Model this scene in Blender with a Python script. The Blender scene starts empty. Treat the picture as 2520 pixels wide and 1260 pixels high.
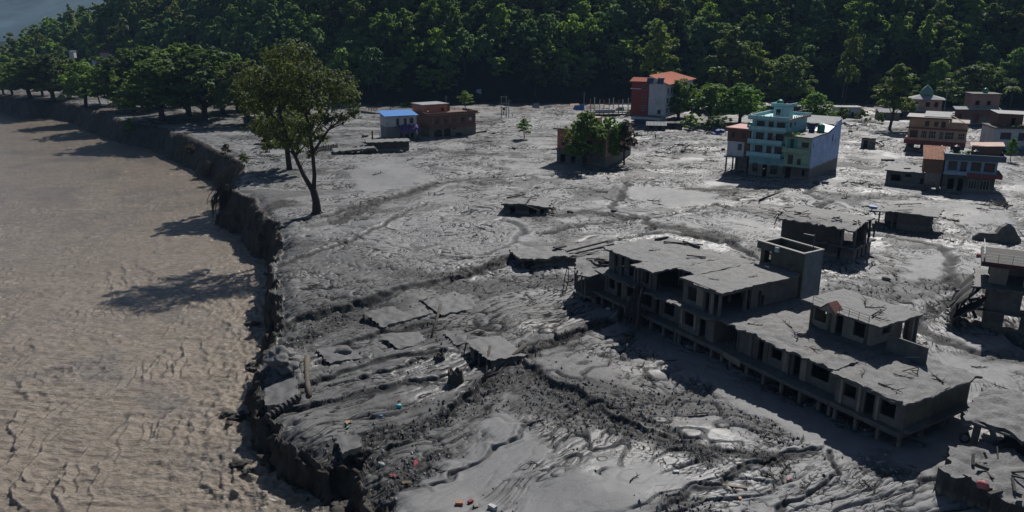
import bpy, bmesh, math, random
import numpy as np
from mathutils import Vector, Matrix

# ------------------------------------------------------------------ camera, light, exposure
SC = bpy.context.scene
COL = SC.collection
CAM_H, FPX = 34.0, 1900.0
PITCH = math.atan(570.0 / FPX)
cam_d = bpy.data.cameras.new('camera')
cam_d.sensor_width = 36.0
cam_d.lens = FPX / 2520.0 * 36.0
cam_d.clip_start = 0.5
cam_d.clip_end = 20000.0
cam = bpy.data.objects.new('camera', cam_d)
cam.location = (0, 0, CAM_H)
cam.rotation_euler = (math.pi / 2 - PITCH, 0, 0)
COL.objects.link(cam)
SC.camera = cam

SUN_EL = math.radians(42)
SUN_AZ = math.atan2(0.38, 0.925)          # clockwise from +Y
world = bpy.data.worlds.new('World')
SC.world = world
world.use_nodes = True
wn = world.node_tree.nodes
sky = wn.new('ShaderNodeTexSky')
sky.sky_type = 'NISHITA'
sky.sun_disc = False
sky.sun_elevation = SUN_EL
sky.sun_rotation = SUN_AZ
sky.air_density = 0.6
sky.dust_density = 0.6
bg = wn['Background']
bg.inputs['Strength'].default_value = 0.05
world.node_tree.links.new(sky.outputs[0], bg.inputs['Color'])
sun_d = bpy.data.lights.new('sun', 'SUN')
sun_d.energy = 5.0
sun_d.angle = math.radians(0.6)
sun_d.color = (1.0, 0.96, 0.91)
sun = bpy.data.objects.new('sun', sun_d)
to_sun = Vector((math.sin(SUN_AZ) * math.cos(SUN_EL), math.cos(SUN_AZ) * math.cos(SUN_EL), math.sin(SUN_EL)))
sun.rotation_euler = to_sun.to_track_quat('Z', 'Y').to_euler()
sun.location = (0, 0, 300)
COL.objects.link(sun)
SC.view_settings.view_transform = 'Standard'
SC.view_settings.look = 'None'
SC.view_settings.exposure = 0.1
SC.view_settings.gamma = 1.0
SC.view_settings.use_curve_mapping = False
SC.cycles.max_bounces = 5
SC.cycles.diffuse_bounces = 2
SC.cycles.glossy_bounces = 2
SC.cycles.transmission_bounces = 3
SC.cycles.transparent_max_bounces = 4
SC.cycles.volume_bounces = 0
SC.cycles.use_denoising = True

# ------------------------------------------------------------------ measuring helpers
_cp, _sp = math.cos(PITCH), math.sin(PITCH)

def P(u, v, z=0.0):
    """the place on the level z that the photograph shows at (u, v)"""
    xc = (u - 1260) / FPX
    yc = -(v - 630) / FPX
    d = (xc, _cp + yc * _sp, -_sp + yc * _cp)
    t = (z - CAM_H) / d[2]
    return Vector((d[0] * t, d[1] * t, z))

def PD(u, v, dist):
    """the place at ground distance dist"""
    xc = (u - 1260) / FPX
    yc = -(v - 630) / FPX
    d = (xc, _cp + yc * _sp, -_sp + yc * _cp)
    t = dist / d[1]
    return Vector((d[0] * t, dist, CAM_H + d[2] * t))

def height_at(u, v, vt):
    """height of an upright that stands at (u, v) and ends at row vt"""
    q = P(u, v)
    yc = -(vt - 630) / FPX
    return CAM_H + q.y * (-_sp + yc * _cp) / (_cp + yc * _sp)

# ------------------------------------------------------------------ noise
def _hash(ix, iy, seed):
    h = (ix.astype(np.int64) * 374761393 + iy.astype(np.int64) * 668265263 + seed * 1442695041) & 0xFFFFFFFF
    h = ((h ^ (h >> 13)) * 1274126177) & 0xFFFFFFFF
    h = (h ^ (h >> 16)) & 0xFFFFFFFF
    return h

def perlin(x, y, seed=0):
    x = np.asarray(x, dtype=np.float64); y = np.asarray(y, dtype=np.float64)
    x0 = np.floor(x); y0 = np.floor(y)
    fx = x - x0; fy = y - y0
    u = fx * fx * fx * (fx * (fx * 6 - 15) + 10)
    v = fy * fy * fy * (fy * (fy * 6 - 15) + 10)
    def g(dx, dy):
        a = _hash(x0 + dx, y0 + dy, seed) * (2 * math.pi / 4294967296.0)
        return np.cos(a) * (fx - dx) + np.sin(a) * (fy - dy)
    a = g(0, 0); b = g(1, 0); c = g(0, 1); d = g(1, 1)
    return ((a + (b - a) * u) + ((c + (d - c) * u) - (a + (b - a) * u)) * v) * 1.5

def fbm(x, y, octaves=4, seed=0, gain=0.5):
    s = 0; amp = 1.0
    for k in range(octaves):
        s = s + amp * perlin(x, y, seed + k * 17)
        x = x * 2.03 + 11.3; y = y * 2.03 - 7.1
        amp *= gain
    return s

def sstep(a, b, x):
    t = np.clip((x - a) / (b - a), 0, 1)
    return t * t * (3 - 2 * t)

def poly_dist(x, y, pts):
    """distance to an open polyline"""
    best = np.full(x.shape, 1e18)
    for (ax, ay), (bx, by) in zip(pts[:-1], pts[1:]):
        dx, dy = bx - ax, by - ay
        t = np.clip(((x - ax) * dx + (y - ay) * dy) / (dx * dx + dy * dy + 1e-9), 0, 1)
        d = (x - ax - t * dx) ** 2 + (y - ay - t * dy) ** 2
        best = np.minimum(best, d)
    return np.sqrt(best)

def poly_in(x, y, pts):
    ins = np.zeros(x.shape, bool)
    n = len(pts)
    for i in range(n):
        ax, ay = pts[i]; bx, by = pts[(i + 1) % n]
        if ay == by: continue
        c = ((ay > y) != (by > y)) & (x < (bx - ax) * (y - ay) / (by - ay) + ax)
        ins ^= c
    return ins

def px(pts, z=0.0):
    return [(P(u, v, z).x, P(u, v, z).y) for u, v in pts]

# ------------------------------------------------------------------ mesh helpers
class MB:
    """collects shapes for ONE mesh"""
    def __init__(self):
        self.v = []; self.f = []; self.mi = []; self.m = 0; self.st = []
    def add(self, vs, fs):
        o = len(self.v); self.st.append((o, len(self.f)))
        self.v.extend([tuple(q) for q in vs])
        for f in fs:
            self.f.append(tuple(i + o for i in f)); self.mi.append(self.m)
        return self
    def box(self, x0, y0, z0, x1, y1, z1):
        vs = [(x0, y0, z0), (x1, y0, z0), (x1, y1, z0), (x0, y1, z0), (x0, y0, z1), (x1, y0, z1), (x1, y1, z1), (x0, y1, z1)]
        return self.add(vs, [(0, 3, 2, 1), (4, 5, 6, 7), (0, 1, 5, 4), (1, 2, 6, 5), (2, 3, 7, 6), (3, 0, 4, 7)])
    def bar(self, a, b, w, h=None):
        """square bar from a to b"""
        h = h or w
        a = Vector(a); b = Vector(b); d = (b - a).normalized()
        up = Vector((0, 0, 1)) if abs(d.z) < 0.95 else Vector((1, 0, 0))
        s = d.cross(up).normalized() * (w / 2); t = s.cross(d).normalized() * (h / 2)
        vs = [a - s - t, a + s - t, a + s + t, a - s + t, b - s - t, b + s - t, b + s + t, b - s + t]
        return self.add(vs, [(0, 3, 2, 1), (4, 5, 6, 7), (0, 1, 5, 4), (1, 2, 6, 5), (2, 3, 7, 6), (3, 0, 4, 7)])
    def tube(self, pts, rad, n=6, cap=True):
        pts = [Vector(q) for q in pts]
        if not hasattr(rad, '__len__'): rad = [rad] * len(pts)
        rings = []
        for i, q in enumerate(pts):
            d = (pts[min(i + 1, len(pts) - 1)] - pts[max(i - 1, 0)])
            d = d.normalized() if d.length > 1e-6 else Vector((0, 0, 1))
            up = Vector((0.13, 0.21, 1)).normalized() if abs(d.z) < 0.9 else Vector((1, 0.1, 0)).normalized()
            s = d.cross(up).normalized(); t = s.cross(d)
            rings.append([q + s * (rad[i] * math.cos(2 * math.pi * k / n)) + t * (rad[i] * math.sin(2 * math.pi * k / n)) for k in range(n)])
        vs = [p_ for r in rings for p_ in r]; fs = []
        for i in range(len(pts) - 1):
            for k in range(n):
                a = i * n + k; b = i * n + (k + 1) % n
                fs.append((a, a + n, b + n, b))
        if cap:
            fs.append(tuple(range(n))); fs.append(tuple(reversed(range((len(pts) - 1) * n, len(pts) * n))))
        return self.add(vs, fs)
    def lathe(self, prof, n=14, c=(0, 0, 0)):
        vs = []; fs = []
        for r, z in prof:
            for k in range(n):
                a = 2 * math.pi * k / n
                vs.append((c[0] + r * math.cos(a), c[1] + r * math.sin(a), c[2] + z))
        for i in range(len(prof) - 1):
            for k in range(n):
                a = i * n + k; b = i * n + (k + 1) % n
                fs.append((a, b, b + n, a + n))
        fs.append(tuple(reversed(range(n)))); fs.append(tuple(range((len(prof) - 1) * n, len(prof) * n)))
        return self.add(vs, fs)
    def mesh(self, name, mats, smooth=False):
        me = bpy.data.meshes.new(name)
        me.from_pydata(self.v, [], self.f)
        if not isinstance(mats, (list, tuple)): mats = [mats]
        for m in mats: me.materials.append(m)
        if len(mats) > 1: me.polygons.foreach_set('material_index', self.mi)
        if smooth: me.polygons.foreach_set('use_smooth', [True] * len(me.polygons))
        me.update()
        return me
    def build(self, name, mats, parent=None, smooth=False, loc=None, rotz=None):
        o = bpy.data.objects.new(name, self.mesh(name, mats, smooth))
        COL.objects.link(o)
        if parent is not None: o.parent = parent
        if loc is not None: o.location = loc
        if rotz is not None: o.rotation_euler = (0, 0, rotz)
        return o

def build_each(mb, name, mats, parent=None, smooth=False):
    """every shape collected in mb becomes an object of its own"""
    out = []
    st = mb.st + [(len(mb.v), len(mb.f))]
    for (v0, f0), (v1, f1) in zip(st[:-1], st[1:]):
        k = MB(); k.v = mb.v[v0:v1]; k.f = [tuple(i - v0 for i in f) for f in mb.f[f0:f1]]; k.mi = [0] * len(k.f)
        out.append(k.build(name, mats, parent, smooth))
    return out

def np_mesh(name, verts, quads, mat, smooth=True, attrs=None):
    me = bpy.data.meshes.new(name)
    nv, nf = len(verts), len(quads)
    k = quads.shape[1]
    me.vertices.add(nv); me.vertices.foreach_set('co', np.ascontiguousarray(verts, dtype=np.float32).ravel())
    me.loops.add(nf * k); me.loops.foreach_set('vertex_index', np.ascontiguousarray(quads, dtype=np.int32).ravel())
    me.polygons.add(nf); me.polygons.foreach_set('loop_start', np.arange(0, nf * k, k, dtype=np.int32))
    me.polygons.foreach_set('use_smooth', np.full(nf, smooth, dtype=bool))
    for an, av in (attrs or {}).items():
        at = me.attributes.new(an, 'FLOAT', 'POINT')
        at.data.foreach_set('value', np.ascontiguousarray(av, dtype=np.float32).ravel())
    me.materials.append(mat)
    me.update(calc_edges=True)
    return me

def tag(o, label=None, cat=None, group=None, kind=None):
    if label: o['label'] = label
    if cat: o['category'] = cat
    if group: o['group'] = group
    if kind: o['kind'] = kind
    elif cat: o['kind'] = 'thing'
    return o

def empty(name, loc, rotz=0.0, label=None, cat=None, group=None):
    o = bpy.data.objects.new(name, None)
    o.empty_display_size = 0.3
    COL.objects.link(o)
    o.location = loc; o.rotation_euler = (0, 0, rotz)
    return tag(o, label, cat, group)

def link_mesh(name, me, parent=None, loc=(0, 0, 0), rot=(0, 0, 0), scale=(1, 1, 1)):
    o = bpy.data.objects.new(name, me)
    COL.objects.link(o)
    if parent is not None: o.parent = parent
    o.location = loc; o.rotation_euler = rot; o.scale = scale
    return o

def dup(root, loc, rotz, scale=None):
    c = root.copy(); COL.objects.link(c)
    c.location = loc; c.rotation_euler = (0, 0, rotz)
    if scale is not None: c.scale = scale
    for ch in root.children:
        d = ch.copy(); COL.objects.link(d); d.parent = c
        for g in ch.children:
            e = g.copy(); COL.objects.link(e); e.parent = d
    return c

# ------------------------------------------------------------------ material helpers
def new_mat(name):
    m = bpy.data.materials.new(name); m.use_nodes = True
    return m, m.node_tree.nodes, m.node_tree.links, m.node_tree.nodes['Principled BSDF']

def rgb(c): return (c[0], c[1], c[2], 1.0)

def noise_node(N, L, scale, detail=4, rough=0.55, coord=None, dist=0.0):
    t = N.new('ShaderNodeTexNoise'); t.inputs['Scale'].default_value = scale
    t.inputs['Detail'].default_value = detail; t.inputs['Roughness'].default_value = rough
    t.inputs['Distortion'].default_value = dist
    if coord is not None: L.new(coord, t.inputs['Vector'])
    return t

def ramp(N, L, fac, stops):
    r = N.new('ShaderNodeValToRGB')
    while len(r.color_ramp.elements) < len(stops): r.color_ramp.elements.new(0.5)
    for e, (p_, c) in zip(r.color_ramp.elements, stops):
        e.position = p_; e.color = rgb(c) if len(c) == 3 else c
    L.new(fac, r.inputs['Fac'])
    return r

def mixc(N, L, fac, a, b):
    m = N.new('ShaderNodeMix'); m.data_type = 'RGBA'
    if isinstance(fac, (int, float)): m.inputs['Factor'].default_value = fac
    else: L.new(fac, m.inputs['Factor'])
    for s, c in ((6, a), (7, b)):
        if isinstance(c, tuple): m.inputs[s].default_value = rgb(c)
        else: L.new(c, m.inputs[s])
    return m.outputs[2]

def bump_node(N, L, b, height, strength=0.4, dist=0.1):
    n = N.new('ShaderNodeBump'); n.inputs['Strength'].default_value = strength; n.inputs['Distance'].default_value = dist
    L.new(height, n.inputs['Height']); L.new(n.outputs[0], b.inputs['Normal'])
    return n

MUDC = (0.16, 0.155, 0.15)

def plain(name, col, rough=0.7, var=0.25, scale=3.0, bump=0.15, metal=0.0, mud=None, mudz=0.0):
    """a weathered surface: colour varied by noise; mud = height (world z) up to which a dried mud coat reaches"""
    m, N, L, b = new_mat(name)
    tc = N.new('ShaderNodeNewGeometry')
    n1 = noise_node(N, L, scale, 5, 0.65, tc.outputs['Position'])
    d = tuple(c * (1 - var) for c in col); e = tuple(min(1, c * (1 + var * 0.6)) for c in col)
    r = ramp(N, L, n1.outputs['Fac'], [(0.3, d), (0.7, e)])
    out = r.outputs['Color']
    if mud is not None:
        mps = N.new('ShaderNodeMapping'); L.new(tc.outputs['Position'], mps.inputs['Vector']); mps.inputs['Scale'].default_value = (1.6, 1.6, 0.22)
        ns = noise_node(N, L, 1.0, 6, 0.7, mps.outputs[0]); nb = noise_node(N, L, 0.5, 5, 0.65, tc.outputs['Position'])
        st = ramp(N, L, ns.outputs['Fac'], [(0.50, (0, 0, 0)), (0.72, (1, 1, 1))]); sb = ramp(N, L, nb.outputs['Fac'], [(0.52, (0, 0, 0)), (0.68, (1, 1, 1))])
        mx_ = N.new('ShaderNodeMath'); mx_.operation = 'MAXIMUM'; L.new(st.outputs['Color'], mx_.inputs[0]); L.new(sb.outputs['Color'], mx_.inputs[1])
        ml_ = N.new('ShaderNodeMath'); ml_.operation = 'MULTIPLY'; L.new(mx_.outputs[0], ml_.inputs[0]); ml_.inputs[1].default_value = 0.65
        out = mixc(N, L, ml_.outputs[0], out, tuple(c * 0.45 + 0.02 for c in col))
        sx = N.new('ShaderNodeSeparateXYZ'); L.new(tc.outputs['Position'], sx.inputs[0])
        n2 = noise_node(N, L, 0.7, 5, 0.6, tc.outputs['Position'])
        ma = N.new('ShaderNodeMath'); ma.operation = 'MULTIPLY_ADD'
        L.new(n2.outputs['Fac'], ma.inputs[0]); ma.inputs[1].default_value = 1.1; L.new(sx.outputs['Z'], ma.inputs[2])
        mr = N.new('ShaderNodeMapRange'); mr.inputs[1].default_value = mud + 0.35; mr.inputs[2].default_value = mud + 0.75
        mr.inputs[3].default_value = 1.0; mr.inputs[4].default_value = 0.0
        L.new(ma.outputs[0], mr.inputs[0])
        n3 = noise_node(N, L, 2.2, 4, 0.6, tc.outputs['Position'])
        rr = ramp(N, L, n3.outputs['Fac'], [(0.3, (0.13, 0.118, 0.098)), (0.7, (0.215, 0.196, 0.16))])
        out = mixc(N, L, mr.outputs[0], out, rr.outputs['Color'])
    L.new(out, b.inputs['Base Color'])
    b.inputs['Roughness'].default_value = rough
    b.inputs['Metallic'].default_value = metal
    n4 = noise_node(N, L, scale * 6, 4, 0.6, tc.outputs['Position'])
    bump_node(N, L, b, n4.outputs['Fac'], bump, 0.05)
    return m
# ------------------------------------------------------------------ river bank line, channels, zones
BANK = [(-300, 228), (-60, 231), (30, 237), (58, 245), (75, 250), (130, 246), (205, 257), (255, 280), (320, 298), (400, 312), (450, 330), (500, 348),
        (550, 372), (600, 398), (604, 414), (592, 430), (578, 450), (566, 466), (600, 482), (628, 487), (640, 510), (660, 535), (692, 543), (690, 585), (696, 610),
        (672, 655), (676, 705), (690, 752), (688, 800), (672, 850), (648, 895), (636, 945), (640, 990), (652, 1030),
        (676, 1052), (690, 1080), (732, 1098), (760, 1128), (800, 1136), (850, 1124), (886, 1128), (882, 1160), (904, 1196), (935, 1245), (975, 1330), (1010, 1420), (1060, 1700)]
BANKW = px(BANK)
RIVERPOLY = BANKW + [(-10, 5), (-400, 5), (-900, 300), (-700, 420)]
RIVER_Z = -7.0
def river_z(y): return -2.6 - 4.4 * sstep(52, 150, y)

CHAN = [  # (polyline px, width m, depth m)
    ([(690, 802), (760, 783), (860, 766), (980, 733), (1060, 708), (1140, 690), (1200, 666), (1265, 646)], 0.45, 0.3),
    ([(1120, 1000), (1180, 945), (1300, 882), (1460, 800), (1545, 770)], 0.7, 0.5),
    ([(640, 1010), (720, 1000), (900, 960), (1050, 935), (1190, 890), (1330, 850)], 0.45, 0.35),
    ([(700, 985), (830, 945), (1000, 895), (1100, 865)], 0.4, 0.35),
    ([(690, 548), (790, 532), (880, 507), (960, 487), (1060, 457), (1180, 442), (1330, 432), (1500, 428)], 1.3, 0.45),
    ([(690, 662), (790, 622), (860, 592), (900, 572), (1000, 522), (1050, 500)], 0.8, 0.4),
    ([(2150, 575), (2240, 590), (2320, 605), (2345, 640), (2335, 690), (2370, 730), (2420, 775), (2530, 860)], 1.5, 0.35),
    ([(2370, 730), (2300, 768), (2262, 795), (2300, 830), (2420, 870)], 1.4, 0.3),
    ([(1240, 540), (1290, 560), (1270, 590), (1245, 612), (1100, 650)], 1.2, 0.3),
    ([(1880, 640), (1790, 600), (1640, 575), (1480, 600)], 1.2, 0.35),
    ([(2010, 450), (1990, 480), (2040, 500), (1980, 520)], 1.3, 0.35),
    ([(1540, 450), (1530, 480), (1500, 510), (1590, 540), (1600, 570)], 1.2, 0.4),
    ([(1760, 505), (1700, 520), (1600, 540), (1480, 548), (1330, 575)], 1.0, 0.35),
    ([(1760, 505), (1800, 520), (1860, 528)], 1.0, 0.3),
    ([(830, 592), (930, 620), (1030, 640), (1120, 662)], 0.5, 0.35),
    ([(850, 570), (960, 600), (1080, 625), (1180, 640)], 0.5, 0.3),
    ([(1640, 345), (1700, 340), (1790, 352)], 0.7, 0.2),
    ([(1060, 1190), (1150, 1140), (1300, 1060), (1330, 1040)], 0.6, 0.3),
    ([(2040, 1110), (2060, 1160), (1980, 1230), (1900, 1262)], 0.5, 0.3),
    ([(1640, 1250), (1760, 1190), (1880, 1130), (2000, 1100)], 0.4, 0.22),
    ([(880, 1160), (930, 1120), (1000, 1080), (1100, 1020)], 0.6, 0.25),
]
CHANW = [(px(p_), w, d) for p_, w, d in CHAN]
SCARPS = [  # (polyline px, the high side lies to the left seen along the line; height m, reach m)
    ([(690, 797), (760, 778), (860, 760), (980, 727), (1060, 702), (1140, 684), (1200, 660), (1265, 640)], 0.75, 6.0),
    ([(1290, 905), (1330, 925), (1400, 968), (1460, 985), (1500, 1035), (1560, 1050)], 0.55, 3.0),
    ([(770, 930), (860, 905), (960, 880), (1075, 868)], 0.45, 2.5),
    ([(780, 890), (830, 850), (880, 830), (960, 815), (1050, 800)], 0.5, 2.5),
    ([(1120, 1000), (1180, 948), (1300, 884), (1460, 803), (1545, 773)], 0.35, 3.0),
    ([(640, 1012), (720, 1000), (900, 962), (1050, 937)], 0.3, 1.5),
    ([(1650, 1255), (1760, 1195), (1880, 1135), (2000, 1104)], 0.3, 2.0),
    ([(690, 665), (790, 625), (860, 595), (900, 575), (1000, 525)], 0.4, 4.0)]
SCARPW = [(px(p_), h, w) for p_, h, w in SCARPS]
SHADE_DARK = [(640, 560), (900, 600), (1250, 700), (1420, 790), (1560, 900), (1700, 1060), (1500, 1120), (1300, 1180), (1100, 1300), (1000, 1400), (500, 1300)]  # coarse near mud drawn darker, with thin cloud shade put into the colour
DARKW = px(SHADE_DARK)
MOUNDS = [  # px centre, radius m, height m
    (1450, 940, 4.5, 0.5), (900, 640, 7.0, 0.7), (690, 890, 2.6, 0.9), (760, 1075, 3.0, 0.7), (1000, 740, 5, 0.5), (1650, 990, 4, -0.5),
    (1150, 400, 14, 0.8), (1600, 480, 10, -0.3), (2080, 700, 6, 0.4), (1500, 1190, 5, 0.5), (1250, 760, 5, 0.5), (1820, 1190, 4, 0.3), (700, 700, 5, 0.5),
]
MOUNDW = [(P(u, v).x, P(u, v).y, r, h) for u, v, r, h in MOUNDS]
SILT = [[(1240, 968), (1200, 1020), (1185, 1080), (1090, 1140), (960, 1240), (1000, 1280), (1130, 1280), (1200, 1200), (1340, 1130), (1330, 1090), (1290, 1055), (1268, 1000)],
        [(1260, 535), (1300, 550), (1285, 590), (1235, 615), (1262, 570)],
        [(1520, 455), (1760, 470), (1770, 500), (1600, 510)], [(850, 420), (1000, 405), (1060, 440), (900, 480)],
        [(2300, 500), (2480, 510), (2490, 545), (2330, 550)], [(2240, 640), (2330, 620), (2330, 690), (2220, 690)],
        [(2280, 860), (2500, 900), (2520, 1010), (2380, 1000)], [(1400, 720), (1500, 760), (2200, 1110), (2350, 1060), (2300, 1180), (2050, 1105), (1850, 1015), (1640, 890)],
        [(1300, 1200), (1600, 1140), (1700, 1200), (1500, 1290), (1300, 1290)]]
SILTW = [px(p_) for p_ in SILT]
GRAVEL = [  # polylines with half width in metres
    ([(1290, 920), (1400, 985), (1500, 1050), (1620, 1080), (1760, 1120)], 1.6),
    ([(720, 850), (780, 815), (850, 780)], 2.3), ([(1240, 925), (1130, 1000), (1000, 1060), (900, 1080)], 1.5),
    ([(1080, 1120), (960, 1190), (930, 1240)], 1.5), ([(880, 1080), (960, 1060)], 1.6), ([(1290, 885), (1420, 820), (1480, 790)], 1.3),
    ([(640, 520), (700, 500)], 3.5), ([(820, 545), (960, 490), (1080, 455)], 2.0), ([(1050, 690), (1180, 670), (1240, 640)], 1.6), ([(1500, 1010), (1650, 1060), (1750, 1130)], 1.5),
    ([(1640, 560), (1780, 590)], 3.0), ([(1330, 540), (1450, 520), (1560, 540)], 2.0), ([(1130, 375), (1210, 382)], 4.0), ([(1850, 470), (1700, 460)], 2.0), ([(1700, 1100), (1900, 1130)], 1.2)]
GRAVELW = [(px(p_), w) for p_, w in GRAVEL]
FLOW = [(950, 930, -600, 150), (760, 720, -450, 105), (960, 612, 270, 78), (1000, 490, 500, -90), (1400, 520, 300, -60), (1500, 340, 500, -40), (1000, 330, 500, -10),
        (1900, 480, 250, 60), (2300, 690, 100, 140), (1450, 850, 350, -170), (1250, 1140, 220, -150), (1800, 1160, 300, -110), (2250, 430, 300, 30), (2440, 900, 150, 110),
        (1250, 700, 300, -90), (1700, 1000, 300, 130), (2050, 640, 300, 100), (2200, 1180, 200, -60), (1750, 600, 300, 60)]

def flow_angles():
    out = []
    for u, v, du, dv in FLOW:
        k = 20.0 / math.hypot(du, dv)
        a = P(u - du * k, v - dv * k); b = P(u + du * k, v + dv * k)
        c = P(u, v)
        out.append((c.x, c.y, math.atan2(b.y - a.y, b.x - a.x)))
    return out
FLOWW = flow_angles()

def hill_base(x):
    """distance at which the wooded slope starts"""
    return 352 + 10 * np.sin(x * 0.02) + np.where(x < -60, (-(x + 60)) * 0.55, 0) + np.where(x > 150, -(x - 150) * 0.22, 0)

def hill_z(x, y):
    b = hill_base(x)
    d = y - b
    slope = np.where(d > 0, d * 0.66, 0)
    # the ridge falls away on the left
    r = x / np.maximum(y, 1)
    rid = np.interp(r, [-1.2, -0.78, -0.70, -0.655, -0.60, -0.54, -0.50, -0.47, -0.42, 1.5], [2, 3, 4, 7, 15, 22, 33, 55, 160, 260])
    k = 9.0
    h = -k * np.log(np.exp(-np.minimum(slope, 300) / k) + np.exp(-rid / k)) + 0 * x
    h = np.where(d > 0, np.maximum(h + k * math.log(1.0) , 0), 0)
    return h * sstep(0, 25, d) + 2.5 * fbm(x * 0.02, y * 0.02, 3, 5) * sstep(5, 60, d)

def ground_fields(x, y, detail=True):
    """height and surface zones of the mud plain"""
    n_a = perlin(x * 0.35, y * 0.35, 3); n_b = perlin(x * 0.9, y * 0.9, 4); n_c = perlin(x * 0.35, y * 0.35, 5); n_d = perlin(x * 0.9, y * 0.9, 6)
    # signed distance to the bank line, made ragged
    near = sstep(170, 90, y)
    d = poly_dist(x, y, BANKW)
    ins = poly_in(x, y, RIVERPOLY)
    sd = np.where(ins, -d, d)
    sd = sd + (0.8 * n_a + 0.4 * n_b) * (0.45 + 0.55 * near) + 0.12 * perlin(x * 2.6, y * 2.6, 8)
    z = 0.55 * perlin(x * 0.035, y * 0.035, 21) + 0.30 * perlin(x * 0.11, y * 0.11, 22)
    for cx, cy, r, h in MOUNDW:
        q = np.sqrt((x - cx) ** 2 + ((y - cy) * 0.8) ** 2) / r
        z = z + h * np.exp(-q ** 2 * (1.3 + 0.5 * n_a))
    gravel = np.zeros(x.shape); silt = np.zeros(x.shape); rill = np.zeros(x.shape); wet = np.zeros(x.shape)
    wob = 0.5 * n_a + 0.35 * n_b
    for pts, w in GRAVELW:
        q = poly_dist(x, y, pts) + w * wob
        gravel = np.maximum(gravel, sstep(w * 1.2, w * 0.4, q))
    for pts in SILTW:
        dd = poly_dist(x, y, pts + pts[:1]); ii = poly_in(x, y, pts)
        q = np.where(ii, dd, -dd) + 1.1 * n_a + 0.6 * n_b
        silt = np.maximum(silt, sstep(-0.9, 1.1, q + 0.8 * perlin(x * 0.5 + y * 0.2, y * 0.15, 97)))
    chan = np.zeros(x.shape)
    for pts, w, dep in CHANW:
        wy = w * (0.55 + 0.0022 * y)
        q = poly_dist(x + 0.9 * n_a + 0.35 * n_b, y + 0.9 * n_c + 0.35 * n_d, pts)
        c = sstep(wy, wy * 0.15, q)
        z = z - dep * c
        chan = np.maximum(chan, c)
        z = z + dep * 0.35 * sstep(wy * 2.2, wy * 1.1, q) * (1 - c)
    rill = np.maximum(rill, chan * 0.85)
    for pts, h, w in SCARPW:
        x_o, y_o = x, y; x = x + 0.7 * n_a + 0.3 * n_b; y = y + 0.7 * n_c + 0.3 * n_d
        d_ = poly_dist(x, y, pts) ; sg = np.full(x.shape, 1e18); sgn = np.zeros(x.shape)
        for (ax, ay), (bx, by) in zip(pts[:-1], pts[1:]):
            dx, dy = bx - ax, by - ay; ll = dx * dx + dy * dy
            t = np.clip(((x - ax) * dx + (y - ay) * dy) / ll, 0, 1)
            dd = (x - ax - t * dx) ** 2 + (y - ay - t * dy) ** 2
            s_ = np.sign(dx * (y - ay) - dy * (x - ax)); m_ = dd < sg
            sg = np.where(m_, dd, sg); sgn = np.where(m_, s_, sgn)
        sd_ = d_ * sgn; x, y = x_o, y_o
        ends = sstep(w * 1.5, 0.0, np.minimum(np.hypot(x - pts[0][0], y - pts[0][1]), 1e9) * 0 + np.maximum(d_ - w * 2, 0))
        z = z + h * sstep(-0.45, 0.45, sd_) * np.exp(-np.maximum(sd_, 0) / w) * ends
        rill = np.maximum(rill, 0.8 * sstep(0.55, 0.1, np.abs(sd_ + 0.1)) * (h > 0.25) * ends)  # scarp faces darkened too: their shade is put into the colour
    # flow-stretched rills: blended from fixed directions
    ly = np.log(np.maximum(y, 5)) * 60
    W = []
    for cx, cy, a in FLOWW:
        W.append(np.exp(-(((x - cx) / np.maximum(y, 30) * 60) ** 2 + (ly - math.log(cy) * 60) ** 2) / (2 * 11.0 ** 2)) + 1e-9)
    W = np.array(W); W = W ** 2; W /= W.sum(0)
    wx = 1.6 * perlin(x * 0.12, y * 0.12, 31) + 0.7 * perlin(x * 0.3, y * 0.3, 33)
    wy_ = 1.6 * perlin(x * 0.12, y * 0.12, 32) + 0.7 * perlin(x * 0.3, y * 0.3, 34)
    sw = 0.55 + 2.6 * sstep(95, 130, y) * sstep(260, 190, y)
    X = x + wx * sw; Y = y + wy_ * sw
    raw = [np.zeros(x.shape) for _ in range(4)]
    for w, (cx, cy, a) in zip(W, FLOWW):
        if w.max() < 0.02: continue
        m = w > 0.01
        xs = X[m]; ys = Y[m]
        s = xs * math.cos(a) + ys * math.sin(a); t = -xs * math.sin(a) + ys * math.cos(a)
        ww = np.sqrt(w[m])
        raw[0][m] += ww * perlin(s * 0.06 + 3, t * 0.40, 41); raw[1][m] += ww * perlin(s * 0.15, t * 1.0 + 9, 42)
        raw[2][m] += ww * perlin(s * 0.35 + 5, t * 2.2, 43); raw[3][m] += ww * perlin(s * 0.09 - 8, t * 0.75, 44)
    grain = raw[0] * 0.5 + raw[1] * 0.35 + raw[2] * 0.2
    raw.append(perlin(X * 0.5, Y * 0.5, 52) + 0.35 * perlin(x * 1.7, y * 1.7, 55))
    calm = 1 - 0.8 * silt
    nearm = sstep(150, 90, y)
    mask = [calm * sstep(-0.45, 0.15, perlin(x * 0.05 + 40, y * 0.05, 54)), calm * sstep(-0.25, 0.3, perlin(x * 0.08 + 4, y * 0.08, 56)),
            calm * sstep(-0.2, 0.35, perlin(x * 0.10 + 14, y * 0.10, 57)) * (0.35 + 0.65 * nearm), calm * sstep(-0.15, 0.35, perlin(x * 0.06 - 14, y * 0.06, 58)),
            calm * sstep(0.0, 0.45, perlin(x * 0.07, y * 0.07, 53))]
    wid = [0.13, 0.19, 0.26, 0.17, 0.12]; dep = [0.34, 0.17, 0.07, 0.2, 0.13]
    for r_, k_, w_, d_ in zip(raw, mask, wid, dep):
        z = z - d_ * (0.3 + 0.5 * nearm) * k_ * sstep(w_, w_ * 0.1, np.abs(r_))
    z = z + (0.03 + 0.09 * nearm) * grain * calm
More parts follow.
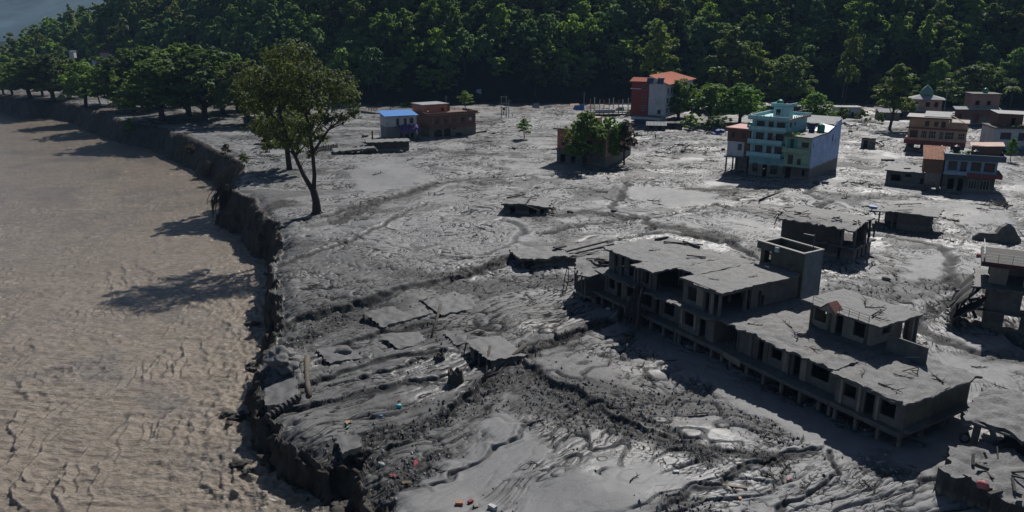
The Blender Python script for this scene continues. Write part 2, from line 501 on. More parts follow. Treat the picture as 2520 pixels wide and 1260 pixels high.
    z = z + (0.15 + 0.8 * nearm) * (0.07 * perlin(X * 0.5, Y * 0.5, 61) + 0.03 * perlin(X * 1.3, Y * 1.3, 62) + 0.015 * perlin(x * 3.1, y * 3.1, 63)) * calm
    z = z + gravel * (0.10 * perlin(x * 1.8, y * 1.8, 71) + 0.09 * perlin(x * 3.7, y * 3.7, 72) + 0.05 * perlin(x * 6.1, y * 6.1, 73))
    # wandering dark sheets of coarser, wetter mud
    sheet = sstep(0.12, 0.4, fbm(X * 0.05 + 7, Y * 0.085, 3, 81)) * calm
    gravel = np.maximum(gravel, 0.62 * sheet)
    wet = sstep(0.05, 0.35, fbm(x * 0.045, y * 0.07 + 9, 3, 91)) * calm
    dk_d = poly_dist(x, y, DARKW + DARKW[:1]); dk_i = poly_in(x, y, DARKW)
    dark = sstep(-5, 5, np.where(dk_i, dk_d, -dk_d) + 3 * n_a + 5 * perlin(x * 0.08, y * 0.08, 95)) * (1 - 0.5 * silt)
    soil = sstep(290, 330, y + 10 * n_a) * sstep(-0.2, 0.3, perlin(x * 0.02, y * 0.05, 96))
    # the bank
    wbank = 1.9 + 0.7 * n_b + np.clip((y - 110) / 30, 0, 1) * 3.2 + np.clip((y - 170) / 60, 0, 1) * 3.0
    clod = 0.9 * perlin(x * 0.45, y * 0.45, 14) + 0.5 * perlin(x * 1.1, y * 1.1, 15) + 0.25 * perlin(x * 2.3, y * 2.3, 16)
    dr_ = np.clip(-sd / wbank, 0, 1); drop = np.clip(sstep(0, 1, dr_) + 0.10 * np.sin(dr_ * 19 + 3 * n_a + 2 * n_b) * dr_ * (1 - dr_) * 4 * near, 0, 1)
    lip = sstep(3.0, 0.0, sd) * (sd > 0)
    z = z - 0.5 * lip ** 2 + 0.3 * lip * clod * near
    z = z * (1 - drop) + drop * (river_z(y) - 2.2) + clod * drop * (1 - drop) * 3.6
    bank = sstep(0.35, -0.4, sd)
    hz = hill_z(x, y)
    wood = sstep(-14, 6, y - hill_base(x) + 6 * n_a)
    z = z + hz
    return z, gravel, silt, np.clip(rill, 0, 1), wet, bank, wood, dark, soil, raw, mask

def gz(x, y):
    r = ground_fields(np.array([float(x)]), np.array([float(y)]))
    return float(r[0][0])

# ------------------------------------------------------------------ setting materials
def mud_material():
    m, N, L, b = new_mat('mud')
    def at(n):
        a = N.new('ShaderNodeAttribute'); a.attribute_name = n; return a.outputs['Fac']
    geo = N.new('ShaderNodeNewGeometry'); pos = geo.outputs['Position']
    big = noise_node(N, L, 0.05, 4, 0.6, pos); med = noise_node(N, L, 0.6, 6, 0.62, pos, 0.6); fine = noise_node(N, L, 5.0, 6, 0.7, pos)
    c0 = ramp(N, L, big.outputs['Fac'], [(0.3, (0.155, 0.156, 0.158)), (0.7, (0.255, 0.257, 0.26))])
    c1 = ramp(N, L, med.outputs['Fac'], [(0.25, (0.08, 0.08, 0.08)), (0.75, (0.31, 0.31, 0.312))])
    col = mixc(N, L, 0.55, c0.outputs['Color'], c1.outputs['Color'])
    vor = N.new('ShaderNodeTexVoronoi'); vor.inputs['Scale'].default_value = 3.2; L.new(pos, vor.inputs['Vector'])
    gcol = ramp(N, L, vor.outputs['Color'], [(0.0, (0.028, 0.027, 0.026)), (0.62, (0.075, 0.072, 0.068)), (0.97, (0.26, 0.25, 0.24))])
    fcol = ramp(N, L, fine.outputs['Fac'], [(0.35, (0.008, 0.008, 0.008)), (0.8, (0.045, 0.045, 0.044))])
    dkm = N.new('ShaderNodeMix'); dkm.data_type = 'RGBA'; dkm.blend_type = 'MULTIPLY'; L.new(at('dark'), dkm.inputs['Factor']); L.new(col, dkm.inputs[6]); dkm.inputs[7].default_value = (0.46, 0.46, 0.46, 1); col = dkm.outputs[2]  # the dark zone's cloud shade is multiplied into the mud colour
    sep = N.new('ShaderNodeSeparateXYZ'); L.new(pos, sep.inputs[0])
    def mth(op, a_, b_=None, c_=None):
        n_ = N.new('ShaderNodeMath'); n_.operation = op
        for k_, s_ in enumerate((a_, b_, c_)):
            if s_ is None: continue
            if isinstance(s_, (int, float)): n_.inputs[k_].default_value = s_
            else: L.new(s_, n_.inputs[k_])
        return n_.outputs[0]
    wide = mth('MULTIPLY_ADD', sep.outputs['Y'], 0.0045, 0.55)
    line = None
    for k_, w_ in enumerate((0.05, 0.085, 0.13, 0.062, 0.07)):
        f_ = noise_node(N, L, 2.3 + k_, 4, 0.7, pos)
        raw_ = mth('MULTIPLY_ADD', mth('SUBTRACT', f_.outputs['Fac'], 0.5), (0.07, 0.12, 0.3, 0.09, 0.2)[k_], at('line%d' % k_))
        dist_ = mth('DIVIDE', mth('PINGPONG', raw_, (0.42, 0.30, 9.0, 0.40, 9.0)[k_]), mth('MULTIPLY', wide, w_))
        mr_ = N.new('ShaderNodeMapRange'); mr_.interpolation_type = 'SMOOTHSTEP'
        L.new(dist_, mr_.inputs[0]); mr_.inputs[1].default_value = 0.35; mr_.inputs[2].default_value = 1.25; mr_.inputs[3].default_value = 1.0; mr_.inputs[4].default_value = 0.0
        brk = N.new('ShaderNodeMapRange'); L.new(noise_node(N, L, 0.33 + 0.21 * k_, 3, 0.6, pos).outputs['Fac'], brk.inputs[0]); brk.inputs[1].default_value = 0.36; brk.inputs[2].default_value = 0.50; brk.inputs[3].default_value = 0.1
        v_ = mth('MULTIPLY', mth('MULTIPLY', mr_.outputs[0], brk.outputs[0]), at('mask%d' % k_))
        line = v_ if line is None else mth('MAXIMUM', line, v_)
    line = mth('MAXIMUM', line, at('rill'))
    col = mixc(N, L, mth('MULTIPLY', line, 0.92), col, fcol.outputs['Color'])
    g2 = mixc(N, L, 0.5, gcol.outputs['Color'], fcol.outputs['Color'])
    col = mixc(N, L, at('gravel'), col, g2)
    sm = mixc(N, L, fine.outputs['Fac'], (0.15, 0.152, 0.153), (0.20, 0.203, 0.205))
    sl_ = N.new('ShaderNodeMath'); sl_.operation = 'MULTIPLY'; L.new(at('silt'), sl_.inputs[0]); sl_.inputs[1].default_value = 0.6
    col = mixc(N, L, sl_.outputs[0], col, sm)
    bk = ramp(N, L, med.outputs['Fac'], [(0.3, (0.028, 0.024, 0.019)), (0.7, (0.085, 0.074, 0.06))])
    col = mixc(N, L, at('bank'), col, bk.outputs['Color'])
    wd = ramp(N, L, med.outputs['Fac'], [(0.3, (0.010, 0.014, 0.008)), (0.7, (0.024, 0.026, 0.016))])
    col = mixc(N, L, at('wood'), col, wd.outputs['Color'])
    so = ramp(N, L, med.outputs['Fac'], [(0.3, (0.06, 0.045, 0.036)), (0.7, (0.13, 0.10, 0.085))])
    sof = N.new('ShaderNodeMath'); sof.operation = 'MULTIPLY'; L.new(at('soil'), sof.inputs[0]); L.new(mth('MULTIPLY_ADD', at('wood'), -0.75, 0.75), sof.inputs[1])
    col = mixc(N, L, sof.outputs[0], col, so.outputs['Color'])
    L.new(col, b.inputs['Base Color'])
    rr = N.new('ShaderNodeMapRange'); rr.inputs[3].default_value = 0.68; rr.inputs[4].default_value = 0.47
    L.new(at('wet'), rr.inputs[0])
    dry = N.new('ShaderNodeMath'); dry.operation = 'MAXIMUM'; L.new(at('bank'), dry.inputs[0]); L.new(mth('MAXIMUM', at('wood'), mth('MAXIMUM', mth('MULTIPLY', line, 0.8), mth('MULTIPLY', at('gravel'), 0.5))), dry.inputs[1])
    rm = N.new('ShaderNodeMix'); rm.data_type = 'FLOAT'; L.new(dry.outputs[0], rm.inputs[0]); L.new(rr.outputs[0], rm.inputs[2]); rm.inputs[3].default_value = 0.95
    L.new(rm.outputs[0], b.inputs['Roughness'])
    sp_ = mth('MULTIPLY', mth('MULTIPLY_ADD', line, -0.92, 1.0), mth('MULTIPLY_ADD', at('gravel'), -0.6, 1.0))
    L.new(mth('MULTIPLY', sp_, mth('MULTIPLY_ADD', at('wood'), -0.42, 0.42)), b.inputs['Specular IOR Level'])
    h1 = N.new('ShaderNodeMath'); h1.operation = 'MULTIPLY_ADD'
    L.new(med.outputs['Fac'], h1.inputs[0]); h1.inputs[1].default_value = 1.5; L.new(fine.outputs['Fac'], h1.inputs[2])
    h2 = mth('MULTIPLY_ADD', line, -0.9, h1.outputs[0])
    bump_node(N, L, b, h2, 0.32, 0.12)
    return m

def water_material():
    m, N, L, b = new_mat('silty_water')
    def at(n):
        a = N.new('ShaderNodeAttribute'); a.attribute_name = n; return a.outputs['Fac']
    geo = N.new('ShaderNodeNewGeometry'); pos = geo.outputs['Position']
    mp = N.new('ShaderNodeMapping'); L.new(pos, mp.inputs['Vector']); mp.inputs['Scale'].default_value = (0.5, 1.25, 1)
    big = noise_node(N, L, 0.06, 4, 0.6, mp.outputs[0], 0.8); med = noise_node(N, L, 0.9, 6, 0.65, mp.outputs[0], 0.8)
    c = ramp(N, L, big.outputs['Fac'], [(0.3, (0.225, 0.19, 0.152)), (0.7, (0.31, 0.262, 0.21))])
    c2 = ramp(N, L, med.outputs['Fac'], [(0.3, (0.115, 0.093, 0.07)), (0.72, (0.37, 0.315, 0.255))])
    col = mixc(N, L, 0.5, c.outputs['Color'], c2.outputs['Color'])
    gp = noise_node(N, L, 0.035, 4, 0.6, pos, 1.2)
    gm = ramp(N, L, gp.outputs['Fac'], [(0.5, (0, 0, 0)), (0.66, (1, 1, 1))])
    gf = N.new('ShaderNodeMath'); gf.operation = 'MULTIPLY'; L.new(gm.outputs['Color'], gf.inputs[0]); gf.inputs[1].default_value = 0.6
    col = mixc(N, L, gf.outputs[0], col, (0.135, 0.13, 0.125))
    fl = noise_node(N, L, 1.5, 6, 0.72, mp.outputs[0], 0.4)
    fk = ramp(N, L, fl.outputs['Fac'], [(0.30, (1, 1, 1)), (0.44, (0, 0, 0))])
    fm = N.new('ShaderNodeMath'); fm.operation = 'MULTIPLY'; L.new(fk.outputs['Color'], fm.inputs[0]); fm.inputs[1].default_value = 0.72
    col = mixc(N, L, fm.outputs[0], col, (0.075, 0.056, 0.038))
    col = mixc(N, L, at('foam'), col, (0.36, 0.32, 0.27))
    L.new(col, b.inputs['Base Color'])
    b.inputs['Roughness'].default_value = 0.16
    b.inputs['IOR'].default_value = 1.33
    b.inputs['Subsurface Weight'].default_value = 0.0; b.inputs['Subsurface Radius'].default_value = (1.6, 1.3, 1.0); b.inputs['Subsurface Scale'].default_value = 1.0
    fine = noise_node(N, L, 2.6, 6, 0.66, mp.outputs[0], 0.5)
    bump_node(N, L, b, fine.outputs['Fac'], 0.9, 0.3)
    return m

M_MUD = mud_material()
M_WATER = water_material()

def fan_grid(r0, r1, nd, a0, a1, na, warp=0.6):
    """a ground sheet whose cells grow with distance from the near shore"""
    t = np.linspace(0, 1, nd)
    inv = 1 / (1 / r0 + (1 / r1 - 1 / r0) * t)
    geo_ = r0 * (r1 / r0) ** t
    D = inv * warp + geo_ * (1 - warp)
    A = np.linspace(a0, a1, na)
    DD, AA = np.meshgrid(D, A, indexing='ij')
    x = (DD * AA).ravel(); y = DD.ravel()
    i = np.arange((nd - 1) * na).reshape(nd - 1, na)[:, :-1].ravel()
    quads = np.stack([i, i + 1, i + na + 1, i + na], 1)
    return x, y, quads

x, y, quads = fan_grid(38, 620, 760, -0.86, 0.86, 900, 0.8)
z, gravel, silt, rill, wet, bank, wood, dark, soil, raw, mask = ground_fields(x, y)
# leave out what lies under the river, far from its edge
face = np.clip(bank, 0, 1) * (z > river_z(y) - 1.6) * (z < -0.8)
near_ = sstep(150, 70, y)
# ledges and hollows in the cut face: shifted along the way out of the bank
bx_ = np.zeros(x.shape); by_ = np.zeros(x.shape); bb_ = np.full(x.shape, 1e18)
for (ax, ay), (bx, by) in zip(BANKW[:-1], BANKW[1:]):
    dx, dy = bx - ax, by - ay
    t = np.clip(((x - ax) * dx + (y - ay) * dy) / (dx * dx + dy * dy), 0, 1)
    ex, ey = x - ax - t * dx, y - ay - t * dy; d2 = ex * ex + ey * ey; m_ = d2 < bb_
    bx_ = np.where(m_, dy, bx_); by_ = np.where(m_, -dx, by_); bb_ = np.where(m_, d2, bb_)
ln_ = np.hypot(bx_, by_) + 1e-9
sgn_ = np.where((bx_ / ln_) * -1 + (by_ / ln_) * -0.6 > 0, 1, -1)
ox_, oy_ = bx_ / ln_ * sgn_, by_ / ln_ * sgn_
sh_ = face * near_ * (0.38 * np.sin(2.9 * z + 3.0 * perlin(x * 0.25, y * 0.25, 17)) + 0.65 * perlin(x * 0.5 + y * 0.5, z * 1.3, 18) + 0.35 * perlin(x * 1.3 - y, z * 2.6, 19))
x = x + ox_ * sh_; y = y + oy_ * sh_
deep = (z < river_z(y) - 2.0)
keep = ~(deep[quads].all(1))
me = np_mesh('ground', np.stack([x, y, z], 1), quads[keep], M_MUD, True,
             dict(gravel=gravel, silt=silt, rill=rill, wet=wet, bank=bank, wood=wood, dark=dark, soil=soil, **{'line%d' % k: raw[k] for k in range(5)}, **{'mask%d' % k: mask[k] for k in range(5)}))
ground = link_mesh('ground', me); tag(ground, kind='structure')

# the river: waves that run with the current
x, y, quads = fan_grid(30, 640, 760, -0.8, 0.0, 640, 0.8)
wx = 2.2 * perlin(x * 0.06, y * 0.05, 101); wyy = 2.2 * perlin(x * 0.06, y * 0.05, 102)
X = x + wx; Y = y + wyy
bd = poly_dist(x, y, BANKW)
nearr = sstep(170, 60, y)
ph = bd / (3.4 + 0.02 * y) + 1.5 * perlin(x * 0.055, y * 0.045, 109) + 0.55 * perlin(x * 0.2, y * 0.16, 110) + 0.15 * perlin(x * 0.7, y * 0.6, 111)
fr = ph - np.floor(ph)
saw = np.where(fr < 0.88, (fr / 0.88) ** 1.6, (1 - fr) / 0.12)
msk = sstep(-0.15, 0.4, perlin(x * 0.085 + 5, y * 0.07, 112)) * (0.35 + 0.65 * sstep(60, 8, bd))
turb = sstep(14, 3, bd)
w2 = perlin(x * 0.42 + wx, y * 1.15, 103); w3 = perlin(x * 0.95, y * 2.3, 104); w4 = perlin(x * 1.6, y * 1.9, 105)
amp = 0.6 + 0.5 * nearr
ph2 = bd / 1.5 + 1.8 * perlin(x * 0.12, y * 0.1, 115) + 0.6 * perlin(x * 0.5, y * 0.4, 116); f2 = ph2 - np.floor(ph2)
saw2 = np.where(f2 < 0.82, (f2 / 0.82) ** 1.4, (1 - f2) / 0.18); msk2 = sstep(-0.1, 0.4, perlin(x * 0.16 + 9, y * 0.13, 117))
zz = (0.30 * (saw - 0.35) * msk + 0.15 * (saw2 - 0.35) * msk2 + 0.16 * w2 + 0.09 * w3 + (0.03 + 0.12 * turb) * w4 + 0.10 * turb * (1 - np.abs(perlin(x * 0.7, y * 0.8, 113)) * 2)) * amp
foam = sstep(0.75, 1.0, saw) * msk * sstep(-.2, .4, w4) * 0.8
me = np_mesh('river', np.stack([x, y, river_z(y) - 0.25 + zz], 1), quads, M_WATER, True, dict(foam=foam))
river = link_mesh('river', me); tag(river, kind='structure')

# outlying sheets that carry the plain and the water past the picture's edges
M_FAR = plain('far_scrub', (0.025, 0.032, 0.018), 1.0, 0.4, 0.02, 0.0); M_FAR.node_tree.nodes['Principled BSDF'].inputs['Specular IOR Level'].default_value = 0.0
def apron(name, pts, mat):
    b_ = MB(); b_.add(pts, [tuple(range(len(pts)))]); o = b_.build(name, mat); tag(o, kind='structure'); return o
apron('ground', [(-2500, -400, -12), (2500, -400, -12), (6000, 9000, -12), (-6000, 9000, -12)], M_FAR)

# far blue mountains at the head of the valley
n1, n2 = 90, 26
xs = np.linspace(-4200, 2600, n1); ts = np.linspace(0, 1, n2)
XX, TT = np.meshgrid(xs, ts, indexing='ij')
crest = 620 + 230 * perlin(XX / 900, XX * 0, 201) + 70 * perlin(XX / 240, XX * 0 + 3, 202)
YY = 2300 + 2000 * TT + 200 * perlin(XX / 500, TT * 3, 203)
ZZ = -12 + crest * TT ** 0.8 + 110 * fbm(XX / 420, TT * 4, 4, 204) * TT
i = np.arange((n1 - 1) * n2).reshape(n1 - 1, n2)[:, :-1].ravel()
M_MTN = plain('hazy_mountain_scrub', (0.06, 0.11, 0.125), 0.95, 0.7, 0.006, 0.0)  # blue of the distance haze is put into the slope colour
me = np_mesh('mountains', np.stack([XX.ravel(), YY.ravel(), ZZ.ravel()], 1), np.stack([i, i + 1, i + n2 + 1, i + n2], 1), M_MTN, True)
o = link_mesh('mountains', me); tag(o, kind='structure')

# the valley air
m, N, L, bs = new_mat('valley_air')
N.remove(bs)
pv = N.new('ShaderNodeVolumePrincipled'); pv.inputs['Color'].default_value = (0.36, 0.60, 0.95, 1); pv.inputs['Density'].default_value = 0.00009
L.new(pv.outputs[0], N['Material Output'].inputs['Volume'])
hb = MB().box(-7000, -600, -13.5, 7000, 9500, 1250)
haze = hb.build('haze', m); tag(haze, kind='stuff')
# ------------------------------------------------------------------ vegetation
def leaf_material(name, c_a, c_b, glow=0.35):
    m = bpy.data.materials.new(name); m.use_nodes = True
    N, L = m.node_tree.nodes, m.node_tree.links
    b = N['Principled BSDF']; out = N['Material Output']
    geo = N.new('ShaderNodeNewGeometry'); oi = N.new('ShaderNodeObjectInfo')
    n1 = noise_node(N, L, 0.45, 3, 0.6, geo.outputs['Position'])
    add = N.new('ShaderNodeMath'); add.operation = 'MULTIPLY_ADD'
    L.new(geo.outputs['Random Per Island'], add.inputs[0]); add.inputs[1].default_value = 0.35; L.new(n1.outputs['Fac'], add.inputs[2])
    ad2 = N.new('ShaderNodeMath'); ad2.operation = 'MULTIPLY_ADD'
    L.new(oi.outputs['Random'], ad2.inputs[0]); ad2.inputs[1].default_value = 0.35; L.new(add.outputs[0], ad2.inputs[2])
    r = ramp(N, L, ad2.outputs[0], [(0.45, c_a), (1.15, c_b)])
    r.color_ramp.elements[1].position = 1.0
    L.new(r.outputs['Color'], b.inputs['Base Color'])
    b.inputs['Roughness'].default_value = 0.6
    b.inputs['Specular IOR Level'].default_value = 0.25
    tr = N.new('ShaderNodeBsdfTranslucent')
    hs = N.new('ShaderNodeHueSaturation'); hs.inputs['Hue'].default_value = 0.485; hs.inputs['Saturation'].default_value = 1.1; hs.inputs['Value'].default_value = 1.25
    L.new(r.outputs['Color'], hs.inputs['Color']); L.new(hs.outputs[0], tr.inputs['Color'])
    mx = N.new('ShaderNodeMixShader'); mx.inputs[0].default_value = glow
    L.new(b.outputs[0], mx.inputs[1]); L.new(tr.outputs[0], mx.inputs[2]); L.new(mx.outputs[0], out.inputs['Surface'])
    return m

LEAF_DARK = leaf_material('leaves_dark', (0.038, 0.075, 0.024), (0.15, 0.23, 0.058), 0.52)
LEAF_MID = leaf_material('leaves_mid', (0.06, 0.125, 0.034), (0.25, 0.39, 0.085), 0.56)
LEAF_PALE = leaf_material('leaves_pale', (0.06, 0.10, 0.025), (0.20, 0.28, 0.065), 0.5)
LEAF_OLIVE = leaf_material('leaves_olive', (0.05, 0.07, 0.022), (0.15, 0.19, 0.05), 0.48)
LEAF_LONE = leaf_material('leaves_lone', (0.042, 0.058, 0.019), (0.125, 0.165, 0.045), 0.45)
LEAF_BRIGHT = leaf_material('leaves_bright', (0.05, 0.12, 0.02), (0.16, 0.32, 0.055), 0.5)
LEAF_BROWN = leaf_material('leaves_brown', (0.05, 0.04, 0.02), (0.12, 0.095, 0.04), 0.3)
LEAF_BLUE = leaf_material('leaves_bluish', (0.042, 0.092, 0.042), (0.17, 0.28, 0.1), 0.54)
BARK = plain('bark', (0.045, 0.036, 0.028), 0.9, 0.4, 4.0, 0.5)
BARK_MUD = plain('bark_muddy', (0.045, 0.036, 0.028), 0.9, 0.4, 4.0, 0.5, mud=1.4)
STRAW = plain('dry_stalks', (0.16, 0.14, 0.10), 0.8, 0.4, 4.0, 0.1)

def leaf_cloud(blobs, n_leaf, size, seed, tuft=26, shell=0.62):
    """small leaf-shaped faces gathered in tufts over the blobs -> verts, quads"""
    rng = np.random.default_rng(seed)
    w = np.array([b[3] * b[4] + b[4] * b[5] + b[3] * b[5] for b in blobs]); w = w / w.sum()
    n_t = max(1, n_leaf // tuft)
    bi = rng.choice(len(blobs), n_t, p=w)
    B = np.array([b[:6] for b in blobs])[bi]
    d = rng.normal(size=(n_t, 3)); d /= np.linalg.norm(d, axis=1)[:, None]
    d[:, 2] = np.where(d[:, 2] < -0.35, -d[:, 2] * 0.6, d[:, 2])
    rad = shell + (1 - shell) * rng.random(n_t) ** 0.6 + 0.10 * rng.normal(size=n_t)
    C = B[:, :3] + d * B[:, 3:6] * rad[:, None]
    tr = B[:, 3:6].mean(1) * (0.20 + 0.16 * rng.random(n_t))
    ti = np.repeat(np.arange(n_t), tuft)
    n = len(ti)
    o = rng.normal(size=(n, 3)); o /= np.linalg.norm(o, axis=1)[:, None]
    o *= (rng.random(n) ** 0.5)[:, None]
    o[:, 2] *= 0.7
    pos = C[ti] + o * tr[ti][:, None]
    nor = d[ti] * 0.7 + o * 0.9 + rng.normal(size=(n, 3)) * 0.55 + np.array([0, 0, 0.45])
    nor /= np.linalg.norm(nor, axis=1)[:, None]
    t = rng.normal(size=(n, 3)); t -= nor * (t * nor).sum(1)[:, None]; t /= np.linalg.norm(t, axis=1)[:, None]
    s = np.cross(nor, t)
    sz = size * (0.6 + 0.8 * rng.random(n))
    a = t * sz[:, None]; b_ = s * (sz * 0.55)[:, None]
    V = np.stack([pos - a, pos - b_ * 1.0 + a * 0.1, pos + a, pos + b_ + a * 0.1], 1).reshape(-1, 3)
    Q = np.arange(n * 4).reshape(n, 4)
    return V, Q

def round_crown(rng, H, R, n, z0=0.3, droop=0.0):
    """blobs for an uneven domed crown between z0*H and H"""
    out = []
    for k in range(n):
        f = (k + 0.5) / n
        zz = z0 * H + (1 - z0) * H * (0.10 + 0.80 * f) + rng.uniform(-.04, .04) * H
        env = R * math.sqrt(max(0.04, 1 - (1.55 * f - 0.55) ** 2)) * rng.uniform(0.45, 0.85)
        if f < 0.2: env *= 0.85
        a = k * 2.399 + rng.uniform(-.5, .5)
        r = R * rng.uniform(0.26, 0.44) * (1.1 - 0.35 * f)
        out.append((env * math.cos(a), env * math.sin(a), zz, r, r, r * rng.uniform(0.65, 0.9)))
    out.append((0, 0, H * (z0 + (1 - z0) * 0.5), R * 0.5, R * 0.5, H * (1 - z0) * 0.38))
    out.append((0, 0, H * (1 - (1 - z0) * 0.16), R * 0.3, R * 0.3, H * (1 - z0) * 0.15))
    return out

def trunk_mb(rng, H, blobs, r0, lean=0.0, n=7):
    mb = MB()
    top = Vector((lean, rng.uniform(-.3, .3), H * 0.72))
    pts = [Vector((0, 0, -1.2)), Vector((0.02 * H * rng.uniform(-1, 1), 0, 0.0)), Vector((lean * 0.25 + 0.02 * H * rng.uniform(-1, 1), 0, H * 0.25)), Vector((lean * 0.6, 0, H * 0.5)), top]
    mb.tube(pts, [r0 * 1.5, r0 * 1.15, r0 * 0.85, r0 * 0.55, r0 * 0.2], n)
    for b in blobs[:9]:
        z = min(b[2] * 0.62, H * 0.55)
        f = z / (H * 0.72)
        st = Vector((lean * f, 0, z)); en = Vector(b[:3])
        mid = (st + en) / 2 + Vector((0, 0, 0.05 * H))
        mb.tube([st, mid, en], [r0 * 0.42, r0 * 0.28, r0 * 0.08], 5, False)
    return mb

TREE_MESH = {}
def tree_variant(key, H, R, nb, n_leaf, size, seed, z0=0.28, r0=None, tuft=26):
    rng = random.Random(seed)
    blobs = round_crown(rng, H, R, nb, z0)
    V, Q = leaf_cloud(blobs, n_leaf, size, seed, tuft)
    cm = np_mesh('crown', V, Q, LEAF_DARK, False)
    tm = trunk_mb(rng, H, blobs, r0 or R * 0.055, rng.uniform(-.4, .4)).mesh('trunk', BARK, True)
    TREE_MESH[key] = (tm, cm, H, R)

for k in range(6):
    tree_variant('forest%d' % k, 16, 6.2 + 0.5 * (k % 3), 10 + k, 2600, 0.62, 300 + k, 0.16, tuft=22)
for k in range(2):
    tree_variant('slim%d' % k, 20, 4.2, 10, 2200, 0.55, 330 + k, 0.2, tuft=20)
for k in range(3):
    tree_variant('grand%d' % k, 20, 8.2, 25 + 3 * k, 11500, 0.42, 350 + k, 0.10, 0.55)
for k in range(2):
    tree_variant('upright%d' % k, 20, 5.4, 15, 7500, 0.36, 370 + k, 0.26, 0.32)
for k in range(2):
    tree_variant('shrub%d' % k, 4, 2.6, 7, 1500, 0.26, 390 + k, 0.0, 0.08)

def put_tree(key, loc, H, R, leaf, label=None, group=None, name='broadleaf_tree', rot=None, rng=random):
    tm, cm, h0, r0 = TREE_MESH[key]
    o = empty(name, loc, rng.uniform(0, 6.28) if rot is None else rot, label, 'tree', group)
    o.scale = (R / r0, R / r0, H / h0)
    a = link_mesh('trunk', tm, o); c = link_mesh('crown', cm, o)
    c.material_slots[0].link = 'OBJECT'; c.material_slots[0].material = leaf
    return o

def tree_px(u, v, vt, wpx, key, leaf, label, name='broadleaf_tree', z=None, seed=0, group=None):
    """a tree whose foot is at (u, v), as tall as the row vt says and wpx wide"""
    q = P(u, v); H = height_at(u, v, vt)
    q = Vector((q.x, q.y, gz(q.x, q.y) - 0.1))
    R = wpx / 2 / ((v - 60) / CAM_H)
    return put_tree(key, q, H, R, leaf, label, group, name, rng=random.Random(seed * 7 + int(u)))

T = tree_px
# the grove on the left bank
T(400, 298, 136, 215, 'grand0', LEAF_DARK, 'dark broad tree nearest the eroded bank, thick trunk, left of the grove')
T(505, 296, 106, 225, 'grand1', LEAF_DARK, 'tall dark tree in the middle of the grove on grey silt')
T(466, 284, 100, 200, 'grand2', LEAF_DARK, 'dark tree behind the two largest trees of the grove')
T(546, 280, 118, 185, 'grand0', LEAF_MID, 'green tree at the right of the grove, thin bare trunk')
T(612, 304, 135, 180, 'grand1', LEAF_OLIVE, 'olive brown tree between the grove and the tall forked tree')
T(330, 272, 112, 190, 'grand2', LEAF_DARK, 'dark rounded tree behind the leftmost large grove tree')
T(290, 258, 156, 140, 'grand1', LEAF_DARK, 'dark tree beyond the bank, left of the grove')
T(245, 256, 182, 60, 'upright0', LEAF_MID, 'small slender tree standing alone on pale silt near the bank')
T(214, 262, 148, 130, 'grand0', LEAF_MID, 'leaning green tree on the bank beside the slender one')
T(130, 246, 126, 160, 'grand2', LEAF_OLIVE, 'yellowish green tree on the far bend of the bank')
T(170, 240, 138, 140, 'grand1', LEAF_MID, 'mid green tree behind the yellowish one on the bend')
T(72, 243, 138, 150, 'grand0', LEAF_DARK, 'dark tree at the tip of the eroded bank')
T(30, 236, 165, 90, 'grand2', LEAF_DARK, 'dark tree past the tip of the bank at the left edge')
T(712, 414, 120, 200, 'grand1', LEAF_OLIVE, 'olive tree with a single stout trunk just behind the forked tree', seed=3)
T(895, 250, 190, 70, 'grand2', LEAF_MID, 'rounded green tree on the silt behind the forked tree')
T(935, 240, 205, 60, 'shrub0', LEAF_DARK, 'low dark bush at the foot of the wooded slope')
T(372, 268, 102, 140, 'grand1', LEAF_DARK, 'tall dark tree rising behind the left of the grove')
T(440, 262, 108, 150, 'grand0', LEAF_MID, 'mid green tree crown behind the middle of the grove')
T(585, 272, 150, 120, 'grand2', LEAF_MID, 'mid green tree just behind the olive brown tree')
T(105, 236, 150, 90, 'grand1', LEAF_MID, 'mid green tree behind the trees at the tip of the bank')
T(8, 232, 175, 70, 'grand0', LEAF_MID, 'tree cut off by the left edge beyond the bank tip')
# trees among the houses
T(1438, 412, 268, 112, 'grand0', LEAF_DARK, 'dense dark tree covering the front of the coral house', seed=2)
T(1500, 404, 280, 78, 'grand2', LEAF_MID, 'green tree against the middle of the coral house')
T(1535, 404, 290, 80, 'upright1', LEAF_BROWN, 'thin brownish tree with a bare trunk before the peach end wall')
T(1668, 300, 190, 125, 'grand2', LEAF_MID, 'leafy tree in front of the white wall under the orange roof')
T(1745, 304, 200, 125, 'grand1', LEAF_MID, 'green tree right of the orange roofed building')
T(1820, 306, 203, 125, 'grand2', LEAF_BRIGHT, 'bright green tree behind the brick house with the red roof')
T(2004, 300, 222, 92, 'grand0', LEAF_BRIGHT, 'bright green round tree behind the turquoise house')
T(2192, 318, 152, 120, 'upright1', LEAF_PALE, 'pale yellow green tall tree standing alone left of the peach house')
T(2392, 285, 148, 165, 'grand1', LEAF_DARK, 'wide dark tree behind the peach house')
T(1930, 262, 130, 150, 'grand2', LEAF_DARK, 'large dark dome shaped tree behind the turquoise house')
T(1612, 262, 48, 105, 'upright0', LEAF_PALE, 'tall pale tree rising behind the orange roofed building')
T(1790, 262, 62, 140, 'upright1', LEAF_PALE, 'tall pale green tree above the orange roof, right of it')
T(1850, 262, 100, 100, 'upright0', LEAF_PALE, 'pale green tree left of the dome shaped dark tree')
T(2078, 262, 50, 60, 'upright1', LEAF_PALE, 'very slim pale tree on the slope behind the white hut')
T(2300, 262, 140, 90, 'grand0', LEAF_MID, 'green tree behind the domed shrine')
T(2485, 262, 130, 90, 'upright0', LEAF_BRIGHT, 'light green tree at the right edge of the slope foot')
T(1145, 270, 222, 42, 'upright0', LEAF_MID, 'small narrow tree behind the brown two storey house')
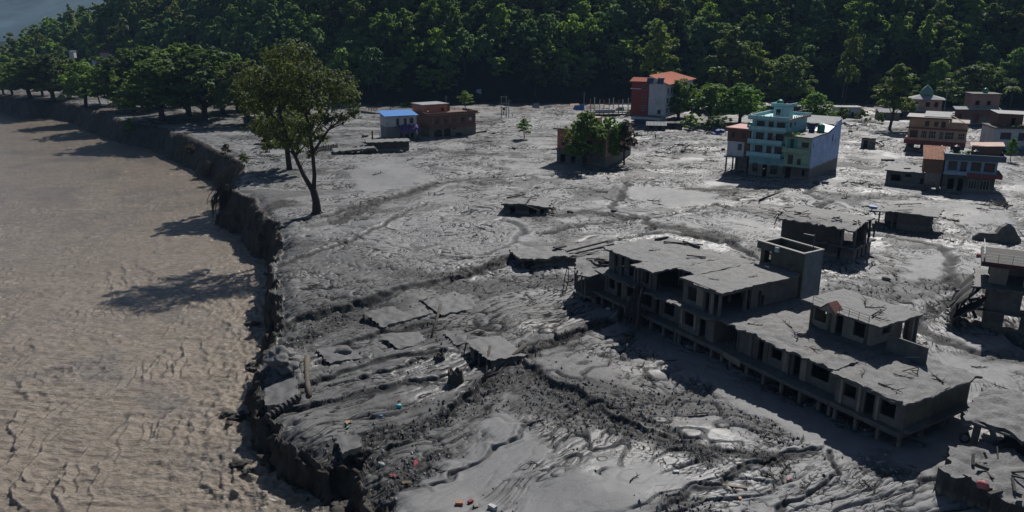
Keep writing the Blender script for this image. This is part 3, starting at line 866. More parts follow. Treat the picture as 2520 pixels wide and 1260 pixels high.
T(1000, 264, 250, 60, 'shrub1', LEAF_BRIGHT, 'low spreading bright green bush on the far silt')
T(2070, 300, 262, 46, 'shrub0', LEAF_PALE, 'pale bush in front of the white hut')
T(2120, 300, 270, 44, 'shrub1', LEAF_PALE, 'pale bush between the white hut and the tin sheds')
T(2165, 304, 276, 30, 'shrub0', LEAF_DARK, 'dark little bush by the tin shed')
T(2486, 395, 335, 34, 'upright1', LEAF_BRIGHT, 'yellow green young tree in front of the white and blue house')
T(318, 304, 262, 50, 'shrub1', LEAF_BRIGHT, 'bright bush clinging to the eroded bank')
T(1290, 343, 292, 40, 'upright0', LEAF_BRIGHT, 'small tree with a tuft of green, alone on open mud')
T(1760, 318, 280, 90, 'shrub0', LEAF_DARK, 'dark bushes under the green trees by the wrecked car')
T(1700, 318, 280, 70, 'shrub1', LEAF_MID, 'bushes at the foot of the leafy tree by the ruined sheds')
T(2440, 250, 200, 70, 'upright1', LEAF_MID, 'mid green tree beside the palm')

T(468, 350, 322, 46, 'shrub0', LEAF_BROWN, 'brown twiggy shrub on the upper slope of the bank, left of the reeds')
T(556, 380, 352, 40, 'shrub1', LEAF_BROWN, 'brown twiggy shrub between the two bunches of reeds')
T(600, 396, 372, 36, 'shrub0', LEAF_OLIVE, 'olive shrub on the bank crest right of the reeds')
T(655, 372, 352, 40, 'shrub1', LEAF_BROWN, 'low brown shrub in front of the open shed')
# the tall forked tree
def forked_tree():
    q = P(780, 524); g = gz(q.x, q.y)
    root = empty('forked_tree', (q.x, q.y, g), 0, 'tall forked tree with thin open crown standing alone near the river bank', 'tree')
    base = Vector((q.x, q.y, g))
    def W(u, v, dy=0.0): return PD(u, v, q.y + dy) - base
    mb = MB()
    mb.tube([(0, 0, -1.5), (0, 0, 0), W(778, 495), W(772, 470), W(768, 460)], [1.15, 0.95, 0.72, 0.66, 0.5], 10)
    limbs = [([W(769, 468), W(748, 432), W(727, 385), W(706, 335, 1), W(690, 280, 1), W(684, 220, 2)], [.52, .42, .36, .30, .2, .08]),
             ([W(772, 470), W(774, 430), W(770, 380), W(764, 340, -1), W(756, 290, -1), W(744, 230, -1), W(735, 170, -2)], [.46, .38, .33, .3, .24, .16, .06]),
             ([W(769, 378), W(786, 352, -1), W(808, 320, -2), W(832, 300, -2), W(866, 284, -3)], [.3, .25, .2, .15, .06]),
             ([W(764, 340, -1), W(790, 300, 2), W(812, 258, 3), W(820, 215, 3)], [.2, .16, .12, .05]),
             ([W(715, 355), W(690, 338, 3), W(668, 322, 4), W(648, 300, 4)], [.24, .18, .12, .05]),
             ([W(700, 315, 1), W(666, 280, -3), W(640, 230, -4)], [.2, .15, .05]),
             ([W(754, 285, -1), W(780, 235, -4), W(790, 180, -4)], [.18, .12, .05]), ([W(690, 280, 1), W(720, 210, 4), W(710, 150, 4)], [.16, .11, .04]),
             ([W(748, 432), W(742, 420, -1), W(737, 415, -1.5)], [.12, .08, .04]), ([W(808, 320, -2), W(850, 300, 1), W(872, 262, 2)], [.12, .08, .03])]
    rr = random.Random(5)
    for pts, rad in limbs:
        mb.tube(pts, rad, 7, True)
        for i in range(2, len(pts)):
            for _ in range(3):
                a = pts[i]; b = a + Vector((rr.uniform(-3, 3), rr.uniform(-3, 3), rr.uniform(0.2, 2.6)))
                mb.tube([a, (a + b) / 2 + Vector((0, 0, .3)), b], [rad[i] * .5 + .02, rad[i] * .3 + .02, 0.015], 4, False)
    for a in range(7):
        an = a * 0.9 + 0.3
        mb.tube([(0, 0, 0.7), (math.cos(an) * 0.9, math.sin(an) * 0.9, 0.1), (math.cos(an) * 1.9, math.sin(an) * 1.9, -0.5)], [.4, .28, .12], 6)
    mb.build('trunk', BARK, root, True)
    bl = []
    spec = [(700, 150, 58, 44, 2), (735, 140, 40, 34, -2), (640, 215, 55, 45, -3), (765, 205, 55, 48, 0), (825, 222, 48, 48, 2), (690, 250, 62, 42, 0), (775, 262, 52, 40, -3),
            (850, 250, 36, 44, -1), (705, 310, 52, 38, 2), (650, 320, 40, 36, 3), (752, 320, 40, 34, -1), (815, 300, 42, 22, -2), (725, 355, 36, 26, 0), (788, 345, 24, 22, -1), (670, 362, 28, 22, 3),
            (868, 282, 22, 24, -3), (620, 270, 34, 34, 0), (590, 240, 26, 34, 0), (730, 195, 48, 40, 4), (765, 385, 16, 18, 0)]
    s = (q.y / 1900.0) * 1.12
    for u, v, rx, rz, dy in spec:
        c = W(u, v, dy); bl.append((c.x, c.y, c.z, rx * s, rx * s * 0.85, rz * s))
    V, Q = leaf_cloud(bl, 15000, 0.26, 77, tuft=13, shell=0.35)
    cr = link_mesh('crown', np_mesh('crown', V, Q, LEAF_LONE, False), root)
forked_tree()

# a fan palm and hanging clumps of stalks on the bank
def palm(u, v, vt):
    q = P(u, v); H = height_at(u, v, vt)
    root = empty('palm_tree', (q.x, q.y, gz(q.x, q.y)), 0.4, 'palm with drooping pale fronds rising by the green tank at the right', 'tree')
    MB().tube([(0, 0, -1), (0.1, 0, H * .5), (0, 0.1, H * 0.9)], [.28, .22, .18], 8).build('trunk', BARK, root, True)
    fr = MB(); n = 14
    for k in range(n):
        a = 2 * math.pi * k / n; el = 0.9 - 0.16 * (k % 4)
        d = Vector((math.cos(a), math.sin(a), 0)); s = Vector((-math.sin(a), math.cos(a), 0))
        pts = []
        for j in range(7):
            f = j / 6; pts.append(Vector((0, 0, H * .9)) + d * (3.2 * f) + Vector((0, 0, 2.2 * el * f - 2.9 * f * f)))
        for j in range(6):
            a_, b_ = pts[j], pts[j + 1]; w = 0.55 * math.sin(math.pi * (0.15 + 0.8 * j / 6))
            for sg in (-1, 1):
                tip = s * (sg * w) - Vector((0, 0, 0.25))
                fr.add([a_, b_, b_ + tip, a_ + tip * 0.8], [(0, 1, 2, 3)])
    fr.build('frond', LEAF_PALE, root)
palm(2478, 300, 205)

def hanging_stalks(u, v, label, n, ln, seed, mat):
    q = P(u, v); r = random.Random(seed); g = gz(q.x, q.y)
    mb = MB()
    for k in range(n):
        a = r.uniform(0, 6.28); d = r.uniform(0.2, 1.4)
        st = Vector((math.cos(a) * d * .6, math.sin(a) * d * .6, r.uniform(-.2, .3)))
        out = Vector((math.cos(a) * 0.8 - .7, math.sin(a) * 0.8 - .8, 0)) * r.uniform(.5, 1.6)
        L_ = ln * r.uniform(.5, 1.1)
        mid = st + out * .7 + Vector((0, 0, r.uniform(.3, 1.1))); en = st + out * 1.5 + Vector((0, 0, -L_))
        m2 = (mid + en) / 2 + out * .25
        mb.tube([st, mid, m2, en], [.09, .085, .075, .04], 3, False)
    o = mb.build('hanging_stalks', mat, None, False, (q.x, q.y, g)); tag(o, label, 'plant')
hanging_stalks(566, 468, 'dead grass clump drooping over the tip of the overhanging bank', 150, 5.0, 4, plain('dead_grass', (0.06, 0.052, 0.04), .9, .4, 4, .1))
hanging_stalks(515, 372, 'grey leafless reeds hanging down the sloping bank', 150, 3.6, 6, STRAW)
hanging_stalks(556, 392, 'second bunch of grey reeds on the bank, beside the first', 120, 3.2, 8, STRAW)
hanging_stalks(596, 408, 'short dry reeds on the bank crest right of the hanging ones', 70, 2.0, 9, STRAW)

# the wooded slope
rng = random.Random(11)
spots = []
yy = 0
for row in range(16):
    d = -6 + row * 8.6
    x_ = -330.0
    while x_ < 330:
        px_, py_ = x_ + rng.uniform(-3.6, 3.6), None
        b = float(hill_base(np.array([px_]))[0]); py_ = b + d + rng.uniform(-3.5, 3.5)
        x_ += 8.7
        if abs(px_) > py_ * 0.70: continue
        spots.append((px_, py_))
xs_ = np.array([s[0] for s in spots]); ys_ = np.array([s[1] for s in spots])
zs_ = ground_fields(xs_, ys_)[0]
seen = []
for (px_, py_), pz in zip(spots, zs_):
    q = Vector((px_, py_, pz + 8)); dep = q.y * _cp - (q.z - CAM_H) * _sp
    up = q.y * _sp + (q.z - CAM_H) * _cp; v = 630 - FPX * up / dep; u = 1260 + FPX * q.x / dep
    if v < -60 or u < -60 or u > 2580: continue
    if pz < 2 and 880 < u < 1560: continue
    if pz < 1.0: continue
    seen.append((dep, px_, py_, pz))
seen.sort()
kinds = [('forest%d' % k, 'broadleaf_tree') for k in range(6)]
n_ind = 0
leafpick = [(LEAF_DARK, 'dark green')] * 4 + [(LEAF_BLUE, 'bluish green')] * 5 + [(LEAF_MID, 'mid green')] * 6 + [(LEAF_OLIVE, 'olive green')] * 1 + [(LEAF_PALE, 'pale green')] * 2
marks = [(-999, 'at the far left end of the slope'), (160, 'above the far left houses'), (330, 'behind the grove on the bank'), (560, 'behind the right of the grove'), (760, 'behind the forked tree'), (930, 'above the blue roofed house'),
         (1090, 'above the brown brick house'), (1210, 'above the two legged transformer pole'), (1330, 'above the coral house'), (1500, 'left of the orange roof'), (1640, 'above the orange roof'), (1780, 'above the turquoise house'),
         (1930, 'above the green water tank'), (2050, 'above the white hut'), (2160, 'above the lone pale tree'), (2260, 'above the domed shrine'), (2350, 'above the peach house'), (2440, 'at the right edge above the palm')]
rest = []
for i, (dep, px_, py_, pz) in enumerate(seen):
    big = 0.7 + 0.75 * rng.random() ** 1.6
    key = 'forest%d' % rng.randrange(6) if rng.random() < 0.88 else 'slim%d' % rng.randrange(2)
    H = 15.5 * big * (1.25 if key[0] == 's' else 1); R = (6.6 if key[0] == 'f' else 4.2) * (0.75 + 0.35 * big)
    if i < 290:
        lm, word = rng.choice(leafpick)
        uu = 1260 + FPX * px_ / dep
        mk = [m_[1] for m_ in marks if m_[0] <= uu][-1]
        hgt_ = 'foot' if pz < 9 else 'lower part' if pz < 20 else 'middle' if pz < 34 else 'upper part'
        sz = 'slim' if key[0] == 's' else 'small' if big < 0.85 else 'large' if big > 1.15 else 'rounded'
        put_tree(key, (px_, py_, pz - 0.3), H, R, lm, '%s %s tree, %s of the slope, %s' % (sz, word, hgt_, mk), 'trees of the forest on the slope', 'forest_tree', rng=rng)
    else:
        rest.append((px_, py_, pz - 0.3, H, R, rng.randrange(6)))
print('forest', len(seen), 'rest', len(rest))

def forest_mass(items):
    """the far upper wood: one object that spreads six crowns over points"""
    pts = np.array([(a[0], a[1], a[2]) for a in items])
    me = bpy.data.meshes.new('forest')
    me.from_pydata([tuple(p_) for p_ in pts], [], [])
    for nm, vals in (('sxy', [a[4] / 6.7 for a in items]), ('sz', [a[3] / 16.0 for a in items]), ('kind_no', [a[5] for a in items])):
        at = me.attributes.new(nm, 'FLOAT', 'POINT'); at.data.foreach_set('value', np.array(vals, dtype=np.float32))
    o = bpy.data.objects.new('forest', me); COL.objects.link(o); tag(o, kind='stuff')
    # realised with numpy: light crowns, one mesh
    Vs = []; Qs = []; off = 0; mats = []
    for k, (px_, py_, pz, H, R, kk) in enumerate(items):
        r_ = random.Random(k)
        bl = round_crown(r_, H, R, 9, 0.12)
        V, Q = leaf_cloud(bl, 900, 0.95, 5000 + k, 18)
        Vs.append(V + np.array([px_, py_, pz])); Qs.append(Q + off); off += len(V)
    m2 = np_mesh('forest', np.concatenate(Vs), np.concatenate(Qs), LEAF_DARK, False)
    for lm in (LEAF_BLUE, LEAF_MID, LEAF_OLIVE): m2.materials.append(lm)
    idx = np.concatenate([np.full(len(Q), [0, 0, 1, 2, 1, 3][items[i][5]]) for i, Q in enumerate(Qs)])
    m2.polygons.foreach_set('material_index', idx.astype(np.int32))
    o.data = m2
if rest: forest_mass(rest)
# ------------------------------------------------------------------ building kit
CONC = plain('muddy_concrete', (0.135, 0.13, 0.12), 0.85, 0.35, 1.3, 0.3, mud=0.6)
CONC_D = plain('dark_concrete', (0.075, 0.072, 0.066), 0.88, 0.35, 1.3, 0.3, mud=0.5)
def roof_mud():
    m, N, L, b = new_mat('mud_caked_roof'); geo = N.new('ShaderNodeNewGeometry'); pos = geo.outputs['Position']
    n1 = noise_node(N, L, 0.55, 5, 0.65, pos, 1.4); n2 = noise_node(N, L, 2.4, 6, 0.7, pos, 0.8); n3 = noise_node(N, L, 9.0, 4, 0.6, pos)
    r1 = ramp(N, L, n1.outputs['Fac'], [(0.34, (0.085, 0.085, 0.085)), (0.6, (0.165, 0.165, 0.164))]); r2 = ramp(N, L, n2.outputs['Fac'], [(0.36, (0.05, 0.05, 0.049)), (0.55, (0.15, 0.15, 0.149)), (0.8, (0.2, 0.2, 0.198))])
    L.new(mixc(N, L, 0.5, r1.outputs['Color'], r2.outputs['Color']), b.inputs['Base Color']); b.inputs['Roughness'].default_value = 0.7
    h = N.new('ShaderNodeMath'); h.operation = 'MULTIPLY_ADD'; L.new(n2.outputs['Fac'], h.inputs[0]); h.inputs[1].default_value = 2.0; L.new(n3.outputs['Fac'], h.inputs[2])
    bump_node(N, L, b, h.outputs[0], 0.6, 0.1)
    return m
ROOFMUD = roof_mud()
TAN = plain('tan_plaster', (0.28, 0.245, 0.2), 0.8, 0.3, 2.0, 0.15, mud=0.6)
OLIVE = plain('stained_plaster', (0.11, 0.105, 0.078), 0.85, 0.4, 1.1, 0.2, mud=0.9)
BLUEGREY = plain('blue_grey_plaster', (0.16, 0.19, 0.215), 0.8, 0.25, 1.5, 0.15, mud=3.8)
TURQ = plain('turquoise_paint', (0.22, 0.47, 0.49), 0.65, 0.15, 1.0, 0.05, mud=2.6)
TURQ_L = plain('pale_turquoise_paint', (0.38, 0.60, 0.62), 0.65, 0.15, 1.0, 0.05, mud=2.6)
GREENW = plain('pale_green_paint', (0.32, 0.45, 0.31), 0.7, 0.25, 1.0, 0.1, mud=2.7)
LILAC = plain('lilac_blue_wall', (0.44, 0.56, 0.80), 0.75, 0.18, 0.7, 0.1, mud=2.9)
WHITEP = plain('white_plaster', (0.55, 0.56, 0.57), 0.75, 0.15, 1.0, 0.1, mud=1.2)
BRICK = plain('brick_brown', (0.17, 0.085, 0.06), 0.85, 0.3, 2.5, 0.3, mud=2.6)
BRICK2 = plain('brown_brick_wall', (0.20, 0.11, 0.075), 0.85, 0.35, 1.2, 0.3, mud=2.6)
REDP = plain('red_paint', (0.26, 0.035, 0.03), 0.7, 0.2, 1.0, 0.05, mud=2.0)
REDTRIM = plain('dark_red_trim', (0.21, 0.04, 0.04), 0.7, 0.25, 2.0, 0.05)
CORAL = plain('coral_paint', (0.50, 0.19, 0.13), 0.75, 0.2, 1.0, 0.05, mud=3.2)
PEACH = plain('peach_paint', (0.53, 0.30, 0.19), 0.75, 0.15, 1.0, 0.05, mud=2.4)
PEACH2 = plain('pale_peach_paint', (0.52, 0.33, 0.25), 0.75, 0.15, 1.0, 0.05, mud=1.6)
ORANGE_ROOF = plain('orange_tin', (0.42, 0.09, 0.04), 0.9, 0.15, 1.0, 0.1)
RUST = plain('rusty_tin', (0.30, 0.12, 0.065), 0.9, 0.5, 1.2, 0.2)
TIN = plain('grey_tin', (0.27, 0.285, 0.285), 0.8, 0.25, 0.8, 0.1)
BLUE_TIN = plain('blue_tin', (0.03, 0.2, 0.55), 0.8, 0.1, 1.0, 0.05)
PINKROOF = plain('pink_roof', (0.42, 0.17, 0.14), 0.7, 0.15, 1.0, 0.1)
GREYBLUE = plain('slate_blue_paint', (0.075, 0.11, 0.15), 0.7, 0.2, 1.0, 0.05)
PALEBLUE = plain('pale_blue_paint', (0.26, 0.35, 0.46), 0.7, 0.2, 1.0, 0.05, mud=2.4)
WOODF = plain('dark_window_frame', (0.085, 0.035, 0.028), 0.6, 0.25, 3.0, 0.05)
WHITEF = plain('white_window_frame', (0.5, 0.5, 0.48), 0.6, 0.15, 3.0, 0.05)
STEEL = plain('weathered_steel', (0.11, 0.105, 0.1), 0.55, 0.3, 4.0, 0.1, 0.3)
GREEN_PL = plain('green_plastic', (0.02, 0.24, 0.15), 0.4, 0.15, 1.0, 0.02)
BLACK_PL = plain('black_plastic', (0.02, 0.02, 0.022), 0.4, 0.2, 1.0, 0.02)
BLUE_PL = plain('blue_plastic', (0.05, 0.17, 0.4), 0.5, 0.3, 1.5, 0.1)
PURPLE = plain('purple_canvas', (0.10, 0.04, 0.22), 0.8, 0.3, 2.0, 0.1)
TEALDOOR = plain('teal_shutter', (0.03, 0.32, 0.30), 0.6, 0.15, 1.0, 0.05)
DRIFT = plain('driftwood', (0.06, 0.052, 0.044), 0.9, 0.4, 4.0, 0.4)
PALEWOOD = plain('pale_broken_wood', (0.24, 0.19, 0.14), 0.85, 0.3, 4.0, 0.3)
ROCK = plain('rock', (0.15, 0.147, 0.142), 0.8, 0.35, 2.5, 0.5)
SOLAR = plain('solar_panel_glass', (0.05, 0.08, 0.12), 0.15, 0.2, 1.0, 0.0)
RED_T = plain('red_cloth', (0.24, 0.025, 0.04), 0.8, 0.25, 2.0, 0.05)
PINK_T = plain('pink_cloth', (0.42, 0.14, 0.14), 0.8, 0.25, 2.0, 0.05)
CYAN_T = plain('cyan_plastic', (0.06, 0.45, 0.5), 0.5, 0.1, 2.0, 0.05)
ORANGE_T = plain('orange_plastic', (0.36, 0.14, 0.06), 0.6, 0.2, 2.0, 0.05)
BLUE_T = plain('deep_blue_cloth', (0.04, 0.07, 0.3), 0.7, 0.2, 2.0, 0.05)
WHITE_T = plain('white_plastic', (0.38, 0.38, 0.37), 0.6, 0.15, 2.0, 0.05)

def glass_mat():
    m, N, L, b = new_mat('window_glass')
    b.inputs['Base Color'].default_value = (0.012, 0.014, 0.016, 1); b.inputs['Roughness'].default_value = 0.12
    return m
GLASS = glass_mat()

def wall(mb, p0, p1, z0, z1, ops=(), t=0.22):
    """solid wall from p0 to p1 (outside on the right hand), with real openings (s0, s1, z0, z1)"""
    p0 = Vector((p0[0], p0[1], 0)); p1 = Vector((p1[0], p1[1], 0))
    d = p1 - p0; Ln = d.length; d.normalize(); n = Vector((-d.y, d.x, 0))
    cuts = sorted({z0, z1} | {min(max(o[2], z0), z1) for o in ops} | {min(max(o[3], z0), z1) for o in ops})
    for za, zb in zip(cuts[:-1], cuts[1:]):
        if zb - za < 1e-4: continue
        zm = (za + zb) / 2
        holes = sorted((o[0], o[1]) for o in ops if o[2] < zm < o[3])
        s = 0.0; spans = []
        for a, b in holes:
            if a > s + 1e-4: spans.append((s, a))
            s = max(s, b)
        if s < Ln - 1e-4: spans.append((s, Ln))
        for a, b in spans:
            q = [p0 + d * a, p0 + d * b, p0 + d * b + n * t, p0 + d * a + n * t]
            vs = [(c.x, c.y, za) for c in q] + [(c.x, c.y, zb) for c in q]
            mb.add(vs, [(0, 3, 2, 1), (4, 5, 6, 7), (0, 1, 5, 4), (1, 2, 6, 5), (2, 3, 7, 6), (3, 0, 4, 7)])
    return mb

def walls4(mb, x0, x1, y0, y1, z0, z1, front=(), right=(), back=(), left=(), t=0.22, skip=''):
    if 'f' not in skip: wall(mb, (x0, y0), (x1, y0), z0, z1, front, t)
    if 'b' not in skip: wall(mb, (x1, y1), (x0, y1), z0, z1, back, t)
    if 'r' not in skip: wall(mb, (x1, y0 + t), (x1, y1 - t), z0, z1, right, t)
    if 'l' not in skip: wall(mb, (x0, y1 - t), (x0, y0 + t), z0, z1, left, t)
    return mb

WIN_CACHE = {}
def window(root, p0, p1, op, frame=WOODF, pane=GLASS, cols=2, rows=1, inset=0.06, name='window'):
    """frame with mullions and a pane, set in an opening of the wall p0 -> p1"""
    s0, s1, z0, z1 = op[:4]; w = s1 - s0; h = z1 - z0
    key = (round(w, 2), round(h, 2), frame.name, pane.name, cols, rows)
    if key not in WIN_CACHE:
        f = MB(); b = 0.07
        f.box(0, 0, 0, w, 0.1, b); f.box(0, 0, h - b, w, 0.1, h); f.box(0, 0, b, b, 0.1, h - b); f.box(w - b, 0, b, w, 0.1, h - b)
        for i in range(1, cols): f.box(w * i / cols - 0.03, 0.012, b, w * i / cols + 0.03, 0.088, h - b)
        for j in range(1, rows): f.box(b, 0.02, h * j / rows - 0.025, w - b, 0.08, h * j / rows + 0.025)
        g = MB().box(b * .5, 0.045, b * .5, w - b * .5, 0.055, h - b * .5)
        WIN_CACHE[key] = (f.mesh('window', frame), g.mesh('pane', pane))
    fm, gm = WIN_CACHE[key]
    a = Vector((p0[0], p0[1], 0)); d = Vector((p1[0] - p0[0], p1[1] - p0[1], 0)).normalized(); n = Vector((-d.y, d.x, 0))
    q = a + d * s0 + n * inset
    o = link_mesh(name, fm, root, (q.x, q.y, z0), (0, 0, math.atan2(d.y, d.x)))
    link_mesh('pane', gm, o)
    return o

def door(root, p0, p1, op, mat=WOODF, inset=0.08):
    s0, s1, z0, z1 = op[:4]; w = s1 - s0; h = z1 - z0
    key = ('d', round(w, 2), round(h, 2), mat.name)
    if key not in WIN_CACHE:
        m = MB(); m.box(0, 0.03, 0, w, 0.07, h)
        for (a, b) in ((0.12, 0.45), (0.52, 0.92)): m.box(w * .18, 0.015, h * a, w * .82, 0.028, h * b)
        WIN_CACHE[key] = m.mesh('door', mat)
    a = Vector((p0[0], p0[1], 0)); d = Vector((p1[0] - p0[0], p1[1] - p0[1], 0)).normalized(); n = Vector((-d.y, d.x, 0))
    q = a + d * s0 + n * inset
    return link_mesh('door', WIN_CACHE[key], root, (q.x, q.y, z0), (0, 0, math.atan2(d.y, d.x)))

def slab(root, name, mat, x0, x1, y0, y1, z, t, res=0.4, amp=0.05, edge=0.1, seed=0, shape=None, side=None, cap=0.0):
    """a floor or roof plate with an uneven, mud-caked top and chipped edges"""
    nx = max(2, int((x1 - x0) / res)); ny = max(2, int((y1 - y0) / res))
    gx, gy = np.meshgrid(np.linspace(x0, x1, nx + 1), np.linspace(y0, y1, ny + 1), indexing='ij')
    X = gx.copy(); Y = gy.copy()
    nz = perlin(gx * 0.9 + seed * 3.1, gy * 0.9, seed) + 0.5 * perlin(gx * 2.3, gy * 2.3 + seed, seed + 1)
    e1 = perlin(gx * 1.1 + seed, gy * 1.1, seed + 5) + 0.6 * perlin(gx * 3.1, gy * 3.1, seed + 6)
    X[0, :] -= edge * np.abs(e1[0, :]) * 2; X[-1, :] += edge * e1[-1, :] * 1.5
    Y[:, 0] += edge * e1[:, 0] * 2; Y[:, -1] += edge * e1[:, -1] * 1.5
    inner = np.minimum(np.minimum(gx - x0, x1 - gx), np.minimum(gy - y0, y1 - gy))
    Z = z + 1.5 * amp * nz + 0.6 * amp * np.abs(perlin(gx * 0.45 + seed, gy * 0.45, seed + 9)) * 2 + cap * sstep(0, 1.0, inner) - 0.0 * inner
    if shape is not None: X, Y, Z = shape(X, Y, Z)
    mb = MB()
    n0 = nx + 1; m0 = ny + 1
    vid = lambda i, j: i * m0 + j
    top = [(X[i, j], Y[i, j], Z[i, j]) for i in range(n0) for j in range(m0)]
    mb.add(top, [(vid(i, j), vid(i + 1, j), vid(i + 1, j + 1), vid(i, j + 1)) for i in range(nx) for j in range(ny)])
    ntop = nx * ny
    mb.m = 1
    loop = [(i, 0) for i in range(nx)] + [(nx, j) for j in range(ny)] + [(i, ny) for i in range(nx, 0, -1)] + [(0, j) for j in range(ny, 0, -1)]
    k = len(loop)
    jag = [t * (1 + 0.25 * math.sin(i * 1.7 + seed) * (1 if edge > 0.06 else 0)) for i in range(k)]
    vs = [(X[i, j], Y[i, j], Z[i, j]) for i, j in loop] + [(X[i, j], Y[i, j], Z[i, j] - jag[a]) for a, (i, j) in enumerate(loop)]
    mb.add(vs, [(i, i + k, (i + 1) % k + k, (i + 1) % k) for i in range(k)])
    mb.add([(X[i, j], Y[i, j], Z[i, j] - t) for i in range(n0) for j in range(m0)], [(vid(i, j), vid(i, j + 1), vid(i + 1, j + 1), vid(i + 1, j)) for i in range(nx) for j in range(ny)])
    o = mb.build(name, [mat, side or CONC], root)
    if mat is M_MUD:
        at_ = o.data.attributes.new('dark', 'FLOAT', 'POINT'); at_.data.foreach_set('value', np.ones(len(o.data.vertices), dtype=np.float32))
    sm = np.zeros(len(o.data.polygons), dtype=bool); sm[:ntop] = True
    o.data.polygons.foreach_set('use_smooth', sm)
    return o

def column(root, x, y, z0, z1, s=0.28, mat=None, lean=(0, 0), name='column'):
    mb = MB(); mb.bar((x + lean[0], y + lean[1], z0), (x, y, z1), s)
    return mb.build(name, mat or CONC, root)

def rot2(x, y, a): return (x * math.cos(a) - y * math.sin(a), x * math.sin(a) + y * math.cos(a))

class Frame:
    """a place and a direction: +x along the front, +y away from it"""
    def __init__(self, u, v, deg):
        self.o = P(u, v); self.a = math.radians(deg)
    def at(self, x, y, z=0.0):
        dx, dy = rot2(x, y, self.a); return Vector((self.o.x + dx, self.o.y + dy, z))
    def root(self, name, label, x=0, y=0, cat='house', group=None, z=0.0, turn=0.0):
        return empty(name, self.at(x, y, z), self.a + math.radians(turn), label, cat, group)

def water_tank(loc, mat, label, r=0.75, h=1.5):
    root = empty('water_tank', loc, 0, label, 'water tank')
    mb = MB()
    prof = [(r * .92, 0)]
    for k in range(5):
        z = h * 0.78 * k / 5
        prof += [(r, z + 0.04), (r, z + h * .12), (r * .96, z + h * .14)]
    prof += [(r * .97, h * .8), (r * .7, h * .93), (r * .32, h * .97)]
    mb.lathe(prof, 16); mb.build('barrel', mat, root, True)
    MB().lathe([(r * .3, h * .965), (r * .33, h * 1.0), (r * .3, h * 1.06), (r * .1, h * 1.08)], 12).build('lid', mat, root)
    return root

def corrugated(root, name, mat, a, b, c, d, n=12, t=0.05, amp=0.06):
    """tin sheet over the four corners a b c d (a-b the eave), ridged from eave to ridge"""
    a, b, c, d = map(Vector, (a, b, c, d)); mb = MB()
    up = (b - a).cross(d - a).normalized()
    if up.z < 0: up = -up
    N2 = n * 2
    v = []
    for i in range(N2 + 1):
        f = i / N2; o = up * (amp if i % 2 else 0)
        v += [a.lerp(b, f) + o, d.lerp(c, f) + o, a.lerp(b, f) + o - up * t, d.lerp(c, f) + o - up * t]
    fs = []
    for i in range(N2):
        k = i * 4
        fs += [(k, k + 4, k + 5, k + 1), (k + 2, k + 3, k + 7, k + 6), (k, k + 2, k + 6, k + 4), (k + 1, k + 5, k + 7, k + 3)]
    fs += [(0, 1, 3, 2), (N2 * 4, N2 * 4 + 2, N2 * 4 + 3, N2 * 4 + 1)]
    mb.add(v, fs)
    return mb.build(name, mat, root)

# ------------------------------------------------------------------ the long wrecked terrace in the foreground (shared frame)
ROW = Frame(2215, 1108, -59)
S1, S2, S3 = 1.62, 4.45, 7.25      # tops of the three floors

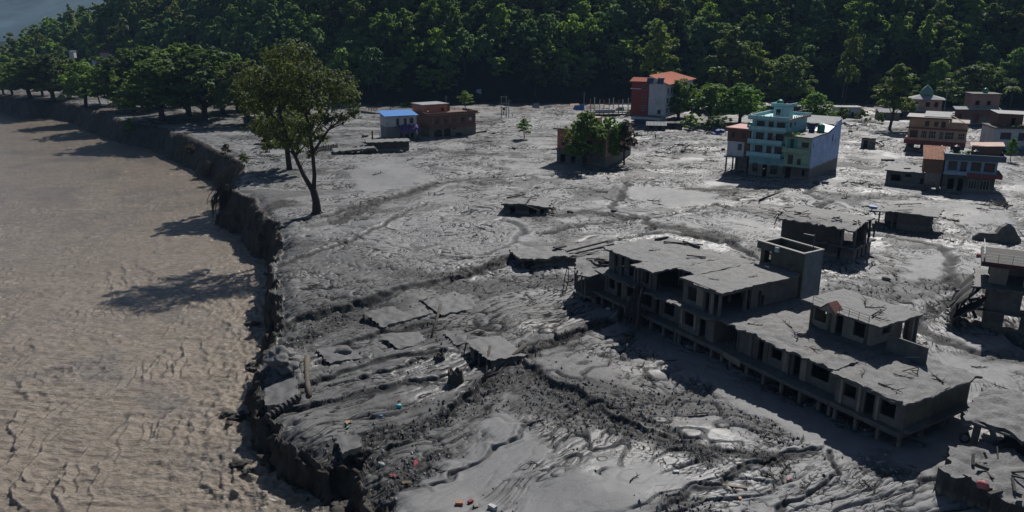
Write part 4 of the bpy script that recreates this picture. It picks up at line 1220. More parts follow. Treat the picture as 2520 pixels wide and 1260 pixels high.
def unit_D():
    r = ROW.root('concrete_house', 'low concrete house at the near right end of the terrace, mud heaped flat roof', -6.75)
    for x in (0.25, 2.35, 4.5, 6.45):
        column(r, x, 0.2, -1.5, S1 - 0.5, 0.3)
    for y in (3.2, 6.4, 9.6): column(r, 6.45, y, -1.5, S1 - 0.5, 0.3)
    mb = MB(); walls4(mb, 0.1, 5.6, 3.2, 9.6, -1.5, S1 - 0.5, front=[(0.6, 1.6, -1, 0.8), (3.4, 4.3, -1, 0.8)], right=[(1.0, 2.0, -.6, .7)])
    mb.build('ground_floor_wall', CONC_D, r)
    slab(r, 'floor_slab', CONC, -0.25, 6.85, -0.45, 10.0, S1, 0.2, 0.5, 0.01, 0.05, 3)
    b = MB(); b.box(-0.2, -0.28, S1 - 0.52, 6.75, 0.0, S1 - 0.2); b.box(6.5, 0.02, S1 - 0.52, 6.78, 9.9, S1 - 0.2); b.build('beam', CONC, r)
    mb = MB()
    fo = [(0.75, 1.95, 2.5, 3.65), (2.85, 3.75, S1, 3.7), (4.35, 5.7, 2.35, 3.65)]
    walls4(mb, 0.05, 6.55, 0.15, 9.7, S1 + 0.003, 4.08, front=fo, left=[(3, 4, S1, 3.6)], back=[(1, 2.2, 2.4, 3.6), (4, 5.2, 2.4, 3.6)], skip='r')
    mb.build('wall', CONC, r)
    mb = MB(); wall(mb, (6.55, 0.372), (6.55, 9.478), S1 + 0.003, 4.08); mb.build('side_wall', OLIVE, r)
    mb = MB(); wall(mb, (3.2, 3.0), (3.2, 9.4), S1 + 0.01, 4.05, t=0.15); mb.build('inner_wall', CONC_D, r)
    for x in (0.5, 2.3, 4.05): MB().box(x, 0.02, S1 + 0.003, x + 0.25, 0.148, 4.08).build('pilaster', TAN, r)
    slab(r, 'roof_slab', ROOFMUD, -0.2, 7.0, -0.55, 10.1, 4.36, 0.24, 0.3, 0.09, 0.16, 12, cap=0.06)
    lip = MB()
    pts = [(3.1 + 0.35 * i, -0.52 + 0.05 * math.sin(i * 1.9), 4.36 + 0.09 * math.sin(i * 0.8)) for i in range(11)]
    lip.tube(pts, [0.1 + 0.05 * math.sin(i * 1.3 + 1) + 0.03 * (i % 3) for i in range(11)], 8); lip.build('mud_lip', ROOFMUD, r, True)
    pts = [(7.0 + 0.08 * math.sin(i * 2.1), 0.2 + 0.8 * i, 4.3 + 0.05 * math.sin(i * 1.1)) for i in range(12)]
    MB().tube(pts, [0.11 + 0.05 * math.sin(i * 1.7) for i in range(12)], 7).build('mud_lip', ROOFMUD, r, True)
    slab(r, 'ledge', CONC, 6.6, 7.15, 0.2, 9.6, S1 + 0.12, 0.16, 0.4, 0.06, 0.1, 15)
    bars = MB()
    for i in range(7):
        a = Vector((6.8 + 0.1 * i, 7.4 + 0.4 * i, 4.3)); bars.tube([a, a + Vector((0.5, 0.1 * i, 0.3 - 0.1 * i)), a + Vector((0.9, 0.2 * i - .4, -0.5))], 0.018, 4)
    build_each(bars, 'bent_rebar', STEEL, r)
unit_D()

def unit_C():
    r = ROW.root('concrete_house', 'long concrete house in the middle of the terrace with a roof top room and railing', -19.6)
    for k, x in enumerate((0.3, 2.5, 4.7, 6.9, 9.1, 11.2, 12.35)): column(r, x, 0.4, -1.5, S1 - 0.5, 0.3)
    mb = MB(); wall(mb, (0.1, 5.2), (12.5, 5.2), -1.5, S1 - 0.2, [(1, 2.2, -1, .9), (5, 6.2, -1, .9), (9, 10.2, -1, .9)]); mb.build('ground_floor_wall', CONC_D, r)
    for x in (4.6, 9.0):
        mb = MB(); wall(mb, (x, 5.1), (x, 0.7), -1.5, S1 - 0.5, t=0.15); mb.build('partition', CONC_D, r)
    slab(r, 'floor_slab', CONC, -0.1, 12.6, -0.55, 12.8, S1, 0.2, 0.5, 0.015, 0.06, 21)
    b = MB(); b.box(-0.05, -0.32, S1 - 0.52, 12.55, 0.0, S1 - 0.2); b.build('beam', CONC, r)
    fo = [(0.0, 0.5, S1, 4.2), (2.95, 3.65, S1, 3.8), (4.65, 5.9, 2.55, 3.7), (7.3, 8.1, S1, 3.8), (9.35, 11.3, 2.45, 3.7)]
    mb = MB(); walls4(mb, 0.15, 12.35, 1.0, 12.6, S1 + 0.003, 4.24, front=fo, right=[(2, 3.2, 2.4, 3.6)]); mb.build('wall', CONC, r)
    for x, w in ((3.9, 0.5), (6.3, 0.8), (8.4, 0.6), (2.0, 0.7)):
        MB().box(x, 0.93, S1 + 0.01, x + w, 0.997, 4.2).build('plaster_panel', TAN if w > .55 else OLIVE, r)
    for x in (2.5, 7.1): column(r, x, 0.75, S1 - 0.01, 4.24, 0.22)
    def sag(X, Y, Z):
        return X, Y, Z - 0.22 * np.exp(-((X - 6.2) / 1.2) ** 2) * (Y < 1.5) + 0.10 * np.exp(-((X - 2.5) / 2.0) ** 2)
    slab(r, 'roof_slab', ROOFMUD, -0.1, 12.55, 0.05, 13.0, S2 + 0.02, 0.22, 0.28, 0.10, 0.22, 22, sag)
    # room on the roof
    z0 = S2 - 0.05; z1 = 6.98
    p = (4.0, 7.3); q = (10.9, 12.3)
    fo = [(0.5, 1.9, z0 + 0.75, z1 - 0.45), (3.0, 3.85, z0, z1 - 0.4), (5.0, 6.5, z0 + 0.7, z1 - 0.45)]
    mb = MB(); walls4(mb, p[0], q[0], p[1], q[1], z0, z1, front=fo, right=[(1.6, 3.0, z0 + .9, z1 - .4)], left=[(1.5, 2.6, z0 + .8, z1 - .5)]); mb.build('roof_room_wall', TAN, r)
    for xx in (4.05, 6.2, 10.3): MB().box(xx, 7.22, z0, xx + 0.3, 7.297, z1).build('pilaster', OLIVE, r)
    slab(r, 'roof_room_slab', ROOFMUD, 3.6, 12.4, 6.1, 12.9, 7.2, 0.2, 0.35, 0.04, 0.1, 25)
    MB().tube([(3.7, 6.15, 7.22), (5.1, 6.1, 7.24)], 0.09, 6).build('drain_pipe', STEEL, r)
    # little gable over the door
    g = MB(); g.add([(6.0, 5.9, 7.0), (7.9, 5.9, 7.0), (6.95, 5.9, 7.85), (6.0, 7.2, 7.0), (7.9, 7.2, 7.0), (6.95, 7.2, 7.85)], [(0, 1, 2), (3, 5, 4), (0, 2, 5, 3), (1, 4, 5, 2), (0, 3, 4, 1)])
    go = g.build('gable', TAN, r)
    tile = MB().box(0, 0, 0, 0.42, 1.35, 0.06).mesh('tile', plain('red_tile', (0.2, 0.07, 0.05), .7, .3, 3, .1))
    for sgn in (-1, 1):
        for k in range(4):
            f = k / 4.0
            o = link_mesh('tile', tile, go)
            sl = math.atan2(0.85, 0.95)
            if sgn > 0: o.location = (6.95 + (f + 0.0) * 1.05, 5.85, 7.91 - f * 0.94); o.rotation_euler = (0, sl, 0)
            else: o.location = (6.95 - (f + 0.27) * 1.05, 5.85, 7.91 - (f + 0.27) * 0.94); o.rotation_euler = (0, -sl, 0)
            o.scale = (0.8, 1, 1)
    rl = MB()
    for h in (0.25, 0.5, 0.75): rl.tube([(8.0, 6.3, 7.2 + h), (11.2, 6.25, 7.18 + h)], 0.022, 4)
    for x in (8.0, 9.05, 10.1, 11.2): rl.tube([(x, 6.28, 7.15), (x, 6.28, 7.97)], 0.03, 4)
    rl.tube([(11.2, 6.25, 7.95), (11.25, 8.2, 7.95)], 0.022, 4)
    for h in (0.4, 0.75): rl.tube([(4.9, 6.3, 7.2 + h), (6.1, 6.3, 7.2 + h)], 0.022, 4)
    rl.tube([(4.9, 6.3, 7.15), (4.9, 6.3, 7.97)], 0.03, 4)
    rl.build('railing', STEEL, r)
    # wall between this roof and the next
    mb = MB(); wall(mb, (12.2, 8.0), (16.0, 8.15), 4.4, 6.05, t=0.2); mb.build('parapet', CONC, r); mb = MB(); wall(mb, (11.0, 12.4), (12.3, 12.4), 4.4, 7.0, t=.2); mb.build('back_wall', CONC, r)
    column(r, 11.9, 12.2, 4.4, 7.0, 0.35, TAN)
    # patterned balcony panel hanging off the floor edge
    bp = MB()
    for k in range(9):
        for j in range(2):
            x = 0.2 + k * 0.24
            bp.box(x, -0.66, S1 - 0.45 + j * 0.25 - 0.03 * k, x + 0.16, -0.6, S1 - 0.28 + j * 0.25 - 0.03 * k)
    bp.add([(0.1, -0.6, S1 - 0.5), (2.4, -0.6, S1 - 0.78), (2.4, -0.6, S1 - 0.15), (0.1, -0.6, S1 + 0.1), (0.1, -0.56, S1 - 0.5), (2.4, -0.56, S1 - 0.78), (2.4, -0.56, S1 - 0.15), (0.1, -0.56, S1 + 0.1)],
           [(0, 1, 2, 3), (7, 6, 5, 4), (0, 4, 5, 1), (1, 5, 6, 2), (2, 6, 7, 3), (3, 7, 4, 0)])
    bp.build('balcony_panel', TAN, r)
    rb = MB(); rr = random.Random(3)
    for k in range(12):
        a = Vector((0.3 + 0.15 * k, -0.2, S1 + 1.6 + rr.uniform(-.6, .8))); rb.tube([a, a + Vector((rr.uniform(-.5, .5), -0.3, rr.uniform(-.6, .2))), a + Vector((rr.uniform(-.6, .6), -.3, -1.2))], 0.015, 4)
    build_each(rb, 'bent_rebar', STEEL, r)
unit_C()

def unit_B():
    r = ROW.root('concrete_house', 'three level concrete house with a tall square stair tower behind its roof', -27.2)
    for x in (0.3, 2.9, 5.3): column(r, x, 0.3, -1.5, S1 - 0.5, 0.3)
    for x in (6.6,): column(r, x, 0.5, -1.5, S1 - 0.5, 0.3)
    mb = MB(); wall(mb, (0, 4.5), (7.4, 4.5), -1.5, S1 - 0.2, [(1, 2.2, -1, .9), (4, 5, -1, .9)]); mb.build('ground_floor_wall', CONC_D, r)
    slab(r, 'floor_slab', CONC, -0.1, 7.5, -0.4, 12.8, S1, 0.2, 0.5, 0.01, 0.06, 31)
    b = MB(); b.box(0, -0.3, S1 - 0.52, 7.4, 0.0, S1 - 0.2); b.build('beam', CONC, r)
    fo = [(0.9, 2.35, S1 + 0.75, 3.8), (3.15, 4.1, S1, 3.75)]
    mb = MB(); walls4(mb, 0.1, 5.4, 0.2, 12.6, S1 + 0.003, S2 - 0.2, front=fo, skip='l'); mb.build('wall', CONC, r)
    for x in (0.45, 2.5): MB().box(x, 0.08, S1 + 0.6, x + 0.3, 0.198, S2 - 0.2).build('pilaster', TAN, r)
    slab(r, 'balcony_slab', ROOFMUD, -0.2, 5.7, -0.5, 12.6, S2, 0.2, 0.4, 0.03, 0.08, 32)
    slab(r, 'terrace_slab', ROOFMUD, 5.75, 7.5, 0.4, 13.0, S2 + 0.01, 0.2, 0.4, 0.06, 0.1, 33)
    fo = [(0.7, 2.15, S2 + 0.65, S3 - 0.6), (3.3, 3.95, S2, S3 - 0.5)]
    mb = MB(); wall(mb, (0.1, 0.6), (4.2, 0.6), S2 + 0.05, S3 - 0.24, fo)
    wall(mb, (0.1, 12.4), (0.1, 0.83), S2 + 0.05, S3 - 0.24)
    mb.build('upper_wall', CONC, r)
    MB().box(2.25, 0.5, S2 + 0.5, 3.2, 0.597, S3 - 0.24).build('plaster_panel', TAN, r)
    column(r, 4.35, 0.75, S2, S3 - 0.2, 0.26, TAN); column(r, 5.35, 0.85, S2, S3 - 0.2, 0.26)
    column(r, 5.35, 4.6, S2, S3 - 0.2, 0.3); column(r, 2.6, 5.2, S2, S3 - 0.2, 0.28)
    b = MB(); b.box(5.25, 1.0, S3 - 0.5, 5.48, 5.4, S3 - 0.22); b.build('beam', CONC, r)
    mb = MB(); wall(mb, (5.48, 5.4), (5.48, 12.9), S2 + 0.05, S3 - 0.22, [(1.3, 2.1, S2, S2 + 1.3), (1.1, 1.6, S2, S2 + 1.9)], 0.24); wall(mb, (0.4, 7.2), (5.2, 7.2), S2 + 0.05, S3 - 0.24, [(1, 2, S2, 6.5)], .15)
    mb.build('torn_wall', CONC, r)
    slab(r, 'roof_slab', ROOFMUD, -0.3, 5.85, 0.3, 12.7, S3 + 0.03, 0.22, 0.3, 0.035, 0.12, 34)
    MB().tube([(-0.2, 0.45, S3 + 0.05), (1.5, 0.42, S3 + 0.06), (3.0, 0.5, S3 + .03), (5.0, .45, S3 + .05)], [.06, .1, .05, .09], 6).build('mud_lip', ROOFMUD, r, True)
    # stair tower
    t = 0.2
    mb = MB(); x0, x1, y0, y1 = -0.3, 5.75, 13.0, 16.3
    wall(mb, (x0, y0), (x1, y0), -1.5, 9.55, [(0.55, 1.5, S3, S3 + 1.7)], t); wall(mb, (x1, y1), (x0, y1), -1.5, 9.55, (), t); wall(mb, (x0, y1 - t), (x0, y0 + t), -1.5, 9.55, [(.8, 1.8, S3, S3 + 1.7)], t)
    mb.build('tower_wall', OLIVE, r)
    mb = MB(); wall(mb, (x1 + 0.003, y0 + t), (x1 + 0.003, y1 - t), -1.5, 9.55, (), t); mb.build('tower_side_wall', BLUEGREY, r)
    b = MB(); b.box(x0 - 0.55, y0 - 0.12, 8.75, x1, y0 - 0.003, 9.5); b.build('tower_fascia', OLIVE, r)
    b = MB(); b.box(x0 + t, y0 + t, 8.7, x1 - t, y1 - t, 8.85); b.build('tower_roof', CONC_D, r)
    b = MB()
    b.box(x0 - 0.6, y0 - 0.16, 9.553, x1 + 0.05, y0 + 0.24, 9.68); b.box(x0 - 0.05, y1 - 0.24, 9.553, x1 + 0.05, y1 + 0.05, 9.68)
    b.box(x0 - 0.05, y0 + 0.24, 9.553, x0 + 0.24, y1 - 0.24, 9.68); b.box(x1 - 0.24, y0 + 0.24, 9.553, x1 + 0.05, y1 - 0.24, 9.68)
    b.build('tower_rim', plain('pale_rim', (0.32, 0.31, 0.29), .8, .25, 3, .1), r)
    b = MB(); b.box(2.0, y0 - .42, 9.0, 2.5, y0 - .17, 9.55); b.build('meter_box', WHITEP, r)
    b = MB(); b.box(1.2, y0 + .5, 8.86, 4.6, y0 + 1.7, 8.95); b.build('orange_sheet', PALEWOOD, r)
    b = MB(); b.tube([(4.6, y1 - .4, 8.8), (4.6, y1 - .4, 11.2)], 0.05, 6); b.tube([(4.6, y1 - .4, 11.0), (3.7, y1 - .4, 10.95), (3.1, y1 - .35, 10.9)], 0.07, 5); b.build('antenna_mast', STEEL, r)
unit_B()

def unit_A():
    r = ROW.root('concrete_house', 'three level concrete house at the left of the terrace with stepped mud roof plates', -41.3)
    for x in (0.3, 2.6, 4.9, 7.4, 9.6, 11.8, 13.8): column(r, x, 0.3, -1.5, S1 - 0.5, 0.3)
    mb = MB(); wall(mb, (0, 4.5), (14, 4.5), -1.5, S1 - 0.2, [(1, 2.2, -1, .9), (4, 5, -1, .9), (9, 10, -1, .9)]); mb.build('ground_floor_wall', CONC_D, r)
    slab(r, 'floor_slab', CONC, -0.2, 14.0, -0.6, 11.0, S1, 0.2, 0.5, 0.02, 0.1, 41)
    b = MB(); b.box(-0.1, -0.35, S1 - 0.52, 14.0, -0.02, S1 - 0.2); b.build('beam', CONC, r)
    fo = [(0.9, 2.0, S1 + 0.7, 3.8), (2.5, 3.3, S1, 3.8), (4.4, 5.6, S1 + .7, 3.8), (7.2, 8.9, S1 + 0.55, 3.9), (9.6, 10.3, S1, 3.8), (11.1, 12.8, S1 + 0.6, 3.9)]
    mb = MB(); walls4(mb, 0.05, 14.0, 0.75, 10.8, S1 + 0.003, S2 - 0.2, front=fo); mb.build('wall', CONC, r)
    for x in (0.3, 6.4, 9.1, 10.5): MB().box(x, 0.64, S1 + 0.3, x + 0.4, 0.747, S2 - 0.2).build('pilaster', CONC, r)
    slab(r, 'balcony_slab', ROOFMUD, -0.3, 14.05, -0.65, 10.8, S2, 0.2, 0.3, 0.06, 0.2, 42)
    fo = [(0.8, 1.7, S2 + .7, S3 - .6), (2.2, 3.0, S2, S3 - .5), (3.9, 5.4, S2 + .2, S3 - .4)]
    mb = MB(); wall(mb, (0.05, 1.3), (7.1, 1.3), S2 + 0.06, S3 - 0.2, fo); wall(mb, (0.05, 10.6), (0.05, 1.52), S2 + .06, S3 - .2, [(2, 4, S2 + .6, S3 - .6)])
    fo = [(0.55, 1.9, S2 + .6, S3 - .5)]
    wall(mb, (7.15, 0.3), (9.7, 0.3), S2 + 0.06, S3 - 0.2, fo); wall(mb, (10.1, 4.2), (14.0, 4.2), S2 + .06, S3 - .2, [(0.4, 1.3, S2, S3 - .4), (2.0, 2.8, S2, S3 - .5)])
    wall(mb, (0.3, 10.7), (14.0, 10.7), S2 + .06, S3 - .2)
    wall(mb, (9.72, 4.2), (9.72, 10.4), S2 + .06, S3 - .2)
    mb.build('upper_wall', CONC, r)
    for x, y in ((7.2, 0.12), (9.3, 0.12), (9.75, 0.5), (6.0, 0.6), (3.2, 0.7), (1.9, 0.7)): column(r, x, y, S2, S3 - 0.2, 0.24)
    slab(r, 'roof_slab', ROOFMUD, -0.3, 7.25, 0.5, 11.0, S3, 0.2, 0.3, 0.06, 0.2, 44)
    slab(r, 'roof_slab', ROOFMUD, 7.3, 10.9, -1.2, 11.2, S3 + 0.03, 0.22, 0.3, 0.06, 0.2, 45)
    slab(r, 'roof_slab', ROOFMUD, 10.95, 14.15, 2.7, 11.9, S3 + 0.05, 0.22, 0.3, 0.06, 0.12, 46, cap=0.12)
    b = MB(); b.box(3.4, 10.4, S3 + .05, 6.4, 10.6, S3 + .35); b.box(0.6, 8.2, S3 + .05, 0.8, 10.4, S3 + .3); b.bar((2.0, 8.5, S3 + .15), (5.8, 11.6, S3 + .2), .16); b.bar((9.8, 8.2, S3 + .15), (8.4, 6.4, S3 + .3), .14)
    build_each(b, 'roof_kerb', CONC_D, r)
unit_A()

def unit_E():
    r = ROW.root('collapsed_balcony_house', 'sunken wreck with a curved sagging balcony roof at the far left end of the terrace', -47.2, cat='ruin')
    def curve(X, Y, Z):
        f = np.clip((X + 0.5) / 6.5, 0, 1)
        Y2 = Y + 1.6 * (1 - f) ** 2 * 2
        return X, Y2, Z + 0.35 * (1 - f) ** 2 - 0.5 * np.sin(f * math.pi) * np.clip((3 - Y) / 5, 0, 1) + 0.15 * np.sin(X * 1.7)
    slab(r, 'roof_slab', ROOFMUD, -0.8, 5.8, -2.2, 4.0, 3.9, 0.22, 0.25, 0.07, 0.2, 51, curve)
    slab(r, 'floor_slab', CONC_D, -0.6, 5.8, -1.7, 4.0, 1.3, 0.35, 0.3, 0.06, 0.2, 52, curve)
    for x, y, lx in ((-0.4, 1.3, -.3), (0.8, -0.2, .2), (1.7, -0.8, 0), (2.7, -1.2, -.1), (3.8, -1.3, .1), (4.9, -1.5, 0)):
        column(r, x, y, 0.8, 3.75, 0.17, CONC, (lx, 0))
    mb = MB(); wall(mb, (0.2, 3.5), (5.7, 3.5), -1, 3.6, [(1, 2, 1.4, 3.2), (3.5, 4.5, 1.5, 3.2)], .15); mb.build('wall', CONC_D, r)
    mb = MB(); wall(mb, (0.5, 0.3), (5.6, -0.4), -1, 1.0, [(.5, 1.8, -1, .7), (2.4, 4.2, -1, .8)], .2); mb.build('ground_floor_wall', CONC_D, r)
    b = MB()
    for k in range(9):
        a = Vector((0.3 + k * .55, 2.0 + .2 * (k % 3), 4.2 + 0.1 * (k % 2))); b.bar(a, a + Vector((2.4 - .2 * k, 1.0 + .1 * k, .35 - .08 * k)), .12)
    b.tube([(-.6, -.2, 3.8), (.4, -1.5, 2.3), (1.2, -2.4, 0.2)], .06, 5); b.tube([(1.3, -1.6, 3.7), (1.6, -1.8, 2.2), (1.5, -2.2, 0.4)], .05, 5)
    build_each(b, 'broken_beam', DRIFT, r)
    slab(r, 'fallen_slab', CONC, 1.0, 4.6, 3.0, 5.4, 4.35, 0.15, 0.4, 0.05, 0.15, 54, lambda X, Y, Z: (X, Y, Z + 0.22 * (X - 1) * 0.5))
unit_E()
# ------------------------------------------------------------------ houses still standing
TQ = Frame(1990, 447, -38.5)

def turquoise_house():
    r = TQ.root('turquoise_house', 'four storey turquoise house with balconies and a roof top stair room', -14.6, 1.0)
    W, Dp = 8.3, 13.0; fl = [1.6, 4.7, 7.8, 10.9]; top = 13.3
    fl = [1.75, 4.7, 7.7, 10.7]
    mb = MB()
    fo0 = [(0.9, 2.2, 0.6, 1.5 + 1.2), (3.4, 4.4, -1, 2.6), (5.2, 6.9, 0.5, 2.6)]
    walls4(mb, 0, W, 0, Dp, -1.5, 4.3, front=fo0, left=[(2, 3.2, 1, 2.4)])
    mb.build('ground_floor_wall', TURQ, r)
    for i, (za, zb) in enumerate(((4.703, 7.3), (7.703, 10.3), (10.703, 12.9))):
        fo = [(1.1, 2.9, za + 0.7, zb - 0.35), (3.9, 5.0, za + 0.02, zb - 0.35), (5.8, 7.7, za + 0.7, zb - 0.35)]
        ro = [(1.2, 2.3, za + .6, zb - .4), (4.2, 5.0, za + .8, zb - .6)]
        mb = MB(); walls4(mb, 0, W, 0, Dp, za, zb, front=fo, right=ro); mb.build('wall', TURQ, r)
        for op in (fo[0], fo[2]): window(r, (0, 0), (W, 0), op, WOODF, GLASS, 3, 1)
        door(r, (0, 0), (W, 0), fo[1], WOODF)
        for op in ro: window(r, (W, 0.22), (W, Dp - .22), op, WOODF, GLASS, 2, 1)
        for x in (0.0, 3.25, 5.25): MB().box(x, -0.06, za, x + 0.45, -0.003, zb).build('pilaster', TURQ_L, r)
    window(r, (0, 0), (W, 0), fo0[0], CONC, GLASS, 2, 1); window(r, (0, 0), (W, 0), fo0[2], CONC, GLASS, 3, 1)
    for i, z in enumerate((4.3, 7.3, 10.3)):
        b = MB(); b.box(-0.45, -1.15, z + .003, W + (0.2 if i == 2 else -.6), Dp + .1, z + 0.4)
        b.build('floor_slab', TURQ, r)
        b = MB(); x1 = W + (0.15 if i == 2 else -.65)
        b.box(-0.4, -1.15, z + 0.403, x1, -1.0, z + 1.15); b.box(-0.45, -0.997, z + .403, -0.3, -0.01, z + 1.15)
        b.build('balcony', TURQ_L, r)
    b = MB(); b.box(-0.7, -1.2, 12.903, W + 0.8, Dp + .2, 13.1); b.build('roof_slab', TURQ, r)
    b = MB(); b.box(-0.7, -1.2, 13.103, W + .8, -1.0, 13.85); b.box(-0.7, -1.0, 13.103, -0.5, Dp, 13.85); b.box(-0.5, Dp, 13.103, W + .8, Dp + .2, 13.8)
    b.build('parapet', TURQ_L, r)
    b = MB(); b.box(W + .6, -1.0, 13.103, W + .8, Dp, 13.5); b.build('parapet', plain('pink_trim', (.5, .2, .16), .7, .2, 2, .05), r)
    rp = MB()
    for k in range(9): rp.box(W + .62, 0.3 + k * 1.45, 13.503, W + .78, 0.5 + k * 1.45, 13.95)
    for k in range(6): rp.box(-.3 + k * 1.6, -1.18, 13.853, -.1 + k * 1.6, -1.02, 14.1)
    build_each(rp, 'railing_post', TURQ_L, r)
    mb = MB(); hx0, hx1 = 3.6, 7.0
    ho = [(0.6, 1.7, 13.8, 15.2)]
    walls4(mb, hx0, hx1, 3.0, 6.6, 13.103, 15.8, front=ho); mb.build('stair_room_wall', TURQ_L, r)
    window(r, (hx0, 3.0), (hx1, 3.0), ho[0], WOODF, GLASS, 2, 2)
    b = MB(); b.box(hx0 - .5, 2.4, 15.803, hx1 + .6, 7.1, 16.0); b.build('stair_room_roof', TURQ, r)
    b = MB(); b.box(hx0 - .5, 2.4, 16.003, hx1 + .6, 2.55, 16.55); b.box(hx0 - .5, 2.55, 16.003, hx0 - .35, 7.1, 16.55); b.box(hx1 + .45, 2.55, 16.003, hx1 + .6, 7.1, 16.55); b.build('stair_room_parapet', TURQ_L, r)
    b = MB(); b.bar((5.6, -0.98, 8.5), (5.9, -1.0, 9.5), 0.6, .1); b.build('hanging_cloth', plain('red_patterned_cloth', (.5, .1, .06), .8, .3, 4, .05), r)
    return r
turquoise_house()
q = TQ.at(-14.6 + 4.7, 1.0 + 3.8, 16.0); water_tank(q, GREEN_PL, 'green water tank on top of the turquoise stair room', .75, 1.3)

def green_house():
    r = TQ.root('lilac_green_house', 'pale green house with long lilac blue side wall, joined to the turquoise one', -6.15, 0.0)
    W, Dp = 6.1, 20.5
    fo0 = [(0.6, 1.9, -1, 2.7), (4.4, 5.0, 1.2, 2.5)]
    mb = MB(); walls4(mb, 0, W - .23, 0, Dp, -1.5, 3.1, front=fo0, skip='r'); mb.build('ground_floor_wall', OLIVE, r)
    fo1 = [(0.9, 2.1, 3.5, 5.6)]
    mb = MB(); walls4(mb, 0, W - .23, 0.1, Dp, 3.403, 6.2, front=fo1 + [(3.0, 3.9, 3.5, 4.9)], skip='r'); mb.build('wall', GREENW, r)
    fo2 = [(0.5, 1.1, 6.7, 9.2), (1.1, 1.9, 6.5, 9.2), (1.9, 2.7, 6.7, 9.2), (3.7, 5.3, 7.5, 8.7)]
    mb = MB(); walls4(mb, 0, W - .23, 0.1, Dp, 6.503, 9.7, front=fo2, skip='r'); mb.build('wall', GREENW, r)
    door(r, (0, .1), (W, .1), fo2[0], TEALDOOR); door(r, (0, .1), (W, .1), fo2[2], TEALDOOR); door(r, (0, .1), (W, .1), fo2[1], BLACK_PL)
    window(r, (0, .1), (W, .1), fo2[3], WOODF, GLASS, 3, 1); door(r, (0, .1), (W, .1), fo1[0], CONC_D); window(r, (0, .1), (W, .1), (3.0, 3.9, 3.5, 4.9), CONC, GLASS, 2, 1)
    ro = [(14.2, 15.0, 7.6, 9.1), (0.5, 1.0, 7.4, 8.5)]
    mb = MB(); wall(mb, (W, 0.0), (W, Dp), -1.5, 9.7, ro, .22); mb.build('side_wall', LILAC, r)
    for op in ro: window(r, (W, 0), (W, Dp), op, WOODF, GLASS, 1, 1)
    for z in (3.1, 6.2): 
        b = MB(); b.box(-.3, -.9, z + .003, W - .25, Dp - .1, z + .3); b.build('floor_slab', GREENW, r)
        b = MB(); b.box(-.3, -.9, z + .303, W - .25, -.8, z + (1.05 if z > 5 else .5)); b.build('balcony', GREENW, r)
    slab(r, 'roof_slab', ROOFMUD, -.4, W - .02, -.9, 13.0, 9.95, .22, .5, .03, .08, 61)
    # raised gable end and tin roof at the back
    g = MB(); g.add([(W + .004, 11.5, 9.703), (W + .004, Dp, 9.703), (W + .004, Dp, 12.3), (W + .004, 17.6, 12.0), (W + .004, 15.6, 10.9), (W - .2, 11.5, 9.703), (W - .2, Dp, 9.703), (W - .2, Dp, 12.3), (W - .2, 17.6, 12.0), (W - .2, 15.6, 10.9)],
              [(0, 1, 2, 3, 4), (9, 8, 7, 6, 5), (0, 5, 6, 1), (1, 6, 7, 2), (2, 7, 8, 3), (3, 8, 9, 4), (4, 9, 5, 0)])
    g.build('gable_wall', LILAC, r)
    mb = MB(); wall(mb, (-2.5, 15.2), (W - .25, 15.2), 9.72, 11.3, [(0.5, 2.2, 9.9, 11), (3.2, 5.0, 9.9, 11)]); mb.build('roof_room_wall', BRICK, r)
    corrugated(r, 'tin_roof', TIN, (-2.8, 14.6, 11.4), (W - .22, 14.6, 11.4), (W - .22, 20.5, 12.6), (-2.8, 20.5, 12.6), 16)
    b = MB(); b.add([(W - 3.0, 9.5, 10.3), (W + .2, 9.5, 10.1), (W + .2, 14.2, 11.0), (W - 3.0, 14.2, 11.6), (W - 3.0, 9.5, 10.25), (W + .2, 9.5, 10.05), (W + .2, 14.2, 10.95), (W - 3.0, 14.2, 11.55)], [(0, 1, 2, 3), (7, 6, 5, 4), (0, 4, 5, 1), (1, 5, 6, 2), (2, 6, 7, 3), (3, 7, 4, 0)])
    b.build('leaning_tin_sheet', plain('blue_grey_tin', (.28, .36, .48), .5, .2, 1, .05), r)
    b = MB(); b.box(2.2, 8.6, 9.97, 3.4, 9.2, 12.0); b.build('roof_cabin', plain('navy_cabin', (.02, .04, .16), .7, .2, 1, .05), r)
    return r
green_house()
q = TQ.at(-6.15 + 4.6, 9.8, 10.0); water_tank(q, GREEN_PL, 'green water tank standing on the flat roof before the lilac gable', .85, 1.9)

def veg(root_frame, x, y, z, n, spread, seed, name, label, leaf, h=0.6):
    r = random.Random(seed)
    bl = [(r.uniform(-spread, spread), r.uniform(-.5, .5), r.uniform(.1, h), .45, .35, .35) for _ in range(n)]
    V, Q = leaf_cloud(bl, n * 60, .16, seed, 12, .4)
    o = link_mesh(name, np_mesh(name, V, Q, leaf, False), None, root_frame.at(x, y, z), (0, 0, root_frame.a)); tag(o, label, 'plant')
veg(TQ, -3.6, -.5, 10.0, 12, 2.6, 7, 'creeper', 'green creeper trailing over the roof edge of the pale green house', LEAF_MID)

